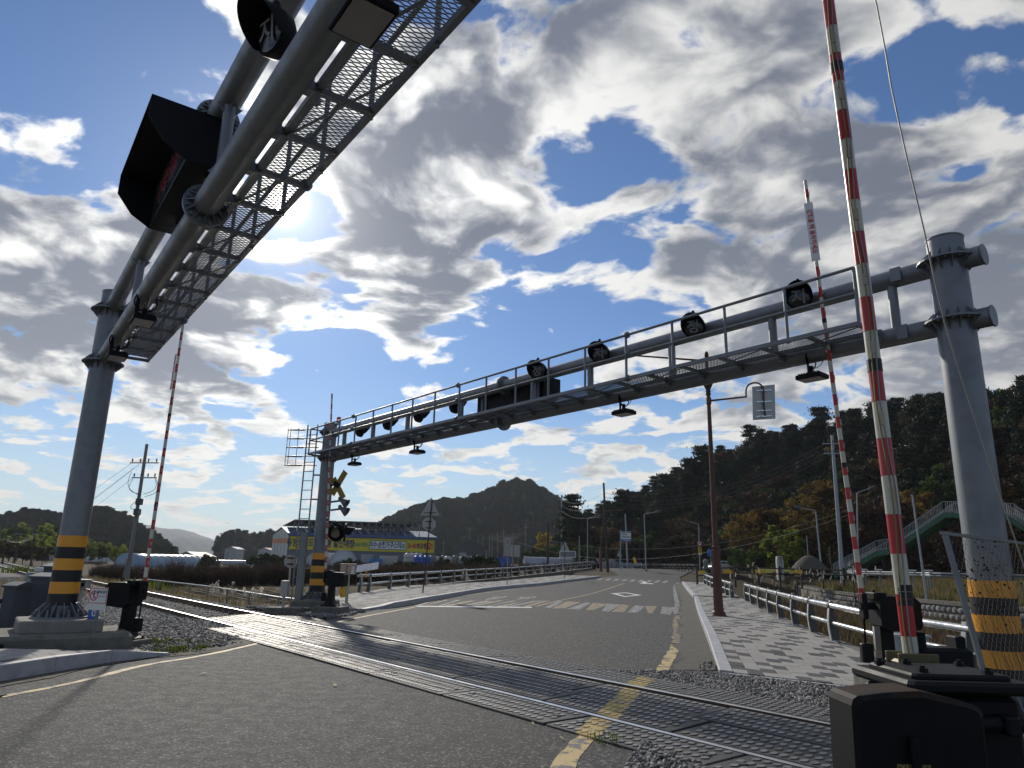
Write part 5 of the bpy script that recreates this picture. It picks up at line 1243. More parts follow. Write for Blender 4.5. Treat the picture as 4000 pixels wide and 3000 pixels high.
cabinet('taller dark grey equipment cabinet standing behind the lettered one', 166, 262, 2207, 17.2, .6)
cabinet('low dark grey cabinet with pitched lid among the reddish weeds', 16, 70, 2282, 14.6, .5)
a = AY(152, 2225, 16.4); sb = thing('junction_box', 'small white slanted box on a post above the dark cabinets', 'junction box', Vector((a.x, a.y, -.1))); m = MB(sb.location); m.box(a, (.16, .12, .10), bev=.02); m.build('box', white_clean, sb); m = MB(sb.location); m.cyl((a.x, a.y, -.1), a, .025, n=8); m.build('post', galv, sb)
a = AY(98, 2345, 17.5); st = thing('marker_post', 'short grey post with yellow and black stripes beside the cabinets', 'marker post', Vector((a.x, a.y, -.15))); m = MB(st.location); t_ = HY(98, 2237, 17.5); m.box((a.x, a.y, t_-.16), (.14, .10, .34), bev=.01); m.build('head', street_grey, st)
for i in range(6): m = MB(st.location); z = -.15+i*(t_-.18)/6; m.cyl((a.x, a.y, z), (a.x, a.y, z+(t_-.18)/6), .055, n=10); m.build('stripe', yellow_band if i % 2 else cab_grey, st)
a = AY(322, 2283, 16.2); st = thing('signal_box', 'pale hooded box on a slim post between the gantry pole and the rails', 'signal box', Vector((a.x, a.y, -.12))); m = MB(st.location); m.box(a, (.26, .2, .16), bev=.01); m.build('box', alu_back, st); m = MB(st.location); m.box(a+Vector((0, -.03, .095)), (.33, .30, .03), bev=.01); m.build('hood', alu_back, st); m = MB(st.location); m.box(a+Vector((.03, -.102, -.0)), (.14, .01, .07)); m.build('window', glass_dark, st)
m = MB(st.location); m.cyl((a.x, a.y, -.12), a-Vector((0, 0, .08)), .04, n=10); m.build('post', alu_back, st); m = MB(st.location); m.box((a.x, a.y, -.05), (.5, .4, .22), bev=.02); m.build('concrete_block', concrete, st)
# grey box on a post by the far pole
a = AY(1112, 2299, 22.3); st = thing('junction_box', 'tall grey junction box on a pipe post beside the far gantry footing', 'junction box', Vector((a.x, a.y, -.1))); m = MB(st.location); m.box(a, (.22, .16, .46), bev=.015); m.build('box', alu_back, st); m = MB(st.location); m.box(a+Vector((0, -.083, 0)), (.19, .006, .42)); m.build('door', alu_back, st); m = MB(st.location); m.cyl((a.x, a.y, 0), a-Vector((0, 0, .2)), .04, n=10); m.build('post', alu_back, st); m = MB(st.location); m.box((a.x+.05, a.y, .0), (1.05, .6, .34), bev=.03); m.build('concrete_block', concrete_old, st)
# telephone box, yellow box, solar light
a = AY(1361, 2224, 26.0); st = thing('telephone_box', 'steel telephone box with a red handset sign on a square post', 'telephone box', Vector((a.x, a.y, .0))); off = st.location
m = MB(off); m.box(a, (.50, .30, .33), bev=.012); m.build('box', alu_back, st); m = MB(off); m.box(a+Vector((0, -.02, .18)), (.54, .36, .025), bev=.008); m.build('roof', alu, st); m = MB(off); m.box((a.x+.02, a.y, a.z/2-.08), (.09, .09, a.z-.16)); m.build('post', alu_back, st)
m = MB(off); q = a+Vector((.02, -.155, 0)); m.tube([q+Vector((-.01+.055*(1-math.cos(t))*1.0-.06, 0, .10*math.sin(t))) for t in np.linspace(-1.25, 1.25, 11)], .016, 6); m.box(q+Vector((-.03, 0, .105)), (.06, .02, .05), bev=.008); m.box(q+Vector((-.03, 0, -.105)), (.06, .02, .05), bev=.008); m.build('handset_symbol', text_red, st)
m = MB(off); m.box(a+Vector((.19, -.153, -.02)), (.10, .006, .26)); m.build('notice', white_clean, st)
a = AY(1340, 2309, 26.0); st = thing('push_button_box', 'yellow emergency box with red side on the telephone post', 'push button box', a-Vector((0, 0, .22))); off = st.location; m = MB(off); m.box(a, (.17, .14, .42), bev=.02); m.build('box', yellow_paint, st); m = MB(off); m.box(a+Vector((-.092, 0, .02)), (.02, .10, .22), bev=.008); m.build('red_panel', red_paint, st)
for z in (.14, -.13): m = MB(off); m.box(a+Vector((-.03, -.073, z)), (.03, .01, .05)); m.build('slot', signal_black, st)
a = AY(1428, 2247, 33.5); st = thing('solar_light', 'solar panel light on a yellow arm clamped to the far guard rail', 'solar light', a); off = st.location; m = MB(off); t_ = AY(1436, 2216, 33.5); m.tube([a-Vector((0, 0, .10)), a+Vector((.02, 0, .12)), t_], .035, 8); m.build('arm', yellow_paint, st)
m = MB(off); rot = Matrix.Rotation(math.radians(-10), 3, 'Y') @ Matrix.Rotation(math.radians(38), 3, 'X'); m.box(t_, (1.0, .5, .03), rot); m.build('panel', alu, st); m = MB(off); m.box(t_-rot @ Vector((0, 0, .019)), (.30, .46, .012), rot); m.build('bracket', yellow_paint, st)
for sx in (-.33, .33): m = MB(off); m.box(t_-rot @ Vector((sx, 0, .018)), (.30, .42, .006), rot); m.build('cell', mat('solar_back', (.50, .50, .46), .5), st)
# crossbuck, flashing lamps and horns on the far pole
def crossing_signal():
    Y = 23.2; c = AY(1317, 1893, Y); root = thing('crossbuck', 'yellow crossbuck seen edge on, fixed to the ladder pole', 'crossbuck', c-Vector((0, 0, .4))); off = root.location
    for (ax, ay), (bx, by) in (((1297, 1932), (1350, 1842)), ((1302, 1868), (1342, 1946))):
        p, q = AY(ax, ay, Y-.02), AY(bx, by, Y+.35); m = MB(off); m.beam(p, q, .20, .012, up=(.75, -.65, 0)); m.build('blade', mat('crossbuck_yellow_shaded', (.34, .22, .025), .55, 0., .15, 9.), root)  # blade yellow darkened in the colour itself to stand for the shadow side
        s_ = MB(off); s_.beam(p, q, .206, .006, up=(.75, -.65, 0)); s_.build('dark_edge', black_band, root)
    m = MB(off); m.box(c+Vector((0, -.05, 0)), (.20, .14, .16), Matrix.Rotation(.6, 3, 'Y')); m.cyl(c+Vector((-.3, .3, 0)), c, .03, n=8); m.build('mount', signal_black, root)
    for py, lb_ in ((1958, 'upper'), (1990, 'lower')):
        a = AY(1316, py, Y); r2 = thing('warning_horn', lb_+' grey horn loudspeaker on a bracket below the crossbuck', 'horn', a); m = MB(a); m.beam(AY(1292, py+3, Y), AY(1330, py-2, Y), .05, .06); m.build('bracket', galv, r2)
        q = AY(1328, py-8, Y); m = MB(a); m.lathe(q, [(.04, -.05), (.05, .02), (.06, .06), (.15, .28), (.155, .29), (.14, .28), (.05, .06)], 16, axis=(.80, -.15, -.48)); m.box(q, (.10, .10, .16), bev=.02); m.build('horn', mat('horn_grey', (.13, .135, .14), .6), r2)
    for (cx_, cy_, ax, nm) in ((1312, 2080, (-.1, -1, -.03), 'towards the track'), (1351, 2080, (.97, .15, -.05), 'along the road')):
        c = AY(cx_, cy_, Y-.1); r3 = thing('flashing_lamp', 'round black flashing lamp facing '+nm+', on the ladder pole', 'flashing lamp', c); f = Vector(ax).normalized()
        m = MB(c); m.lathe(c, [(0, -.13), (.12, -.12), (.16, -.05), (.28, -.04), (.28, 0), (.17, .01)], 26, axis=f); m.build('housing', signal_black, r3)
        m = MB(c); m.lathe(c, [(0, .04), (.10, .035), (.165, .012)], 22, axis=f); m.build('lens', mat('lamp_lens', (.22, .20, .14), .3, 0., .1, 20.), r3)
        h = MB(c); A = f.cross(Z3).normalized(); vs = []
        for i in range(17):
            t = math.radians(-20+220*i/16); ln = .10+.20*max(0, (math.sin(t)+.35)/1.35)
            for rr_ in (.175, .183): q = c+A*math.cos(t)*rr_+Z3*math.sin(t)*rr_; vs += [q, q+f*ln]
        for i in range(16): h.add(vs[4*i:4*i+8], [(0, 1, 5, 4), (2, 6, 7, 3), (1, 3, 7, 5)])
        h.build('hood', signal_black, r3)
        m = MB(c); m.tube([c-f*.08+Z3*.0, c-f*.10+Z3*.25, c+Vector((-.22, .1, .33)), c+Vector((-.40, .25, .33))], .03, 7); m.build('bracket', signal_black, r3)
crossing_signal()
# low pipe rail along the field side of the track
pp = [AY(560, 2262, 40), AY(800, 2290, 32), AY(1000, 2320, 27.0), AY(1100, 2336, 25.4), AY(1190, 2344, 24.6)]
rp_ = thing('pipe_rail', 'low grey pipe rail along the field edge of the track', 'pipe rail', Vector((pp[2].x, pp[2].y, -.4))); m = MB(rp_.location); m.tube(interp_poly(pp, .5), .035, 8); m.build('pipe', galv, rp_)
for p, t_ in even(interp_poly(pp, .5), 2.6, .5): m = MB(rp_.location); m.cyl(Vector((p.x, p.y, -1.1)), p, .03, n=8); m.build('post', galv, rp_)
m = MB(); a = AY(200, 2488, 12.7); mh = thing('rubble_sack', 'dark woven mat of debris lying at the foot of the concrete footing', 'debris', Vector((-8.9, 12.0, .15))); m.box((0, 0, .03), (1.1, .55, .07), Matrix.Rotation(.2, 3, 'Z'), bev=.03); m.build('mat', mat('debris', (.05, .05, .045), .95, 0., .5, 30., .9, 40., bdist=.03), mh)
cb = AY(3440, 2500, 13.2); pale = thing('utility_box', 'pale grey utility box behind the white guard rail', 'utility box', Vector((AY(3470, 2500, 13.6).x+.3, 13.6, -.4)))
m = MB(); m.box((0, 0, .45), (.62, .5, .9), bev=.02); m.build('body', mat('pale_box', (.42, .46, .46), .5, .1, .06), pale); m = MB(); m.box((0, 0, .91), (.68, .56, .05), bev=.01); m.build('lid', mat('pale_box', (.42, .46, .46)), pale)

# ------------------------------------------------------------------ stream wall, highway furniture, footbridge
def tz(x, y): return float(terrain(np.array([x]), np.array([y]))[0])
def stone_wall():
    root = thing('retaining_wall', 'grey stone retaining wall of the stream bank below the grass slope', 'wall', WALL[2]); off = WALL[2]
    P = interp_poly(WALL, 1.0); m = MB(off); vs = []
    for p in P:
        n = Vector((-1, -.05, 0)); vs += [p+n*.12+Vector((0, 0, -1.75)), p+n*-.05+Vector((0, 0, -.16)), p+n*.06+Vector((0, 0, -.16)), p+n*.06+Vector((0, 0, .06)), p-n*.35+Vector((0, 0, .06)), p-n*.35+Vector((0, 0, -.8))]
    m.add(vs, [(6*i+j, 6*i+j+1, 6*i+7+j, 6*i+6+j) for i in range(len(P)-1) for j in range(5)]); m.build('mortar_and_coping', concrete_old, root)
    sm_ = []
    for k in range(4):
        r_ = random.Random(k); s_ = MB(); pts = [(math.cos(i*math.pi/3.0+.5)*.26*r_.uniform(.85, 1.1), math.sin(i*math.pi/3.0+.5)*.23*r_.uniform(.85, 1.1)) for i in range(6)]
        o = [Vector((0, x, z)) for x, z in pts]; i_ = [Vector((-.09, x*.62, z*.62)) for x, z in pts]; s_.add(o+i_+[Vector((-.11, 0, 0))], [(j, (j+1) % 6, 6+(j+1) % 6, 6+j) for j in range(6)]+[(6+j, 6+(j+1) % 6, 12) for j in range(6)]); sm_.append(s_.mesh('stone', mat('wall_stone', (.27, .265, .25), .9, 0., .3, 6., .5, 30., objrand=.35)))
    ev = even(P, .5); r_ = random.Random(2)
    for row in range(3):
        for i, (p, t_) in enumerate(ev):
            if 26 < p.y < 66:
                q = p+t_*(.25 if row % 2 else 0)+Vector((-.01-.03*row, 0, -.42-.40*row)); o = obj('stone', sm_[r_.randrange(4)], root, q-off); o.rotation_euler = (r_.uniform(-.15, .15), 0, math.atan2(t_.y, t_.x)-math.pi/2); o.scale = (1, r_.uniform(.85, 1.0), r_.uniform(.8, 1.0))
stone_wall()
def w_beam():
    P = interp_poly([Vector((62, 24, 1.2)), AY(3960, 2262, 45), AY(3600, 2258, 52), AY(3400, 2252, 58), AY(3300, 2250, 62)], 1.0)
    for p in P: p.z = 1.55
    root = thing('crash_barrier', 'corrugated steel crash barrier with small white reflectors along the highway', 'guard rail', Vector((P[0].x, P[0].y, .8))); off = root.location
    m = MB(off); vs = []; pr = [(0, .15), (-.05, .10), (-.05, .05), (0, .01), (-.05, -.04), (-.05, -.10), (0, -.15)]
    for p in P: vs += [p+Vector((a, a, z)) for a, z in pr]
    m.add(vs, [(7*i+j, 7*i+j+1, 7*i+8+j, 7*i+7+j) for i in range(len(P)-1) for j in range(6)]); m.build('rail', galv, root)
    for i, (p, t_) in enumerate(even(P, 2.0, .5)):
        q = MB(off); q.cyl(p+Vector((.06, .06, -1.0)), p+Vector((.06, .06, .14)), .055, n=8); q.build('post', galv, root)
        q = MB(off); q.box(p+Vector((0, 0, .26)), (.55, .04, .10), bev=.03); q.build('reflector', white_clean, root)
w_beam()
def wood_fence():
    pts = [AY(2722, 2240, 57), AY(2860, 2240, 59), AY(3010, 2240, 60), AY(3150, 2242, 61), AY(3300, 2244, 62), AY(3420, 2246, 63)]
    for p in pts: p.z = 1.0
    pts[0].z = .72; P = interp_poly(pts, .5); root = thing('timber_fence', 'dark timber post and rail fence above the stream bank', 'fence', P[0]); off = P[0]
    ev = even(P, 2.1); tops = []
    for p, t_ in ev:
        m = MB(off); m.box(p+Vector((0, 0, .05)), (.15, .15, 1.75), bev=.02); m.build('post', wood, root)
    for (a, _), (b, _) in zip(ev[:-1], ev[1:]):
        for h in (.72, .30): m = MB(off); m.cyl(a+Vector((0, -.06, h)), b+Vector((0, -.06, h)), .05, n=8); m.build('rail', wood, root)
    # plain yellow plates fixed to it
    for px0, px1 in ((2731, 2753), (2826, 2860), (2950, 2992), (3100, 3135)):
        a, b = AY(px0, 2225, 58.4), AY(px1, 2240, 58.4); m = MB(off); m.box(((a.x+b.x)/2, 58.4, (a.z+b.z)/2), (b.x-a.x, .02, a.z-b.z)); m.build('yellow_plate', yellow_paint, root)
wood_fence()
def banner_board():
    a, b = AY(2955, 2221, 68), AY(3142, 2243, 68); root = thing('notice_banner', 'long pale yellow banner with red marks behind the timber fence', 'banner', Vector(((a.x+b.x)/2, 68, .6))); off = root.location
    m = MB(off); m.box(((a.x+b.x)/2, 68, (a.z+b.z)/2), (b.x-a.x, .05, a.z-b.z)); m.build('cloth', mat('banner_yellow', (.66, .66, .16), .6), root)
    for f_, w_, h_, mt in ((.40, .35, .2, text_red), (.33, .1, .1, text_red), (.62, .5, .12, text_navy), (.80, .4, .12, text_red)):
        x = a.x+(b.x-a.x)*f_; q = MB(off); q.box((x, 67.96, (a.z+b.z)/2-.12), (w_, .03, h_)); q.build('printed_mark', mt, root)
    for f_ in (.05, .5, .95): q = MB(off); x = a.x+(b.x-a.x)*f_; q.cyl((x, 68.06, .5), (x, 68.06, a.z), .04, n=6); q.build('post', wood, root)
banner_board()
def marker_stone():
    Y = 60.5; b = AY(3050, 2246, Y); root = thing('village_stone', 'upright pale village stone with carved black Korean lettering', 'stone', Vector((b.x, Y, .9))); off = root.location
    out = [(3040, 2250), (3037, 2215), (3035, 2190), (3036, 2173), (3052, 2172), (3058, 2180), (3061, 2205), (3062, 2228), (3063, 2250)]; m = MB(off); o = [AY(px, py, Y) for px, py in out]; o[0].z = o[-1].z = .8
    m.prism(o, (0, .35, 0)); m.build('stone', mat('pale_stone', (.48, .48, .46), .85, 0., .12, 4., .3, 20.), root)
    for i, ch in enumerate('장기마을'): text(ch, .36, text_black, root, AY(3049, 2185+i*18, Y-.01)-off, (1, 0, 0), (0, 0, 1), .008)
marker_stone()
def pavilion():
    Y = 65; c = AY(3163, 2228, Y); root = thing('thatched_pavilion', 'small pavilion with a rounded dark thatched roof behind the timber fence', 'pavilion', Vector((c.x, Y, .9))); off = root.location
    zt, zb = HY(3155, 2166, Y), HY(3163, 2226, Y); h = zt-zb; w_ = 1.6
    m = MB(off); m.lathe((c.x, Y, zb-.1), [(0, -.02), (w_*.95, 0), (w_*1.0, .10), (w_*.93, .24), (w_*.70, h*.52), (w_*.42, h*.82), (w_*.22, h*.98), (0, h*1.02)], 20); m.build('thatched_roof', mat('thatch', (.075, .066, .055), .95, 0., .3, 9., .8, 40., bdist=.05), root)
    for sx in (-.9, .9):
        for sy in (-.7, .7): q = MB(off); q.cyl((c.x+sx, Y+sy, .9), (c.x+sx, Y+sy, zb+.1), .09, n=8); q.build('column', wood, root)
    q = MB(off); q.box((c.x, Y, 1.15), (2.1, 1.7, .12)); q.build('floor', wood, root)
pavilion()
def footbridge():
    K = [AY(3258, 2246, 74), AY(3428, 2158, 70.5), AY(3478, 2152, 69.3), AY(3690, 2008, 64.5), AY(3924, 2012, 61.0), AY(4060, 2100, 60.0), AY(4300, 2235, 59)]
    K[0].z = 1.2; root = thing('footbridge', 'green steel footbridge stairs with pale railings climbing over the highway', 'footbridge', Vector((K[0].x, K[0].y, 1.2))); off = root.location
    W = 2.2; lat = Vector((.80, .60, 0))                         # across the flight, away from the camera
    for i in range(len(K)-1):
        a, b = K[i], K[i+1]; d = (b-a).normalized(); L = (b-a).length
        for s_ in (0, W):
            g_ = MB(off); g_.prism([a+lat*s_+Vector((0, 0, -.30)), b+lat*s_+Vector((0, 0, -.30)), b+lat*s_+Vector((0, 0, .12)), a+lat*s_+Vector((0, 0, .12))], lat*.03); g_.build('girder', green_paint, root)
            r_ = MB(off)
            for hh in (1.12, .26): r_.beam(a+lat*s_+Vector((0, 0, hh)), b+lat*s_+Vector((0, 0, hh)), .06, .05)
            rr = r_.build('handrail', street_grey, root)
            n = int(L/.16); bl = MB(off)
            for k in range(n+1): q = a.lerp(b, k/n)+lat*s_; bl.box(q+Vector((0, 0, .69)), (.035, .02, .86))
            tag(bl.build('baluster', street_grey, rr), kind='stuff')
        u = MB(off); u.prism([a+Vector((0, 0, -.06)), b+Vector((0, 0, -.06)), b+lat*W+Vector((0, 0, -.06)), a+lat*W+Vector((0, 0, -.06))], (0, 0, -.05)); u.build('soffit', green_paint, root)
        n = max(2, int(abs(b.z-a.z)/.165)); st_ = MB(off)
        if abs(b.z-a.z) > .5:
            for k in range(n):
                q = a.lerp(b, (k+.5)/n); dd = Vector((d.x, d.y, 0)).normalized(); st_.prism([q-dd*.16, q+dd*.16, q+dd*.16+lat*W, q-dd*.16+lat*W], (0, 0, .06))
            tag(st_.build('step', mat('step_grey', (.16, .17, .16), .8), root), kind='stuff')
        for k in range(int(L/1.1)): q = a.lerp(b, (k+.5)/max(1, int(L/1.1))); s2 = MB(off); s2.box(q+Vector((-.03, -.02, -.09)), (.05, .04, .40)); s2.build('stiffener', green_paint, root)
    for kq in (K[2], K[3].lerp(K[4], .4)): q = kq+lat*1.1; c_ = MB(off); c_.cyl((q.x, q.y, .9), (q.x, q.y, q.z-.1), .22, n=14); c_.build('column', green_paint, root)
footbridge()

# ------------------------------------------------------------------ poles, lamps and wires
def street_lamp(label, base, top, tip, Y, r=.075, zb=None):
    b = AY(*base, Y); b.z = zb if zb is not None else b.z; t = AY(*top, Y); e = AY(*tip, Y); root = thing('street_lamp', label, 'street lamp', b, 0, 'grey street lamps by the highway')
    m = MB(b); m.cyl(b-Vector((0, 0, .1)), t, r*1.25, r*.8, 10); m.build('pole', street_grey, root); m = MB(b); m.tube([t-Vector((0, 0, .15)), t+(e-t)*.08+Vector((0, 0, .03)), e], [r*.7, r*.6, r*.5], 8); m.build('arm', street_grey, root)
    d = (e-t).normalized(); m = MB(b); m.lathe(e-d*.1, [(.03, 0), (.12, .12), (.15, .4), (.12, .65), (0, .75)], 10, axis=d); m.build('lamp_head', cab_grey, root)
    m = MB(b); m.cyl(b-Vector((0, 0, .1)), b+Vector((0, 0, .12)), r*2.2, n=12); m.build('base', concrete, root); return root
street_lamp('grey street lamp at the road junction beside the bench', (2524, 2232), (2516, 2009), (2566, 1999), 90, zb=1.1)
street_lamp('grey street lamp carrying the speed limit sign by the highway', (2734, 2217), (2729, 2048), (2690, 2037), 100, zb=1.2)
street_lamp('grey street lamp leaning over the thatched pavilion', (3211, 2243), (3186, 1995), (3126, 1984), 70, zb=1.0)
street_lamp('grey street lamp with short arm above the footbridge stairs', (3352, 2230), (3347, 1926), (3398, 1908), 76, zb=1.2)
street_lamp('grey street lamp on twin poles at the far junction', (2295, 2200), (2295, 2025), (2336, 2021), 118, zb=1.3)
def upole(label, base, top, Y, r, m_, arms=(), zb=None, group='utility poles', wires=True):
    b = AY(*base, Y); t = AY(*top, Y)
    if zb is not None: b.z = zb
    root = thing('utility_pole', label, 'utility pole', b, 0, group); m = MB(b); m.cyl(b-Vector((0, 0, .2)), t, r, r*.68, 12); m.build('pole', m_, root)
    for (x0, x1, py) in arms:
        a, c = AY(x0, py, Y-.1), AY(x1, py, Y-.1); q = MB(b); q.beam(a, c, .08, .09); ar = q.build('crossarm', street_grey, root); n = 4
        for k in range(n):
            p = a.lerp(c, (k+.3)/(n-.4)); i_ = MB(b); i_.lathe(p+Vector((0, 0, .04)), [(.03, 0), (.03, .08), (.075, .10), (.05, .15), (.07, .19), (.045, .24), (.06, .28), (.0, .33)], 8); i_.build('insulator', mat('porcelain', (.05, .045, .045), .3), ar)
    return root
p_i = upole('concrete utility pole with two crossarms and cable loops beyond the track', (497, 2252), (574, 1735), 58, .17, pole_concrete, ((507, 620, 1808), (515, 612, 1866)), zb=-.9)
for k, (x0, y0, x1, y1, sg) in enumerate(((515, 1840, 545, 1935, -1), (520, 1870, 548, 1930, -1), (610, 1870, 565, 1940, 1), (603, 1860, 560, 1930, 1), (548, 1945, 530, 1990, -1))):
    a, b = AY(x0, y0, 57.6), AY(x1, y1, 57.6); pts = [a.lerp(b, t)+Vector((sg*.55*math.sin(t*math.pi), 0, -.25*math.sin(t*math.pi))) for t in np.linspace(0, 1, 9)]; m = MB(p_i.location); m.tube(pts, .02, 4); m.build('cable_loop', cable_black, p_i)
for px, py in ((560, 1960), (552, 2000)): m = MB(p_i.location); m.box(AY(px-16, py, 57.7), (.5, .35, .5), bev=.05); m.build('cable_box', cab_grey, p_i)
m = MB(p_i.location); m.cyl(AY(482, 2256, 57.5), AY(547, 1990, 57.5), .07, n=8); m.build('cable_guard', galv, p_i)
upole('dark wood pole among trees with sagging wires, nearest the bamboo', (58, 2190), (77, 2070), 112, .15, wood, ((62, 90, 2086),), zb=-1)
upole('dark wood pole among trees beside the white tunnel greenhouse', (123, 2196), (138, 2072), 112, .15, wood, ((122, 152, 2086),), zb=-1)
upole('dark wood pole at the edge of the bamboo thicket', (12, 2196), (24, 2095), 100, .14, wood, ((10, 38, 2106),), zb=-1)
upole('tall blue grey steel pole in front of the wooded hill', (2194, 2190), (2194, 1933), 150, .22, street_grey, ((2180, 2214, 1949),), zb=0)
upole('weathered wood pole behind the long guard rail', (2139, 2214), (2142, 2042), 88, .15, wood, (), zb=-.6)
upole('slender pole left of the yellow ginkgo', (2054, 2180), (2054, 2042), 165, .15, pole_concrete, ((2044, 2064, 2060),), zb=-.6)
upole('short concrete pole before the white panels', (2004, 2196), (2006, 2082), 118, .16, pole_concrete, (), zb=-.8)
upole('dark timber pole leaning behind the rust brown far lamp post', (2375, 2212), (2358, 1886), 86, .17, wood, (), zb=.4)
upole('green grey pole behind the guide sign', (2453, 2230), (2442, 2008), 96, .13, street_grey, (), zb=1.1)
upole('short pale pole behind the small billboard', (2264, 2185), (2263, 2093), 118, .14, pole_concrete, (), zb=0)
upole('thick steel power pole with crossarms against the dark hill', (3290, 2240), (3250, 1700), 66, .20, street_grey, ((3214, 3276, 1733), (3219, 3280, 1771)), zb=.8)
upole('bare grey pole on the grass bank in front of the footbridge', (3616, 2302), (3564, 1934), 46, .075, street_grey, (), zb=.3)
upole('thin white mast behind the thatched pavilion', (3158, 2200), (3151, 2092), 74, .05, street_grey, (), zb=1.1)
for i, (px, pt_) in enumerate(((1967, 2066), (1944, 2078), (1923, 2085), (1912, 2092), (1888, 2096), (1836, 2058), (1733, 2112), (1868, 2100))):
    upole('distant thin utility pole beyond the warehouses', (px, 2180), (px, pt_), 260+12*i, .16, pole_concrete, ((px-7, px+7, pt_+12),), zb=-1, group='distant utility poles')
def wire(label, pts, sag, r=.012, m_=None, group='overhead wires'):
    a, b = pts; n = 22; P = [a.lerp(b, t/n)-Vector((0, 0, sag*4*(t/n)*(1-t/n))) for t in range(n+1)]; m = MB(a); m.tube(P, r, 4); o = m.build('overhead_wire', m_ or cable_black, None, a); return tag(o, label, 'wire', group)
for k, (p, q, s_) in enumerate((((510, 1812), (0, 2130), .6), ((520, 1830), (60, 2140), .6), ((545, 1812), (100, 2120), .6), ((515, 1870), (150, 2110), .6))):
    wire('overhead wire running from the crossarm pole towards the left hills', (AY(*p, 57.9), AY(*q, 120)), s_, .016)
for k in range(5):
    wire('power line between the wood poles below the bamboo thicket', (AY(24+(k-2)*5, 2104, 100), AY(138+(k-2)*6, 2083, 112)), .9, .010, cable_black, 'wires below the bamboo')
for k in range(4):
    wire(('topmost of four power lines', 'second highest of four power lines', 'third highest of four power lines', 'lowest of four power lines')[k]+' crossing the dark wooded hill', (AY(3222+k*14, 1735+k*11, 65.8), AY(2360, 1925+k*16, 86)), 2.2, .018, cable_black, 'wires across the wooded hill')
for k in range(3):
    wire('power line from the leaning timber pole to the blue grey steel pole', (AY(2360, 1925+k*40, 86), AY(2194, 1952+k*22, 150)), 1.0, .013, cable_black, 'wires at the hill end')
for k in range(5):
    wire('distant power line over the warehouses', (AY(2054, 2056+k*6, 165), AY(1967-k*14, 2078+k*4, 262)), 2.0, .014, cable_black, 'distant wires')
wire('pale telephone cable across the hill foot to the pavement lamp', (AY(2140, 2110, 88), AY(3330, 1985, 72)), 2.3, .014, cable_grey, 'telephone cables')
wire('pale telephone cable from the far junction lamp past the speed sign', (AY(2000, 2110, 118), AY(3320, 2010, 70)), 3.6, .015, cable_grey, 'telephone cables')

# ------------------------------------------------------------------ small things at the far junction
def guide_sign():
    Y = 92; b = AY(2424, 2242, Y); b.z = 1.0; root = thing('guide_sign', 'white guide sign with Korean lettering and blue strip on a pale blue post', 'guide sign', b); off = b; pb = mat('pale_blue', (.22, .33, .44), .5)
    m = MB(off); m.cyl(b, AY(2424, 2070, Y), .07, n=10); m.beam(AY(2420, 2076, Y), AY(2466, 2076, Y), .06, .10); m.build('post', pb, root)
    a, c = AY(2426, 2080, Y), AY(2465, 2107, Y); m = MB(off); m.box(((a.x+c.x)/2, Y, (a.z+c.z)/2), (c.x-a.x, .06, a.z-c.z)); pl = m.build('board', white_clean, root)
    e, f = AY(2427, 2107, Y), AY(2468, 2116, Y); m = MB(off); m.box(((e.x+f.x)/2, Y-.02, (e.z+f.z)/2), (f.x-e.x, .06, e.z-f.z)); bl = m.build('blue_strip', blue_paint, root)
    text('별량면', .24, text_black, pl, Vector((a.x+.10, Y-.034, a.z-.25))-off, (1, 0, 0), (0, 0, 1), .006, 'LEFT'); text('행정복지센터', .235, text_black, pl, Vector((a.x+.10, Y-.034, a.z-.58))-off, (1, 0, 0), (0, 0, 1), .006, 'LEFT', .85)
    text('좌회전 200m', .17, text_white, bl, Vector(((e.x+f.x)/2, Y-.054, (e.z+f.z)/2))-off, (1, 0, 0), (0, 0, 1), .002)
guide_sign()
def speed_sign():
    Y = 99.7; c = AY(2733, 2123, Y); root = thing('speed_limit_sign', 'round red rimmed 80 speed sign above a yellow plate on the street lamp', 'speed sign', c-Vector((0, 0, 1.3))); off = root.location
    m = MB(off); m.cyl(c, c+Vector((0, .03, 0)), .31, n=28); m.build('rim', text_red, root); m = MB(off); m.cyl(c-Vector((0, .01, 0)), c+Vector((0, .02, 0)), .24, n=28); m.build('face', white_clean, root)
    text('80', .30, text_navy, root, c-off-Vector((0, .013, 0)), (1, 0, 0), (0, 0, 1), .012)
    q = c-Vector((0, 0, .92)); m = MB(off); m.box(q, (.48, .04, .92)); yp = m.build('yellow_plate', yellow_paint, root)
    for k, (w_, h_) in enumerate(((.30, .13), (.34, .08), (.26, .10))): m = MB(off); m.box(q+Vector((0, -.022, .28-k*.24)), (w_, .006, h_)); m.build('printed_mark', text_black, yp)
    m = MB(off); m.box(q-Vector((0, 0, .53)), (.48, .04, .12)); m.build('white_plate', white_clean, root)
speed_sign()
m = MB(); c = AY(2776, 2160, 97); bs = thing('direction_sign', 'blue sign half hidden by the rust brown lamp post', 'road sign', Vector((c.x, 97, 1.1))); off = bs.location; m = MB(off); m.prism([c+Vector((-.45, 0, -.45)), c+Vector((.45, 0, -.45)), c+Vector((.45, 0, .55)), c+Vector((-.2, 0, .55)), c+Vector((-.45, 0, .2))], (0, .04, 0)); m.build('plate', blue_paint, bs); m = MB(off); m.cyl(Vector((c.x, 97.06, 1.1)), c, .05, n=8); m.build('post', street_grey, bs)
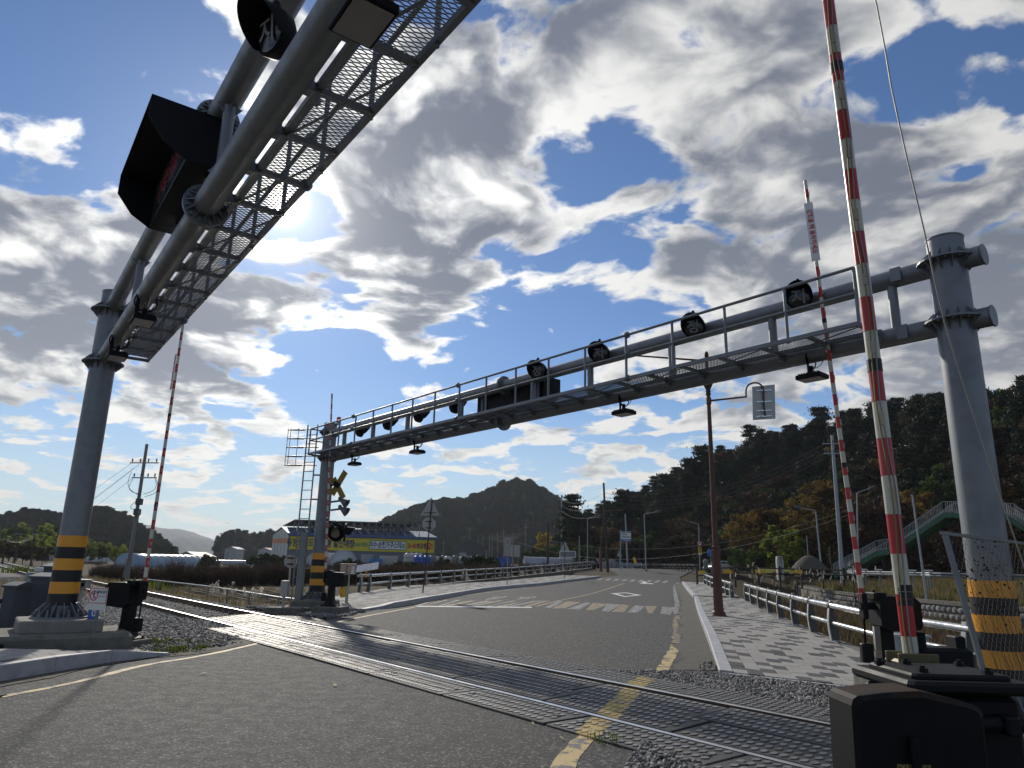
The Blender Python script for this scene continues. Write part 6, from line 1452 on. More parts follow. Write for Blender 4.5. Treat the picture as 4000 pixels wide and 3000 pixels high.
# yellow A-board, benches, bin, little grey posts along the highway
c = AY(2480, 2206, 100); ab = thing('yellow_board', 'yellow standing board beside the bench at the junction', 'board', Vector((c.x, 100, 1.25))); off = ab.location
m = MB(off); p = [AY(2472, 2176, 100), AY(2481, 2177, 100), AY(2489, 2204, 100), AY(2478, 2205, 100)]; m.prism(p, (0, .06, 0)); m.build('panel', yellow_paint, ab); m = MB(off); a_, b_ = AY(2478, 2205, 99.6), AY(2502, 2201, 99.6); m.beam(a_, b_, .5, .10); m.build('foot', orange_paint, ab)
for k, (px, lb_) in enumerate(((2448, 'beside the pale blue guide post'), (2490, 'beside the yellow board'))):
    c = AY(px, 2213, 98); bn = thing('bench', 'grey slatted bench at the far junction '+lb_, 'bench', Vector((c.x, 98, 1.22))); off = bn.location
    for j in range(4): m = MB(off); m.box((c.x, 98+.12*j, 1.62), (1.4, .09, .04)); m.build('slat', street_grey, bn)
    for j in range(3): m = MB(off); m.box((c.x, 98.46, 1.75+.12*j), (1.4, .04, .09)); m.build('slat', street_grey, bn)
    for sx in (-.55, .55): m = MB(off); m.box((c.x+sx, 98.2, 1.42), (.06, .45, .42)); m.build('leg', street_grey, bn)
c = AY(2514, 2214, 97); bi = thing('litter_bin', 'small round grey bin at the foot of the junction street lamp', 'bin', Vector((c.x, 97, 1.15))); m = MB(); m.lathe((0, 0, 0), [(0, 0), (.28, 0), (.30, .7), (.32, .72), (.32, .78), (.0, .80)], 16); m.build('drum', street_grey, bi)
def bollard_fence():
    P = interp_poly([AY(2535, 2222, 104), AY(2600, 2226, 100), AY(2660, 2230, 92), AY(2730, 2236, 84)], .5)
    for p in P: p.z = 1.2
    root = thing('roadside_fence', 'low dark post fence with pale kerb blocks along the highway edge', 'fence', P[0]); off = P[0]; ev = even(P, 1.6)
    for (p, t_) in ev: m = MB(off); m.cyl(p, p+Vector((0, 0, .85)), .06, n=8); m.build('post', wood, root)
    for (a, _), (b, _) in zip(ev[:-1], ev[1:]):
        for h in (.75, .4): m = MB(off); m.cyl(a+Vector((0, 0, h)), b+Vector((0, 0, h)), .035, n=6); m.build('rail', wood, root)
    for i, (p, t_) in enumerate(even(P, 1.0)):
        if i % 2 == 0: m = MB(off); m.box(p+Vector((.0, 1.4, .75)), (.7, .25, .25), bev=.03); m.build('kerb_block', concrete, root)
bollard_fence()
c = AY(2757, 2200, 92); mr = thing('stone_lantern', 'grey round topped post stone next to the parked car', 'stone', Vector((c.x, 92, 1.2))); m = MB(); m.lathe((0, 0, 0), [(0, 0), (.28, 0), (.30, .9), (.36, 1.1), (.34, 1.35), (.2, 1.5), (0, 1.55)], 14); m.build('stone', concrete, mr)

# ------------------------------------------------------------------ car on the highway
def car():
    Y = 93; c = AY(2818, 2240, Y); root = thing('car', 'white car with dark windows waiting behind the timber fence', 'car', Vector((c.x, Y, 1.05)), math.radians(198))
    wh = mat('car_white', (.62, .64, .66), .25, .1, .03, 2., coat=.6); side = [(-2.1, .35), (-2.15, .62), (-2.05, .88), (-1.75, .98), (-1.25, 1.42), (-.9, 1.52), (.35, 1.52), (.75, 1.42), (1.3, .98), (1.95, .86), (2.12, .66), (2.12, .35)]
    b = MB(); n = len(side); vs = []
    for y_, in_ in ((-.88, 0), (.88, 0)):
        for x, z in side: vs.append((x, y_*(1-.17*max(0, (z-.95)/.57)), z))
    b.add(vs, [tuple(range(n)), tuple(range(2*n-1, n-1, -1))]+[(i, i+n, (i+1) % n+n, (i+1) % n) for i in range(n)]); b.build('body', wh, root)
    for sg in (-1, 1):
        g_ = MB(); y_ = sg*.80; g_.prism([(-1.15, y_, 1.02), (-.95, y_*.955, 1.40), (.3, y_*.955, 1.42), (.95, y_, 1.02)], (0, sg*.035, 0)); g_.build('window', glass_dark, root)
    g_ = MB(); g_.prism([(1.28, -.72, 1.01), (.80, -.64, 1.40), (.80, .64, 1.40), (1.28, .72, 1.01)], (.02, 0, .03)); g_.build('windscreen', glass_dark, root)
    g_ = MB(); g_.prism([(-1.72, -.70, 1.02), (-1.28, -.64, 1.38), (-1.28, .64, 1.38), (-1.72, .70, 1.02)], (-.02, 0, .03)); g_.build('rear_window', glass_dark, root)
    for sx in (-1.3, 1.3):
        for sy in (-.82, .82): w_ = MB(); w_.cyl((sx, sy-.1, .33), (sx, sy+.1, .33), .33, n=20); wo = w_.build('wheel', signal_black, root); h = MB(); h.cyl((sx, sy-.105 if sy < 0 else sy+.105, .33), (sx, sy+(.0 if sy < 0 else .0), .33), .2, n=14); h.build('rim', alu, wo)
    for sy in (-.62, .62): l_ = MB(); l_.box((2.06, sy, .72), (.16, .34, .14), bev=.03); l_.build('headlight', mat('headlight', (.7, .72, .75), .15), root)
    g_ = MB(); g_.box((2.12, 0, .60), (.05, .7, .18)); g_.build('grille', signal_black, root)
    for sy in (-.97, .97): k = MB(); k.box((.75, sy, 1.05), (.14, .16, .12), bev=.03); k.build('mirror', wh, root)
car()

# ------------------------------------------------------------------ buildings
def warehouse():
    YL, YR = 158, 163; fl, fr = AY(1128, 2089, YL), AY(1702, 2095, YR); zb = -1.0; ze = (fl.z+fr.z)/2; x = Vector((fr.x-fl.x, fr.y-fl.y, 0)); L = x.length; x.normalize(); n = Vector((-x.y, x.x, 0)); D = 18.0
    o = Vector((fl.x, fl.y, zb)); root = thing('warehouse', 'long grey furniture warehouse with blue eaves and a yellow banner along its wall', 'warehouse', o); P = lambda a, b, z: x*a+n*b+Vector((0, 0, z-zb))
    # the gable end turns away to the left
    gl = AY(1068, 2087, YL+11); D_ = Vector((gl.x-fl.x, gl.y-fl.y, 0)); gdir = D_.normalized(); GD = D_.length; P = lambda a, b, z: x*a+gdir*b+Vector((0, 0, z-zb)); zr = AY(1103, 2060, YL+4).z
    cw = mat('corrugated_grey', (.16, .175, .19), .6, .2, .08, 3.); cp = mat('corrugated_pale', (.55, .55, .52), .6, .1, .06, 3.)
    nb = 26
    for i in range(nb):
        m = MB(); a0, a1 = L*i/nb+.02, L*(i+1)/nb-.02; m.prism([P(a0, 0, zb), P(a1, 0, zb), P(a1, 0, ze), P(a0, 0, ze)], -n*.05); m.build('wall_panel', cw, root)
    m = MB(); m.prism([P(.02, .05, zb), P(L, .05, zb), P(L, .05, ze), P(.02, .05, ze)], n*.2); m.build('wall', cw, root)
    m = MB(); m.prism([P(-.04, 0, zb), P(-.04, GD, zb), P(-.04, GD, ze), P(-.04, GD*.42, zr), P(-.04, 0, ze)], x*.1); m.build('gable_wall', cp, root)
    m = MB(); m.prism([P(-.10, .1, ze-2.0), P(-.10, GD, ze-2.0), P(-.10, GD, ze-1.0), P(-.10, .1, ze-1.0)], x*.05); m.build('orange_band', orange_paint, root)
    for k in range(1, 5): m = MB(); b_ = GD*k/5; m.box(P(-.08, b_, (zb+ze)/2), (.07, .07, ze-zb)); m.build('downpipe', street_grey, root)
    rb = mat('roof_blue', (.05, .10, .21), .6, .1, .08, 3.)
    m = MB(); m.prism([P(-.3, -.35, ze-.05), P(L+.3, -.35, ze-.05), P(L+.3, GD*.42, zr), P(-.3, GD*.42, zr)], (0, 0, .12)); m.build('roof', rb, root)
    m = MB(); m.prism([P(-.3, GD*.42, zr), P(L+.3, GD*.42, zr), P(L+.3, GD+.3, ze), P(-.3, GD+.3, ze)], (0, 0, .12)); m.build('roof', rb, root)
    m = MB(); m.beam(P(-.3, -.45, ze-.25), P(L+.3, -.45, ze-.25), .12, .45); m.build('eave_trim', mat('eave_blue', (.03, .08, .22), .4), root)
    # solar canopy carried on trusses above the roof
    zt = AY(1145, 2030, YL+1).z; zf = AY(1145, 2062, YL).z; dk = mat('solar_panel', (.012, .013, .018), .7, 0., .1, 3., spec=.15)
    np_ = 14
    for i in range(np_):
        a0, a1 = 1.2+(L-4.5)*i/np_+.03, 1.2+(L-4.5)*(i+1)/np_-.03; m = MB(); m.prism([P(a0, .9, zt), P(a1, .9, zt), P(a1, GD*.8, zr+.5), P(a0, GD*.8, zr+.5)], (0, 0, .08)); m.build('solar_panel', dk, root)
    nt = 17
    for i in range(nt+1):
        a = 1.2+(L-4.5)*i/nt; t_ = MB(); t_.beam(P(a, .9, ze+.1), P(a, .9, zt), .12, .12); t_.build('truss_post', galv, root)
        if i < nt:
            b_ = 1.2+(L-4.5)*(i+1)/nt; t_ = MB(); t_.beam(P(a, .9, ze+.3), P(b_, .9, zt-.15), .08, .08); t_.beam(P(b_, 1.0, ze+.3), P(a, 1.0, zt-.15), .08, .08); t_.build('truss_brace', galv, root)
    t_ = MB(); t_.beam(P(1.2, .95, zt-.1), P(L-3.3, .95, zt-.1), .12, .12); t_.build('truss_chord', galv, root)
    # banner
    bt, bb = AY(1128, 2093, YL).z-.05, AY(1128, 2145, YL).z; m = MB(); m.prism([P(.3, -.14, bb), P(L-.3, -.14, bb), P(L-.3, -.14, bt), P(.3, -.14, bt)], -n*.06); bo = m.build('banner', mat('banner_bright_yellow', (.72, .58, .03), .55, 0., .05), root)
    W = L-.6; hb = bt-bb; zc = (bt+bb)/2; z_ = lambda: 0
    def tx(s_, f_, size, mt, sx=1., bold=.02): text(s_, size, mt, bo, P(.3+W*f_, 0, zc-.03)-n*.215, x, (0, 0, 1), bold*size, 'CENTER', sx)
    tx('유명브랜드 창고형 할인매장', .213, hb*.66, text_navy, .68, .035); tx('NAVER', .487, hb*.42, text_green, .82, .03)
    m = MB(); a0, a1 = .3+W*.545, .3+W*.805; m.prism([P(a0, 0, zc-hb*.36)-n*.205, P(a1, 0, zc-hb*.36)-n*.205, P(a1, 0, zc+hb*.36)-n*.205, P(a0, 0, zc+hb*.36)-n*.205], -n*.02); m.build('search_frame', text_green, bo)
    m = MB(); a0, a1 = .3+W*.55, .3+W*.80; m.prism([P(a0, 0, zc-hb*.30)-n*.22, P(a1, 0, zc-hb*.30)-n*.22, P(a1, 0, zc+hb*.30)-n*.22, P(a0, 0, zc+hb*.30)-n*.22], -n*.02); m.build('search_field', white_clean, bo)
    text('여수·순천가구스타', hb*.54, text_navy, bo, P(.3+W*.657, 0, zc-.03)-n*.245, x, (0, 0, 1), .03*hb*.5, 'CENTER', .62); 
    m = MB(); a0, a1 = .3+W*.765, .3+W*.795; m.prism([P(a0, 0, zc-hb*.15)-n*.243, P(a1, 0, zc-hb*.15)-n*.243, P(a1, 0, zc+hb*.15)-n*.243, P(a0, 0, zc+hb*.15)-n*.243], -n*.01); m.build('search_button', text_green, bo); text('검색', hb*.22, text_white, bo, P(.3+W*.78, 0, zc-.01)-n*.256, x, (0, 0, 1), .01)
    tx('50~80%', .853, hb*.52, text_red, .55, .035); tx('반값에', .914, hb*.44, text_navy, .58, .035); tx('반값!!', .962, hb*.58, text_red, .55, .035)
warehouse()
def shed(label, x0, x1, ptop, peave, pbase, Y, D, m_wall, m_roof, apex=.5, zb=-1.0, name='shed'):
    a, b = AY(x0, peave, Y), AY(x1, peave, Y); ze = a.z; zt = AY((x0+x1)/2, ptop, Y).z; w_ = b.x-a.x; root = thing(name, label, 'shed', Vector((a.x, Y, zb)))
    m = MB(); m.prism([(0, 0, 0), (w_, 0, 0), (w_, 0, ze-zb), (w_*apex, 0, zt-zb), (0, 0, ze-zb)], (0, D, 0)); m.build('wall', m_wall, root)
    for (p, q) in (((-.3, ze-zb-.1), (w_*apex, zt-zb+.05)), ((w_*apex, zt-zb+.05), (w_+.3, ze-zb-.1))):
        m = MB(); m.prism([(p[0], -.3, p[1]), (q[0], -.3, q[1]), (q[0], D+.3, q[1]), (p[0], D+.3, p[1])], (0, 0, .12)); m.build('roof', m_roof, root)
    m = MB(); m.box((w_*.25, -.03, (ze-zb)*.4), (w_*.22, .06, (ze-zb)*.8)); m.build('door', street_grey, root); return root
gd = mat('shed_grey', (.10, .095, .09), .7, .1, .1, 3.)
shed('dark grey gabled shed beyond the stacked tanks', 1778, 1898, 2107, 2140, 2168, 225, 20, gd, mat('shed_roof', (.15, .15, .15), .5, .3), .5)
shed('low dark roofed shed at the edge of the fields', 690, 770, 2157, 2172, 2206, 190, 12, mat('shed_pale', (.35, .36, .36), .7), mat('shed_roof_dark', (.04, .055, .075), .5), .5)
for i, (x0, x1, pt_, lb_) in enumerate(((880, 925, 2136, 'tiny pale farm building near the blue hills'), (1010, 1055, 2140, 'tiny reddish roofed farm building left of the warehouse'), (940, 985, 2146, 'tiny blue roofed farm building in the far fields'))):
    shed(lb_, x0, x1, pt_, pt_+8, 2170, 420+30*i, 12, mat('far_wall', (.45, .45, .44), .8), (mat('far_roof_a', (.10, .16, .25), .6), mat('far_roof_b', (.26, .12, .09), .6), mat('far_roof_c', (.08, .16, .30), .6))[i], .5)
def tunnel(label, px0, px1, ptop, Y, D, col, ribs=9, along=None, zb=-1.1, stripe=None, rot=0.0):
    a, b = AY(px0, ptop, Y), AY(px1, ptop, Y); w_ = b.x-a.x; h = a.z-zb; root = thing('greenhouse', label, 'greenhouse', Vector(((a.x+b.x)/2, Y, zb)), rot); m = MB(); N = 14; vs = []
    for j in range(ribs+1):
        y = D*j/ribs
        for i in range(N+1):
            t = math.pi*i/N; vs.append((-w_/2*math.copysign(abs(math.cos(t))**.75, math.cos(t)), y, h*math.sin(t)**.75))
    fs = [(j*(N+1)+i, j*(N+1)+i+1, (j+1)*(N+1)+i+1, (j+1)*(N+1)+i) for j in range(ribs) for i in range(N)] + [tuple(range(N, -1, -1)), tuple(ribs*(N+1)+i for i in range(N+1))]
    m.smooth = True; m.add(vs, fs); m.build('film_cover', col, root)
    for j in range(ribs+1):
        pts = [(-w_/2*math.copysign(abs(math.cos(math.pi*i/N))**.75, math.cos(math.pi*i/N))*1.01, D*j/ribs, h*1.01*math.sin(math.pi*i/N)**.75+.01) for i in range(N+1)]; q = MB(); q.tube(pts, .05, 4); q.build('hoop', street_grey, root)
    q = MB(); q.box((0, -.06, h*.33), (w_*.22, .08, h*.62)); q.build('door', street_grey, root); return root
film = mat('greenhouse_film', (.50, .52, .55), .35, 0., .10, 2.5, col2=(.40, .42, .46)); film_b = mat('greenhouse_film_blue', (.32, .42, .52), .3, 0., .2, 3., col2=(.12, .25, .42))
tunnel('white tunnel greenhouse with round end beside the wood poles', 140, 168, 2171, 205, 60, film, 16, rot=math.radians(-62)); tunnel('second white tunnel greenhouse behind the first', 160, 190, 2172, 214, 60, film, 16, rot=math.radians(-62))
tunnel('blue striped greenhouse behind the crossarm pole', 440, 560, 2160, 150, 18, film_b, 10, rot=math.radians(-18)); tunnel('clear white greenhouse next to the blue striped one', 560, 690, 2166, 158, 16, film, 8)
tunnel('white arched greenhouse in front of the furniture warehouse', 1290, 1402, 2149, 128, 12, film, 8, rot=math.radians(14)); tunnel('lower white greenhouse half hidden by the ladder pole', 1190, 1296, 2158, 133, 12, film, 8)
tunnel('low white tunnel house behind the brown reeds', 2037, 2062, 2174, 125, 40, film, 10, rot=math.radians(-52))
# stored goods in the yard
def tank(label, px, py, Y, r, h, m_, group='plastic tanks in the yard'):
    c = AY(px, py, Y); root = thing('water_tank', label, 'tank', Vector((c.x, Y, c.z-h)), 0, group); m = MB(); m.lathe((0, 0, 0), [(0, 0), (r, 0), (r, h*.25), (r*1.04, h*.28), (r, h*.31), (r, h*.55), (r*1.04, h*.58), (r, h*.61), (r, h*.78), (r*.7, h*.92), (r*.3, h*.96), (r*.3, h), (0, h)], 16); m.build('drum', m_, root); m = MB(); m.cyl((0, 0, h*.98), (0, 0, h*1.04), r*.32, n=12); m.build('lid', cab_grey, root); return root
tkw = mat('tank_white', (.45, .45, .43), .5); tkb = mat('tank_blue', (.03, .10, .42), .4); tkg = mat('tank_grey', (.16, .17, .17), .6)
for i, px in enumerate((1598, 1616, 1634)): tank('white plastic tank in the warehouse yard', px, 2158, 112, .75, 1.7, tkw)
for i, px in enumerate((1632, 1650, 1668)): tank('blue plastic tank behind the rusty sign post', px, 2169, 110, .62, 1.3, tkb, 'blue plastic tanks')
for i in range(14): tank(('dark grey plastic tank in the yard beyond the guard rail', 'pale plastic tank among the dark grey ones in the yard', 'dark grey plastic tank in the yard beyond the guard rail')[i % 3], 1690+i*15, 2168+(i % 3)*3, 118+(i % 4)*3, .62, 1.4, (tkg, tkw, tkg)[i % 3], 'grey plastic tanks')
def crate(label, x0, x1, pt_, Y, d_, m_, h=None, cat='container'):
    a, b = AY(x0, pt_, Y), AY(x1, pt_, Y); h = h or 1.6; root = thing('storage_container', label, cat, Vector(((a.x+b.x)/2, Y, a.z-h))); w_ = b.x-a.x; m = MB(); m.box((0, d_/2, h/2), (w_, d_, h), bev=.05); m.build('body', m_, root)
    n = max(2, int(w_/.45))
    for i in range(n): q = MB(); q.box((-w_/2+w_*(i+.5)/n, -.02, h/2), (.08, .05, h*.9)); q.build('rib', m_, root)
crate('blue storage box in the yard below the banner', 1442, 1486, 2182, 116, 2., mat('box_blue', (.05, .20, .48), .5), 1.2); crate('stack of pale boards beside the blue storage box', 1484, 1545, 2171, 118, 2.5, tkw, 1.7); crate('pale site cabin under the yellow banner', 1412, 1448, 2166, 140, 3, mat('cabin', (.33, .36, .40), .6), 2.2)
for i, (x0, x1) in enumerate(((1931, 1949), (1950, 1978), (1979, 1995))):
    a, b = AY(x0, 2183, 110), AY(x1, 2183, 110); w_ = b.x-a.x; root = thing('portable_cabin', ('narrow bright blue cabin beside the grey tanks', 'widest of the three bright blue cabins', 'narrow bright blue cabin beside the grey post')[i], 'cabin', Vector(((a.x+b.x)/2, 110, -.6)), 0, 'bright blue cabins'); h = a.z+.6; m = MB(); m.box((0, .5, h/2), (w_*.94, 1., h), bev=.04); m.build('body', tkb, root); m = MB(); m.prism([(-w_/2, -.05, h), (w_/2, -.05, h), (w_*.3, -.05, h+.28), (-w_*.3, -.05, h+.28)], (0, 1.1, 0)); m.build('roof', tkb, root); m = MB(); m.box((0, -.02, h*.5), (w_*.5, .03, h*.7)); m.build('door', mat('cabin_door', (.05, .16, .5), .4), root)
def panel_sign(label, x0, y0, x1, y1, Y, m_, zb=-.8, frame=None):
    a, b = AY(x0, y0, Y), AY(x1, y1, Y); root = thing('billboard', label, 'billboard', Vector(((a.x+b.x)/2, Y, zb))); off = root.location; m = MB(off); m.box(((a.x+b.x)/2, Y, (a.z+b.z)/2), (b.x-a.x, .12, a.z-b.z)); m.build('panel', m_, root)
    for f_ in (.2, .8): q = MB(off); xx = a.x+(b.x-a.x)*f_; q.cyl((xx, Y+.12, zb), (xx, Y+.12, a.z-.1), .06, n=8); q.build('post', street_grey, root)
    if frame:
        for (u0, v0, u1, v1) in ((x0, y0, x1, y0), (x0, y1, x1, y1), (x0, y0, x0, y1), (x1, y0, x1, y1)): q = MB(off); q.beam(AY(u0, v0, Y-.08), AY(u1, v1, Y-.08), .10, .10, up=(0, 1, 0)); q.build('frame', white_clean, root)
panel_sign('tall blank pale panel behind the grey plastic tanks', 1970, 2101, 1996, 2172, 150, mat('blank_panel', (.36, .345, .32), .7)); panel_sign('wide blank pale panel beside the tall one', 1997, 2129, 2031, 2176, 152, mat('blank_panel2', (.40, .41, .41), .7)); panel_sign('small framed billboard seen from behind near the rusty triangle sign', 2187, 2154, 2248, 2177, 104, mat('board_back', (.22, .24, .25), .7), -.6, True)
# green mesh fence behind
P = interp_poly([AY(2060, 2190, 112), AY(2160, 2188, 112), AY(2300, 2196, 110)], 1.0); root = thing('mesh_fence', 'green wire mesh fence behind the brown reeds', 'fence', Vector((P[0].x, P[0].y, -.8))); off = root.location; gm = mat('fence_green', (.03, .20, .09), .5)
for p, t_ in even(P, 2.2): m = MB(off); m.cyl((p.x, p.y, -.8), (p.x, p.y, 1.0), .05, n=6); m.build('post', gm, root)
mm = MB(off)
for i in range(len(P)-1):
    for k in range(9): mm.beam((P[i].x, P[i].y, -.6+k*.19), (P[i+1].x, P[i+1].y, -.6+k*.19), .02, .02)
    for f_ in (0, .33, .66): q = P[i].lerp(P[i+1], f_); mm.box((q.x, q.y, .15), (.02, .02, 1.6))
tag(mm.build('wire_mesh', gm, root), kind='stuff')

# ------------------------------------------------------------------ vegetation
def leaf_material(name, cols, rough=.75, trans=.35):
    m = bpy.data.materials.new(name); m.use_nodes = True; t = NT(m.node_tree); b = m.node_tree.nodes['Principled BSDF']
    a = t.new('ShaderNodeAttribute', attribute_name='tint').outputs['Fac']; rnd = t.new('ShaderNodeObjectInfo').outputs['Random']
    r_ = t.new('ShaderNodeValToRGB'); cr = r_.color_ramp; cr.elements[0].color = tuple(cols[0])+(1,); cr.elements[1].color = tuple(cols[-1])+(1,)
    for i, c in enumerate(cols[1:-1]): e = cr.elements.new((i+1)/(len(cols)-1)); e.color = tuple(c)+(1,)
    t.put(r_.inputs[0], a); base = t.mix(1., r_.outputs[0], t.mapr(rnd, 0, 1, .70, 1.30), 'MULTIPLY')
    t.put(b.inputs['Base Color'], base); b.inputs['Roughness'].default_value = rough; b.inputs['Specular IOR Level'].default_value = .25
    tr = t.new('ShaderNodeBsdfTranslucent'); t.put(tr.inputs[0], base); mx = t.new('ShaderNodeMixShader'); mx.inputs[0].default_value = trans
    out = [n for n in m.node_tree.nodes if n.type == 'OUTPUT_MATERIAL'][0]; t.l.new(b.outputs[0], mx.inputs[1]); t.l.new(tr.outputs[0], mx.inputs[2]); t.l.new(mx.outputs[0], out.inputs[0]); return m
L_green = leaf_material('leaf_green', [(.025, .045, .012), (.05, .085, .02), (.10, .14, .03)])
L_bamboo = leaf_material('leaf_bamboo', [(.09, .13, .025), (.20, .25, .045), (.32, .36, .07)], trans=.65)
L_pine = leaf_material('leaf_pine', [(.010, .020, .009), (.020, .034, .014), (.035, .050, .020)], trans=.12)
L_orange = leaf_material('leaf_orange', [(.075, .050, .014), (.135, .086, .022), (.19, .128, .032)], trans=.45)
L_brown = leaf_material('leaf_brown', [(.030, .022, .012), (.055, .037, .018), (.080, .052, .024)], trans=.25)
L_red = leaf_material('leaf_red', [(.038, .020, .011), (.065, .032, .016), (.095, .046, .020)], trans=.3)
L_ginkgo = leaf_material('leaf_ginkgo', [(.25, .16, .012), (.40, .28, .02), (.50, .38, .04)], trans=.45)
L_dry = leaf_material('dry_grass', [(.10, .075, .035), (.20, .15, .07), (.30, .24, .12)], trans=.3)
L_weed = leaf_material('weed_green', [(.04, .06, .012), (.09, .13, .02), (.20, .22, .03)], trans=.4)
L_plume = leaf_material('plume_white', [(.45, .42, .36), (.60, .57, .50), (.70, .67, .60)], trans=.5)
L_darkshrub = leaf_material('shrub_dark', [(.012, .020, .008), (.022, .035, .012), (.04, .055, .018)], trans=.2)
L_twig = leaf_material('twig_brown', [(.040, .026, .018), (.075, .048, .032), (.11, .072, .045)], trans=.1)
bark = mat('bark', (.055, .042, .032), .95, 0., .3, 6., .6, 20., bdist=.03)
def quads(C, size, aspect=.6, flat=0.0, up=None):
    """random leaf-sized quads at centres C (n,3)"""
    n = len(C); R_ = rand_rot(n); u = R_[:, :, 0]; v = R_[:, :, 1]
    if flat: u[:, 2] *= (1-flat); v[:, 2] *= (1-flat); u /= np.linalg.norm(u, axis=1)[:, None]; v /= np.linalg.norm(v, axis=1)[:, None]
    s = size*RNG.uniform(.6, 1.35, n)[:, None]; V = np.stack([C-u*s, C-v*s*aspect, C+u*s, C+v*s*aspect], 1).reshape(-1, 3)
    return V, np.arange(4*n).reshape(n, 4)
def broad_crown(nc, leaves, rx, rz, zc, leaf, clump):
    C = []; T = []
    for _ in range(nc):
        d = RNG.normal(size=3); d /= np.linalg.norm(d); r_ = RNG.uniform(.35, 1.0)**.6; c = d*np.array([rx, rx, rz])*r_*RNG.uniform(.8, 1.12)+np.array([0, 0, zc])
        p = RNG.normal(size=(leaves, 3)); p /= np.linalg.norm(p, axis=1)[:, None]; p *= (RNG.uniform(.2, 1, (leaves, 1))**.5)*clump*RNG.uniform(.6, 1.25); p[:, 2] *= .75
        C.append(c+p); T.append(np.clip(RNG.uniform(.15, .85)+RNG.uniform(-.25, .25, leaves), 0, 1))
    C = np.concatenate(C); V, F = quads(C, leaf); return V, F, np.repeat(np.concatenate(T), 4)
def pine_crown(h, tiers, r0, leaves, leaf):
    C = []; T = []
    for k in range(tiers):
        f = k/(tiers-1); z = h*(.38+.62*f); rr = r0*(1-f*.72)*RNG.uniform(.75, 1.15); nb = RNG.integers(4, 7)
        for b in range(nb):
            a = RNG.uniform(0, 6.28); d = np.array([np.cos(a), np.sin(a), .05]); ln = rr*RNG.uniform(.6, 1.1)
            for s_ in np.linspace(.35, 1, 4):
                p = RNG.normal(size=(leaves, 3))*np.array([.42, .42, .16]); C.append(d*ln*s_+np.array([0, 0, z+.1*s_])+p); T.append(np.clip(RNG.uniform(.2, .8)+RNG.uniform(-.3, .3, leaves), 0, 1))
    C = np.concatenate(C); V, F = quads(C, leaf, .35); return V, F, np.repeat(np.concatenate(T), 4)
def trunk_mb(h, r, limbs, spread, pine=False):
    m = MB(); pts = [(RNG.uniform(-.1, .1)*k, RNG.uniform(-.1, .1)*k, h*k/5) for k in range(6)]; m.tube(pts, [r*(1-.13*k) for k in range(6)], 7)
    for _ in range(limbs):
        a = RNG.uniform(0, 6.28); k = RNG.integers(2, 5); b = Vector(pts[k]); e = b+Vector((math.cos(a)*spread, math.sin(a)*spread, (.1 if pine else .75)*spread)); mid = b.lerp(e, .5)+Vector((0, 0, .15*spread)); m.tube([b, mid, e], [r*.45, r*.3, r*.08], 5)
    return m
VAR = {}
def variant(key, mk, leafm, trunk):
    V, F, T = mk(); cm = np_mesh('crown', V, F, leafm, attr={'tint': T}); VAR[key] = (cm, trunk.mesh('trunk', bark))
for i in range(3): variant('pine%d' % i, lambda: pine_crown(9.5, 8, 2.6, 34, .26), L_pine, trunk_mb(9.2, .17, 10, 2.0, True))
for i in range(2): variant('brown%d' % i, lambda: broad_crown(34, 62, 3.0, 3.2, 5.6, .24, .85), L_brown, trunk_mb(6.5, .16, 8, 2.2))
for i in range(2): variant('orange%d' % i, lambda: broad_crown(40, 66, 3.1, 3.4, 5.6, .23, .85), L_orange, trunk_mb(6.5, .17, 8, 2.2))
variant('red0', lambda: broad_crown(34, 62, 2.6, 3.0, 5.0, .23, .8), L_red, trunk_mb(6, .15, 7, 2))
for i in range(2): variant('green%d' % i, lambda: broad_crown(40, 64, 2.9, 3.4, 5.0, .24, .85), L_green, trunk_mb(6, .15, 7, 2))
for i in range(2): variant('bamboo%d' % i, lambda: broad_crown(46, 60, 2.2, 4.2, 5.6, .23, .75), L_bamboo, trunk_mb(7.5, .09, 8, 1.6))
variant('ginkgo0', lambda: broad_crown(34, 60, 2.3, 3.6, 5.0, .22, .7), L_ginkgo, trunk_mb(7, .16, 8, 1.9))
variant('darkshrub0', lambda: broad_crown(20, 60, 1.0, .75, .75, .12, .42), L_darkshrub, trunk_mb(.8, .05, 5, .6))
variant('darkshrub1', lambda: broad_crown(22, 60, 1.1, .8, .8, .12, .42), L_darkshrub, trunk_mb(.8, .05, 5, .6))
def shrub_twig():
    """leafless brown bush: fine upright twigs"""
    n = 420; a = RNG.uniform(0, 6.28, n); r_ = RNG.uniform(0, .75, n)**.8; base = np.stack([np.cos(a)*r_*.45, np.sin(a)*r_*.45, RNG.uniform(0, .5, n)], 1)
    tip = base+np.stack([np.cos(a)*RNG.uniform(.05, .45, n), np.sin(a)*RNG.uniform(.05, .45, n), RNG.uniform(.5, 1.25, n)], 1); s = RNG.normal(size=(n, 3)); s[:, 2] = 0; s /= np.linalg.norm(s, axis=1)[:, None]; w_ = .010
    V1 = np.stack([base-s*w_, base+s*w_, tip+s*w_*.3, tip-s*w_*.3], 1).reshape(-1, 3); F1 = np.arange(4*n).reshape(n, 4); T1 = np.repeat(RNG.uniform(0, 1, n), 4)
    m_ = 520; k = RNG.integers(0, n, m_); c = base[k]+(tip[k]-base[k])*RNG.uniform(.3, 1., (m_, 1))+RNG.normal(size=(m_, 3))*.05; V2, F2 = quads(c, .045)
    return np.concatenate([V1, V2]), np.concatenate([F1, F2+len(V1)]), np.concatenate([T1, np.repeat(RNG.uniform(.3, 1, m_), 4)])
for i in range(3): variant('twig%d' % i, shrub_twig, L_twig, trunk_mb(.9, .03, 8, .4))
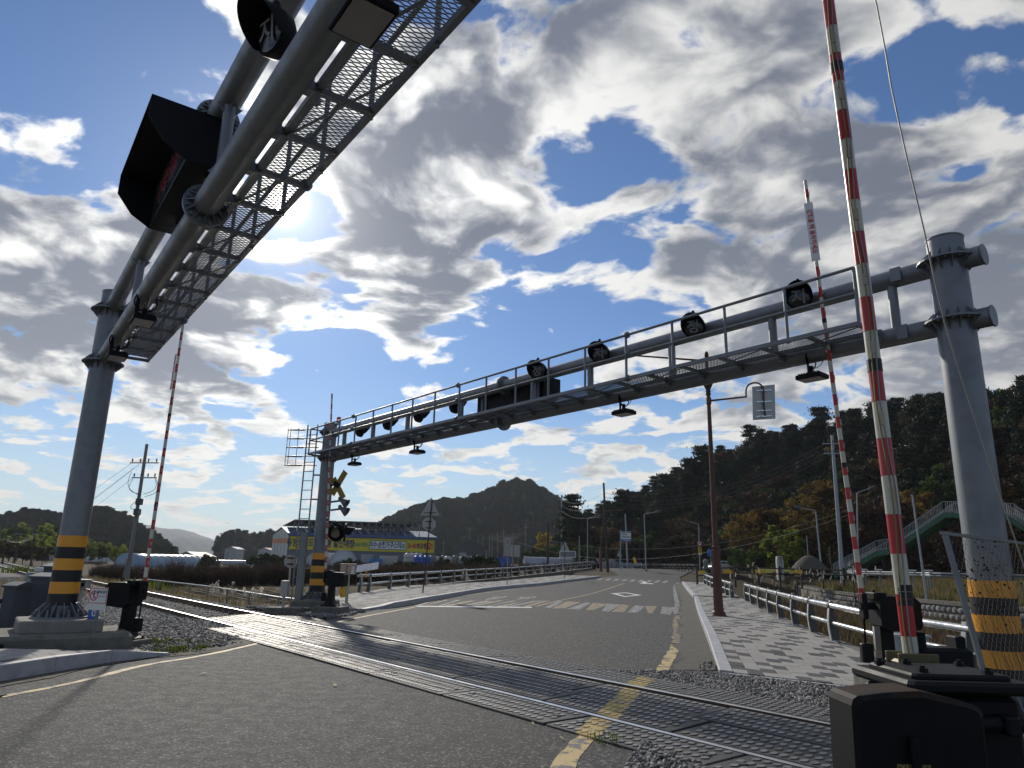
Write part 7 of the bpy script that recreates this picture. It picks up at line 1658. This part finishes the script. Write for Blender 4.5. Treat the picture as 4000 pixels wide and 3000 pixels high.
def plant(name, label, cat, key, loc, scale, group=None, rz=None, sz=None):
    root = thing(name, label, cat, loc, RNG.uniform(0, 6.28) if rz is None else rz, group); root.scale = (scale, scale, sz or scale); cm, tm = VAR[key]; obj('crown', cm, root); obj('trunk' if cat == 'tree' else 'stem', tm, root); return root

# single trees that stand out on the hill side and along its foot
def hill_tree(px, ptop, Y, key, lab, sc_=None, grp=None):
    t = AY(px, ptop, Y); z = tz(t.x, t.y); hh = t.z-z; nat = {'pine': 9.9, 'brow': 9.2, 'oran': 9.4, 'red0': 8.2, 'gree': 8.7, 'bamb': 10.0, 'gink': 9.0}[key[:4]]
    s = hh/nat; plant(key.rstrip('0123456789')+'_tree' if key[:3] != 'red' else 'red_oak_tree', lab, 'tree', key, (t.x, t.y, z-.15), min(max(s, .45), 1.5), grp)
hill_tree(2905, 1975, 96, 'orange0', 'orange leaved tree above the white village stone, the smaller of a close pair', grp=None)
hill_tree(2995, 1960, 98, 'orange1', 'orange leaved tree right beside the smaller one above the village stone')
hill_tree(3140, 1905, 92, 'orange0', 'broad golden orange tree between the street lamp and the power pole')
hill_tree(3225, 1830, 100, 'orange1', 'tall golden orange tree behind the thick power pole')
hill_tree(3420, 1905, 90, 'red0', 'rust red tree behind the two striped booms')
hill_tree(3330, 1950, 96, 'brown0', 'brown leaved tree left of the rust red one')
hill_tree(3560, 1880, 92, 'orange0', 'olive orange tree above the middle landing of the footbridge')
hill_tree(3660, 1850, 92, 'green0', 'dull green tree behind the footbridge railing')
hill_tree(3960, 1880, 84, 'orange1', 'orange tree at the right behind the banded pole')
hill_tree(3030, 2040, 84, 'bamboo0', 'light green bamboo clump behind the village stone')
hill_tree(3095, 2060, 85, 'bamboo1', 'light green bamboo clump leaning towards the pavilion')
hill_tree(2960, 2120, 86, 'green1', 'low dark green bush tree left of the bamboo')
hill_tree(2880, 2130, 90, 'green0', 'low dark green bush tree beside the car')
hill_tree(2235, 1905, 150, 'pine0', 'ragged pine standing alone at the left end of the wooded hill')
hill_tree(2930, 1660, 175, 'pine1', 'tall open pine on the ridge next to the hanging sign plate')
hill_tree(2990, 1690, 170, 'brown1', 'rounded leafy tree on the ridge right of the open pine')
hill_tree(2740, 1740, 165, 'pine2', 'dense pine on the ridge behind the lamp post')
hill_tree(2690, 1790, 165, 'pine0', 'pine on the ridge just left of the lamp post')
hill_tree(3200, 1590, 170, 'pine2', 'spreading pine on the high ridge between the two right hand booms')
hill_tree(3400, 1500, 165, 'pine1', 'tall pine on the ridge behind the striped booms')
hill_tree(3560, 1510, 160, 'pine0', 'pine on the ridge above the footbridge')
hill_tree(2600, 1850, 160, 'pine1', 'small pine on the falling ridge above the white guide sign')
hill_tree(2430, 1900, 158, 'pine2', 'slim pine on the low end of the ridge')
hill_tree(2125, 2062, 170, 'ginkgo0', 'bright yellow ginkgo beyond the guard rail')
for i, (px, pt_, Y) in enumerate(((2090, 2130, 150), (2130, 2125, 152), (2170, 2122, 150), (2060, 2140, 150), (2300, 2120, 130), (2340, 2130, 128), (2260, 2135, 130))):
    hill_tree(px, pt_, Y, 'green%d' % (i % 2), 'dark green bushy tree between the ginkgo and the highway', grp='dark trees by the ginkgo')
# bamboo thicket on the left
for i, (px, pt_) in enumerate(((-40, 2075), (15, 2062), (60, 2050), (95, 2036), (130, 2042), (165, 2048), (195, 2040), (225, 2050), (330, 2085), (365, 2098), (395, 2112), (425, 2125), (455, 2145), (30, 2090), (110, 2080), (180, 2085), (345, 2120), (405, 2140), (478, 2158))):
    hill_tree(px, pt_, 172+(i % 5)*4 - (18 if i > 12 else 0), ('bamboo0', 'bamboo1', 'green0', 'bamboo1', 'green1')[i % 5], ('feathery light green bamboo of the thicket behind the white tunnel greenhouses' if i % 5 in (0, 1, 3) else 'darker leafy tree inside the bamboo thicket behind the tunnel greenhouses'), grp='thicket behind the greenhouses')
for i, (px, pt_) in enumerate(((20, 2130), (60, 2140), (100, 2135), (140, 2142), (175, 2150), (-20, 2120))):
    hill_tree(px, pt_, 128, 'brown%d' % (i % 2), 'dark brown bush under the power lines below the thicket', grp='brown bushes below the thicket')

for i, px in enumerate(np.linspace(-60, 480, 20)):
    hill_tree(float(px), float(np.interp(px, [-60, 60, 200, 330, 480], [2105, 2085, 2085, 2118, 2165]))+RNG.uniform(-6, 10), 160+(i % 3)*3, ('bamboo0', 'bamboo1')[i % 2], 'shorter light green bamboo at the front of the thicket behind the greenhouses', grp='front of the thicket')
# masses of trees --------------------------------------------------------------------
def scatter_object(name, label, pts, idx, scl, keys, with_trunk=True):
    coll = bpy.data.collections.new(name+'_sources')
    for k, key in enumerate(keys):
        cm, tm = VAR[key]; o = bpy.data.objects.new('source_%d' % k, cm); coll.objects.link(o)
    V = np.array(pts, np.float32); me = bpy.data.meshes.new(name); me.vertices.add(len(V)); me.vertices.foreach_set('co', V.ravel())
    for nm, typ, val in (('idx', 'INT', idx), ('scl', 'FLOAT', scl), ('rot', 'FLOAT', RNG.uniform(0, 6.28, len(V)))):
        a = me.attributes.new(nm, typ, 'POINT'); a.data.foreach_set('value', np.asarray(val, np.int32 if typ == 'INT' else np.float32))
    o = obj(name, me); tag(o, label, kind='stuff')
    ng = bpy.data.node_groups.new(name, 'GeometryNodeTree'); ng.interface.new_socket('Geometry', in_out='INPUT', socket_type='NodeSocketGeometry'); ng.interface.new_socket('Geometry', in_out='OUTPUT', socket_type='NodeSocketGeometry')
    N = ng.nodes; gi = N.new('NodeGroupInput'); go = N.new('NodeGroupOutput'); ip = N.new('GeometryNodeInstanceOnPoints'); ci = N.new('GeometryNodeCollectionInfo')
    ci.inputs['Collection'].default_value = coll; ci.inputs['Separate Children'].default_value = True; ci.inputs['Reset Children'].default_value = True; ci.transform_space = 'ORIGINAL'
    def attr(nm, dt): n = N.new('GeometryNodeInputNamedAttribute'); n.data_type = dt; n.inputs['Name'].default_value = nm; return n.outputs[0]
    cx = N.new('ShaderNodeCombineXYZ'); ng.links.new(attr('rot', 'FLOAT'), cx.inputs[2]); er = N.new('FunctionNodeEulerToRotation'); ng.links.new(cx.outputs[0], er.inputs[0])
    ip.inputs['Pick Instance'].default_value = True; L_ = ng.links.new
    L_(gi.outputs[0], ip.inputs['Points']); L_(ci.outputs[0], ip.inputs['Instance']); L_(attr('idx', 'INT'), ip.inputs['Instance Index']); L_(er.outputs[0], ip.inputs['Rotation']); L_(attr('scl', 'FLOAT'), ip.inputs['Scale']); L_(ip.outputs[0], go.inputs[0])
    md = o.modifiers.new('scatter', 'NODES'); md.node_group = ng; return o
# right hand wooded hill
NF = 820
th = RNG.uniform(.072, .80, NF); r0 = np.interp(th, HILL_T, HILL_R); r_ = r0-4+RNG.uniform(0, 1, NF)**.85*68; X = r_*np.sin(th); Y = r_*np.cos(th); Zt = terrain(X, Y)
fr = (r_-r0)/62; low = RNG.uniform(0, 1, NF) > np.clip(fr*1.3, .05, .9)
idx = np.where(low, RNG.choice([3, 4, 5, 6, 7, 8, 3, 4, 3], NF), RNG.choice([0, 1, 2, 0, 1, 2, 3, 4], NF))
scatter_object('wooded_hillside', 'dark autumn woodland of pine and brown oak covering the near hill', np.stack([X, Y, Zt-.3], 1), idx, RNG.uniform(.62, 1.05, NF)*np.where(fr < .05, .7, 1.), ['pine0', 'pine1', 'pine2', 'brown0', 'brown1', 'orange0', 'red0', 'green0', 'brown0'])

def far_hill(name, label, prof, D, depth, foot_z, ntrees, scl, mixk, colr):
    """hill with its crest at distance D, foot nearer the camera"""
    us = np.linspace(prof[0][0], prof[-1][0], 90); ys_ = np.interp(us, [p[0] for p in prof], [p[1] for p in prof]); ys_ = ys_ + 1.5*np.sin(us*.06)
    rows = 12; V = []
    for px, py in zip(us, ys_):
        c = AY(px, py, D); dirv = Vector((c.x, c.y, 0)).normalized()
        for k in range(rows+4):
            v = k/rows; f = float(smooth(0., 1., np.array(min(v, 1.)))) if v <= 1 else 1-.6*(v-1)/.33
            q = c+dirv*(depth*(v-1)); V.append((q.x, q.y, foot_z+(c.z-foot_z)*f + (1.5*math.sin(px*.11+k*1.7)*scl if 0 < k < rows else 0)))
    n = rows+4; F = [(i*n+k, i*n+k+1, (i+1)*n+k+1, (i+1)*n+k) for i in range(len(us)-1) for k in range(n-1)]
    mm_ = mat(name+'_ground', colr, .95, 0., .3, .02, 0.); o = tag(obj('hill', np_mesh(name, np.array(V), np.array(F), mm_, True)), label, kind='structure')
    Va = np.array(V).reshape(len(us), n, 3); fu = RNG.uniform(0, len(us)-1.001, ntrees); fk = np.where(RNG.uniform(0, 1, ntrees) < .35, RNG.uniform(rows-1.5, rows+.3, ntrees), RNG.uniform(1, rows, ntrees)); i0 = fu.astype(int); k0 = fk.astype(int); a = (fu-i0)[:, None]; b = (fk-k0)[:, None]
    P = Va[i0, k0]*(1-a)*(1-b)+Va[i0+1, k0]*a*(1-b)+Va[i0, k0+1]*(1-a)*b+Va[i0+1, k0+1]*a*b; P[:, 2] -= 1.5*scl
    if ntrees: scatter_object('woodland', label.replace('hill', 'woodland on the hill', 1), P, RNG.choice(mixk, ntrees), RNG.uniform(.6, 1.05, ntrees)*scl, ['pine0', 'pine1', 'pine2', 'brown0', 'brown1', 'green0', 'red0'])
up = lambda prof, d: [(x, y+d) for x, y in prof]
far_hill('left_hill', 'dark wooded hill beyond the greenhouses', up([(-700, 2060), (-300, 2035), (0, 2023), (81, 2003), (163, 2008), (244, 2019), (347, 2000), (401, 1992), (461, 2011), (515, 2038), (580, 2085), (640, 2125), (680, 2160)], 30), 420, 150, -2, 3400, .80, [0, 1, 2, 3, 4, 0, 1, 2, 6], (.012, .013, .008))
far_hill('middle_hill', 'round wooded hill with a bare patch in the middle distance', up([(1250, 2120), (1400, 2075), (1491, 2033), (1597, 1984), (1705, 1951), (1811, 1946), (1852, 1935), (1902, 1913), (1960, 1885), (2016, 1873), (2070, 1882), (2111, 1902), (2143, 1919), (2181, 1947), (2230, 1985), (2330, 2040), (2500, 2100)], 36), 620, 260, -3, 6500, .95, [0, 1, 2, 3, 4, 5, 0, 1, 0], (.012, .013, .008))
far_hill('low_ridge', 'low dark wooded rise left of the warehouse', [(840, 2128), (886, 2108), (940, 2102), (1000, 2112), (1080, 2104), (1180, 2115), (1260, 2140)], 520, 80, -2, 420, .8, [0, 1, 2, 3, 4, 5], (.024, .024, .015))
far_hill('blue_mountain', 'pale blue mountain on the horizon', [(380, 2100), (470, 2062), (558, 2046), (615, 2061), (686, 2066), (753, 2077), (799, 2097), (860, 2118), (960, 2135), (1100, 2140)], 3600, 900, -20, 0, 1., [0], (.022, .034, .048))  # ground colour tinted blue to add to the look of distance haze
far_hill('blue_mountain_b', 'lower pale blue ridge in front of the mountain', [(560, 2130), (640, 2105), (720, 2094), (790, 2100), (850, 2118), (960, 2136)], 2600, 500, -12, 0, 1., [0], (.020, .030, .040))  # same haze blue painted into this ridge's ground colour
# bare terraced patch on the middle hill
m = MB(); 
for k in range(4): 
    a, b = AY(1785+k*4, 2025+k*5, 520-k*5), AY(1895-k*6, 2026+k*5, 520-k*5); m.beam(a, b, 7, 1.2)
tag(m.build('terraced_field', mat('bare_field', (.12, .085, .05), .95)), 'bare brown terraced field on the middle hill', kind='structure')

# hedge of dry brown bushes along the field
hg = 0
for row in range(3):
    for i, px in enumerate(np.linspace(380, 2330, 52)):
        px = px+RNG.uniform(-14, 14); Y = (64 if px < 1000 else 70 + (px-1000)*.018) + row*3.2+RNG.uniform(-1, 1)
        ptop = np.interp(px, [300, 600, 1000, 1500, 2000, 2330], [2200, 2203, 2194, 2196, 2200, 2196])+RNG.uniform(-4, 8)+row*-2
        t = AY(px, ptop, Y); z = tz(t.x, t.y); s = (t.z-z)/1.65
        plant('dry_bush', 'leafless brown bush in the hedge along the field edge', 'bush', 'twig%d' % (i % 3), (t.x, t.y, z-.05), max(.5, min(1.6, s)), 'leafless brown bushes along the field')
for px, ptop, Y, s in ((1345, 2172, 105, 1.3), (1380, 2174, 105, 1.2), (1435, 2180, 100, 1.1), (1565, 2176, 98, 1.3), (1615, 2182, 96, 1.2), (1740, 2172, 98, 1.5), (1850, 2160, 100, 1.7), (1890, 2165, 100, 1.6), (1910, 2170, 98, 1.4), (1030, 2158, 130, 2.2), (1060, 2155, 132, 2.2), (1090, 2160, 130, 2.), (1130, 2165, 128, 2.), (820, 2160, 140, 2.2)):
    t = AY(px, ptop, Y); z = tz(t.x, t.y); plant('evergreen_shrub', 'dark evergreen shrub '+('left of the warehouse gable end' if px < 1200 else 'in front of the white arched greenhouse' if px < 1500 else 'below the lettered banner beside the rusty sign post' if px < 1650 else 'in front of the dark grey gabled shed'), 'shrub', 'darkshrub%d' % (px % 2), (t.x, t.y, z), max(.6, (t.z-z)/1.75), 'dark evergreen shrubs by the yard')
for px, ptop, Y, lab in ((1880, 2200, 60, ''), (690, 2180, 62, 'a')):
    t = AY(px, ptop, Y); z = tz(t.x, t.y); plant('young_tree', 'thin half bare sapling beside the blue striped greenhouse' if lab else 'olive sapling in front of the grey tanks', 'tree', 'twig0', (t.x, t.y, z), (t.z-z)/1.6)

# grasses ------------------------------------------------------------------------------
def grass(name, label, P, h, w_, m_, lean=.35, per=5, spread=.10, parent=None):
    P = np.repeat(np.asarray(P), per, 0); n = len(P); base = P+np.stack([RNG.normal(0, spread, n), RNG.normal(0, spread, n), np.zeros(n)], 1); a = RNG.uniform(0, 6.28, n); hh = h*RNG.uniform(.45, 1.2, n); d = np.stack([np.cos(a), np.sin(a), np.zeros(n)], 1); s = np.stack([-np.sin(a), np.cos(a), np.zeros(n)], 1)*w_
    ln = lean*RNG.uniform(.2, 1.2, n)[:, None]*hh[:, None]; mid = base+d*ln*.35+np.array([0, 0, 1])*hh[:, None]*.6; tip = base+d*ln+np.array([0, 0, 1])*hh[:, None]
    V = np.stack([base-s, base+s, mid+s*.7, mid-s*.7, tip+s*.12, tip-s*.12], 1).reshape(-1, 3); i = 6*np.arange(n)[:, None]; F = np.concatenate([i+np.array([[0, 1, 2, 3]]), i+np.array([[3, 2, 4, 5]])])
    return tag(obj(name, np_mesh(name, V, F, m_, attr={'tint': np.repeat(RNG.uniform(0, 1, n), 6)}), parent), label, kind='stuff')
def area(poly_, n, zoff=0.):
    xs_ = [p[0] for p in poly_]; ys_ = [p[1] for p in poly_]; bb = (max(xs_)-min(xs_))*(max(ys_)-min(ys_)); Z_ = zone(poly_, n/bb, None); Z_[:, 2] = terrain(Z_[:, 0], Z_[:, 1])+zoff; return Z_
def fpx(l): return [(G(px, py, z)[0], G(px, py, z)[1]) for px, py, z in l]
right_bank = [(26.4, 40), (26.8, 58), (33, 80), (42, 70), (46, 50), (44, 36), (30, 26)]
grass('bank_grass', 'olive and straw grass on the bank above the stone wall', area(right_bank, 9000), .55, .022, L_dry, per=4)
grass('bank_grass', 'yellow green grass along the timber fence', area(right_bank, 5000), .45, .022, L_weed, per=3)
stream = [(9.5, 15), (13, 40), (22, 66), (25.5, 60), (25, 44), (26, 30), (20, 12)]
grass('stream_grass', 'dry straw grass in the stream bed behind the guard rail', area(stream, 9000), .75, .020, L_dry, per=5)
grass('stream_grass', 'dark brown weeds in the stream bed', area(stream, 3500), .9, .015, L_twig, per=5)
left_f = [(-26, 30), (-14, 30), (-7.5, 27.5), (-7.2, 36), (-3, 62), (-16, 66), (-34, 60)]
grass('field_grass', 'dry grass along the edge of the ploughed field', area(left_f, 4200), .32, .012, L_dry, per=4)
near_l = [(-16, 10), (-10.2, 12.4), (-9.9, 16), (-14, 22), (-22, 30), (-24, 18)]
grass('verge_grass', 'dry and reddish grass on the verge behind the cabinets', area(near_l, 2600), .40, .010, L_dry, per=6); grass('verge_weeds', 'reddish weeds on the verge behind the footing', area([(-14, 11), (-10.4, 12.2), (-10.6, 14.2), (-15, 15)], 800), .55, .012, L_red, per=8)
grass('weeds', 'green weeds sprouting from the gravel by the kerb', np.concatenate([area([(-6.4, 13.3), (-5.6, 13.6), (-5.3, 14.8), (-6.4, 14.6)], 45, .05), area([(-6.0, 12.3), (-5.4, 12.6), (-5.2, 13.4), (-5.7, 13.1)], 90, .1), area([(-7.2, 14.0), (-6.5, 14.0), (-6.4, 14.6), (-7.2, 14.8)], 60, .06)]), .075, .008, L_weed, per=7, spread=.05)
grass('weeds', 'tuft of grass at the edge of the crossing panels', np.array([[.90, 7.33, 0.0], [.95, 7.27, 0], [1.02, 7.22, 0], [8.0, 16.2, .1], [7.2, 17.4, .12], [7.3, 17.6, .12], [7.45, 18.2, .12]]), .10, .005, L_weed, per=16, spread=.06)
for px, py, Y, k in ((560, 2248, 44, 0), (75, 2212, 62, 3)):
    c = AY(px, py+25, Y); z = tz(c.x, c.y); P = np.stack([c.x+RNG.normal(0, .7, 50), c.y+RNG.normal(0, .5, 50), np.full(50, z)], 1); o = grass('vine_clump', None, P, .6, .04, L_weed, per=4, spread=.2); tag(o, 'clump of bright green vines beside the rails')
# pampas plumes
def plume(label, px, py, Y, n, s, group):
    c = AY(px, py, Y); z = tz(c.x, c.y); root = thing('pampas_grass', label, 'grass', Vector((c.x, c.y, z)), 0, group); hz = max(.4, c.z-z); m = MB(); V = []; r = random.Random(px)
    for k in range(n):
        a = r.uniform(0, 6.28); t = Vector((math.cos(a)*.25*s, math.sin(a)*.25*s, hz*r.uniform(.75, 1.1))); m.tube([(0, 0, 0), t*.5+Vector((0, 0, .1)), t], .006, 3)
        pts = np.array([tuple(t*(1-.0*u)+Vector((math.cos(a)*.08*u, math.sin(a)*.08*u, .32*s*u-.08*s*u*u))) for u in np.linspace(-.1, 1, 34)]); V.append(pts+RNG.normal(0, .022*s, pts.shape))
    m.build('stem', L_dry, root); C = np.concatenate(V); q, F = quads(C, .035*s, .4); obj('plume', np_mesh('plume', q, F, L_plume, attr={'tint': np.repeat(RNG.uniform(0, 1, len(C)), 4)}), root)
for px, py, Y, n, s in ((868, 2300, 29, 5, 1.3), (888, 2325, 28.5, 3, 1.), (982, 2345, 27, 4, 1.0), (995, 2338, 27, 2, 1.)): plume('white pampas plumes beside the track bed', px, py, Y, n, s, 'pampas by the track')
r = random.Random(4)
for i in range(20):
    px = r.uniform(2840, 3420); plume('pale reed plumes on the bank below the timber fence', int(px), r.uniform(2222, 2262), r.uniform(50, 57), 3, .9, 'reed plumes on the bank')
# two staked saplings on the bank
for px, lab in ((3110, 'bare sapling on stakes in front of the pavilion'), (3330, 'bare sapling on stakes at the foot of the footbridge')):
    c = AY(px, 2240, 54); z = tz(c.x, c.y); root = thing('staked_sapling', lab, 'sapling', Vector((c.x, c.y, z))); m = MB(); m.tube([(0, 0, 0), (.05, 0, 1.2), (0, .0, 2.6)], [.05, .04, .015], 6)
    for k in range(9): a = k*2.1; b = 1.1+k*.16; m.tube([(.03, 0, b), (math.cos(a)*.4, math.sin(a)*.4, b+.45), (math.cos(a)*.6, math.sin(a)*.6, b+.8)], [.018, .012, .004], 4)
    m.build('trunk', bark, root)
    for a in (0.3, 2.4, 4.5): q = MB(); q.cyl((math.cos(a)*.8, math.sin(a)*.8, -.1), (0, 0, 1.3), .035, n=6); q.build('stake', wood, root)
# furrows of the ploughed field
m = MB(); soil = mat('ploughed_soil', (.060, .045, .032), .97, 0., .35, 5., .9, 12., col2=(.095, .072, .05), bdist=.06)
fd = (AY(1000, 2300, 40)-AY(600, 2260, 48)); fd.z = 0; fd.normalize(); fnn = Vector((-fd.y, fd.x, 0))
for k in range(16):
    o = AY(900, 2290, 32)+fnn*(k*.95); o.z = 0; vs = []; L_ = 46
    for i in range(40):
        p = o+fd*(-26+L_*i/39); z = tz(p.x, p.y); hh = .16+.07*RNG.uniform(-1, 1)
        if p.x > Lx(p.y)-7.2 or abs((p.x-track_c(p.y)-.59)*.785) < 5.5: break
        for a, b in ((-.42, -.08), (-.16+RNG.uniform(-.05, .05), hh), (.16+RNG.uniform(-.05, .05), hh*.9), (.42, -.08)): q = p+fnn*a; vs.append((q.x, q.y, z+b))
    m.add(vs, [(4*i+j, 4*i+j+1, 4*i+5+j, 4*i+4+j) for i in range(len(vs)//4-1) for j in range(3)])
tag(m.build('ploughed_field', soil), 'dark furrows of the ploughed field beyond the track', kind='stuff')
# fallen leaves on the road
lv = MB()
for (x, y) in ((-.55, 9.2), (2.2, 18.6), (.3, 7.9), (.55, 7.3), (3.1, 14.2), (-2.2, 9.9), (-4.2, 10.6), (2.95, 13.2)):
    a = RNG.uniform(0, 6.28); s_ = RNG.uniform(.025, .05); o = Matrix.Rotation(a, 3, 'Z'); q = MB(); q.add([Vector((x, y, .012))+o @ Vector(p) for p in ((-s_*1.4, 0, .004), (0, -s_*.6, .012), (s_*1.4, 0, .02), (0, s_*.6, .010))], [(0, 1, 2, 3)]); tag(q.build('fallen_leaf', mat('dry_leaf', (.42, .33, .18), .8)), 'dry pale leaf lying on the asphalt', 'leaf', 'fallen leaves on the road')
# ------------------------------------------------------------------ air
def haze():
    m = bpy.data.materials.new('haze_air'); m.use_nodes = True; nt = m.node_tree; nt.nodes.clear(); v = nt.nodes.new('ShaderNodeVolumePrincipled'); o = nt.nodes.new('ShaderNodeOutputMaterial'); nt.links.new(v.outputs[0], o.inputs['Volume'])
    v.inputs['Color'].default_value = (.80, .88, 1.0, 1); v.inputs['Density'].default_value = HAZE; v.inputs['Anisotropy'].default_value = .3
    b = MB(); b.box((0, 2700, 66), (11000, 5600, 180)); tag(b.build('haze', m), 'thin blue haze over the far fields and hills', kind='stuff')
HAZE = .00012
haze()
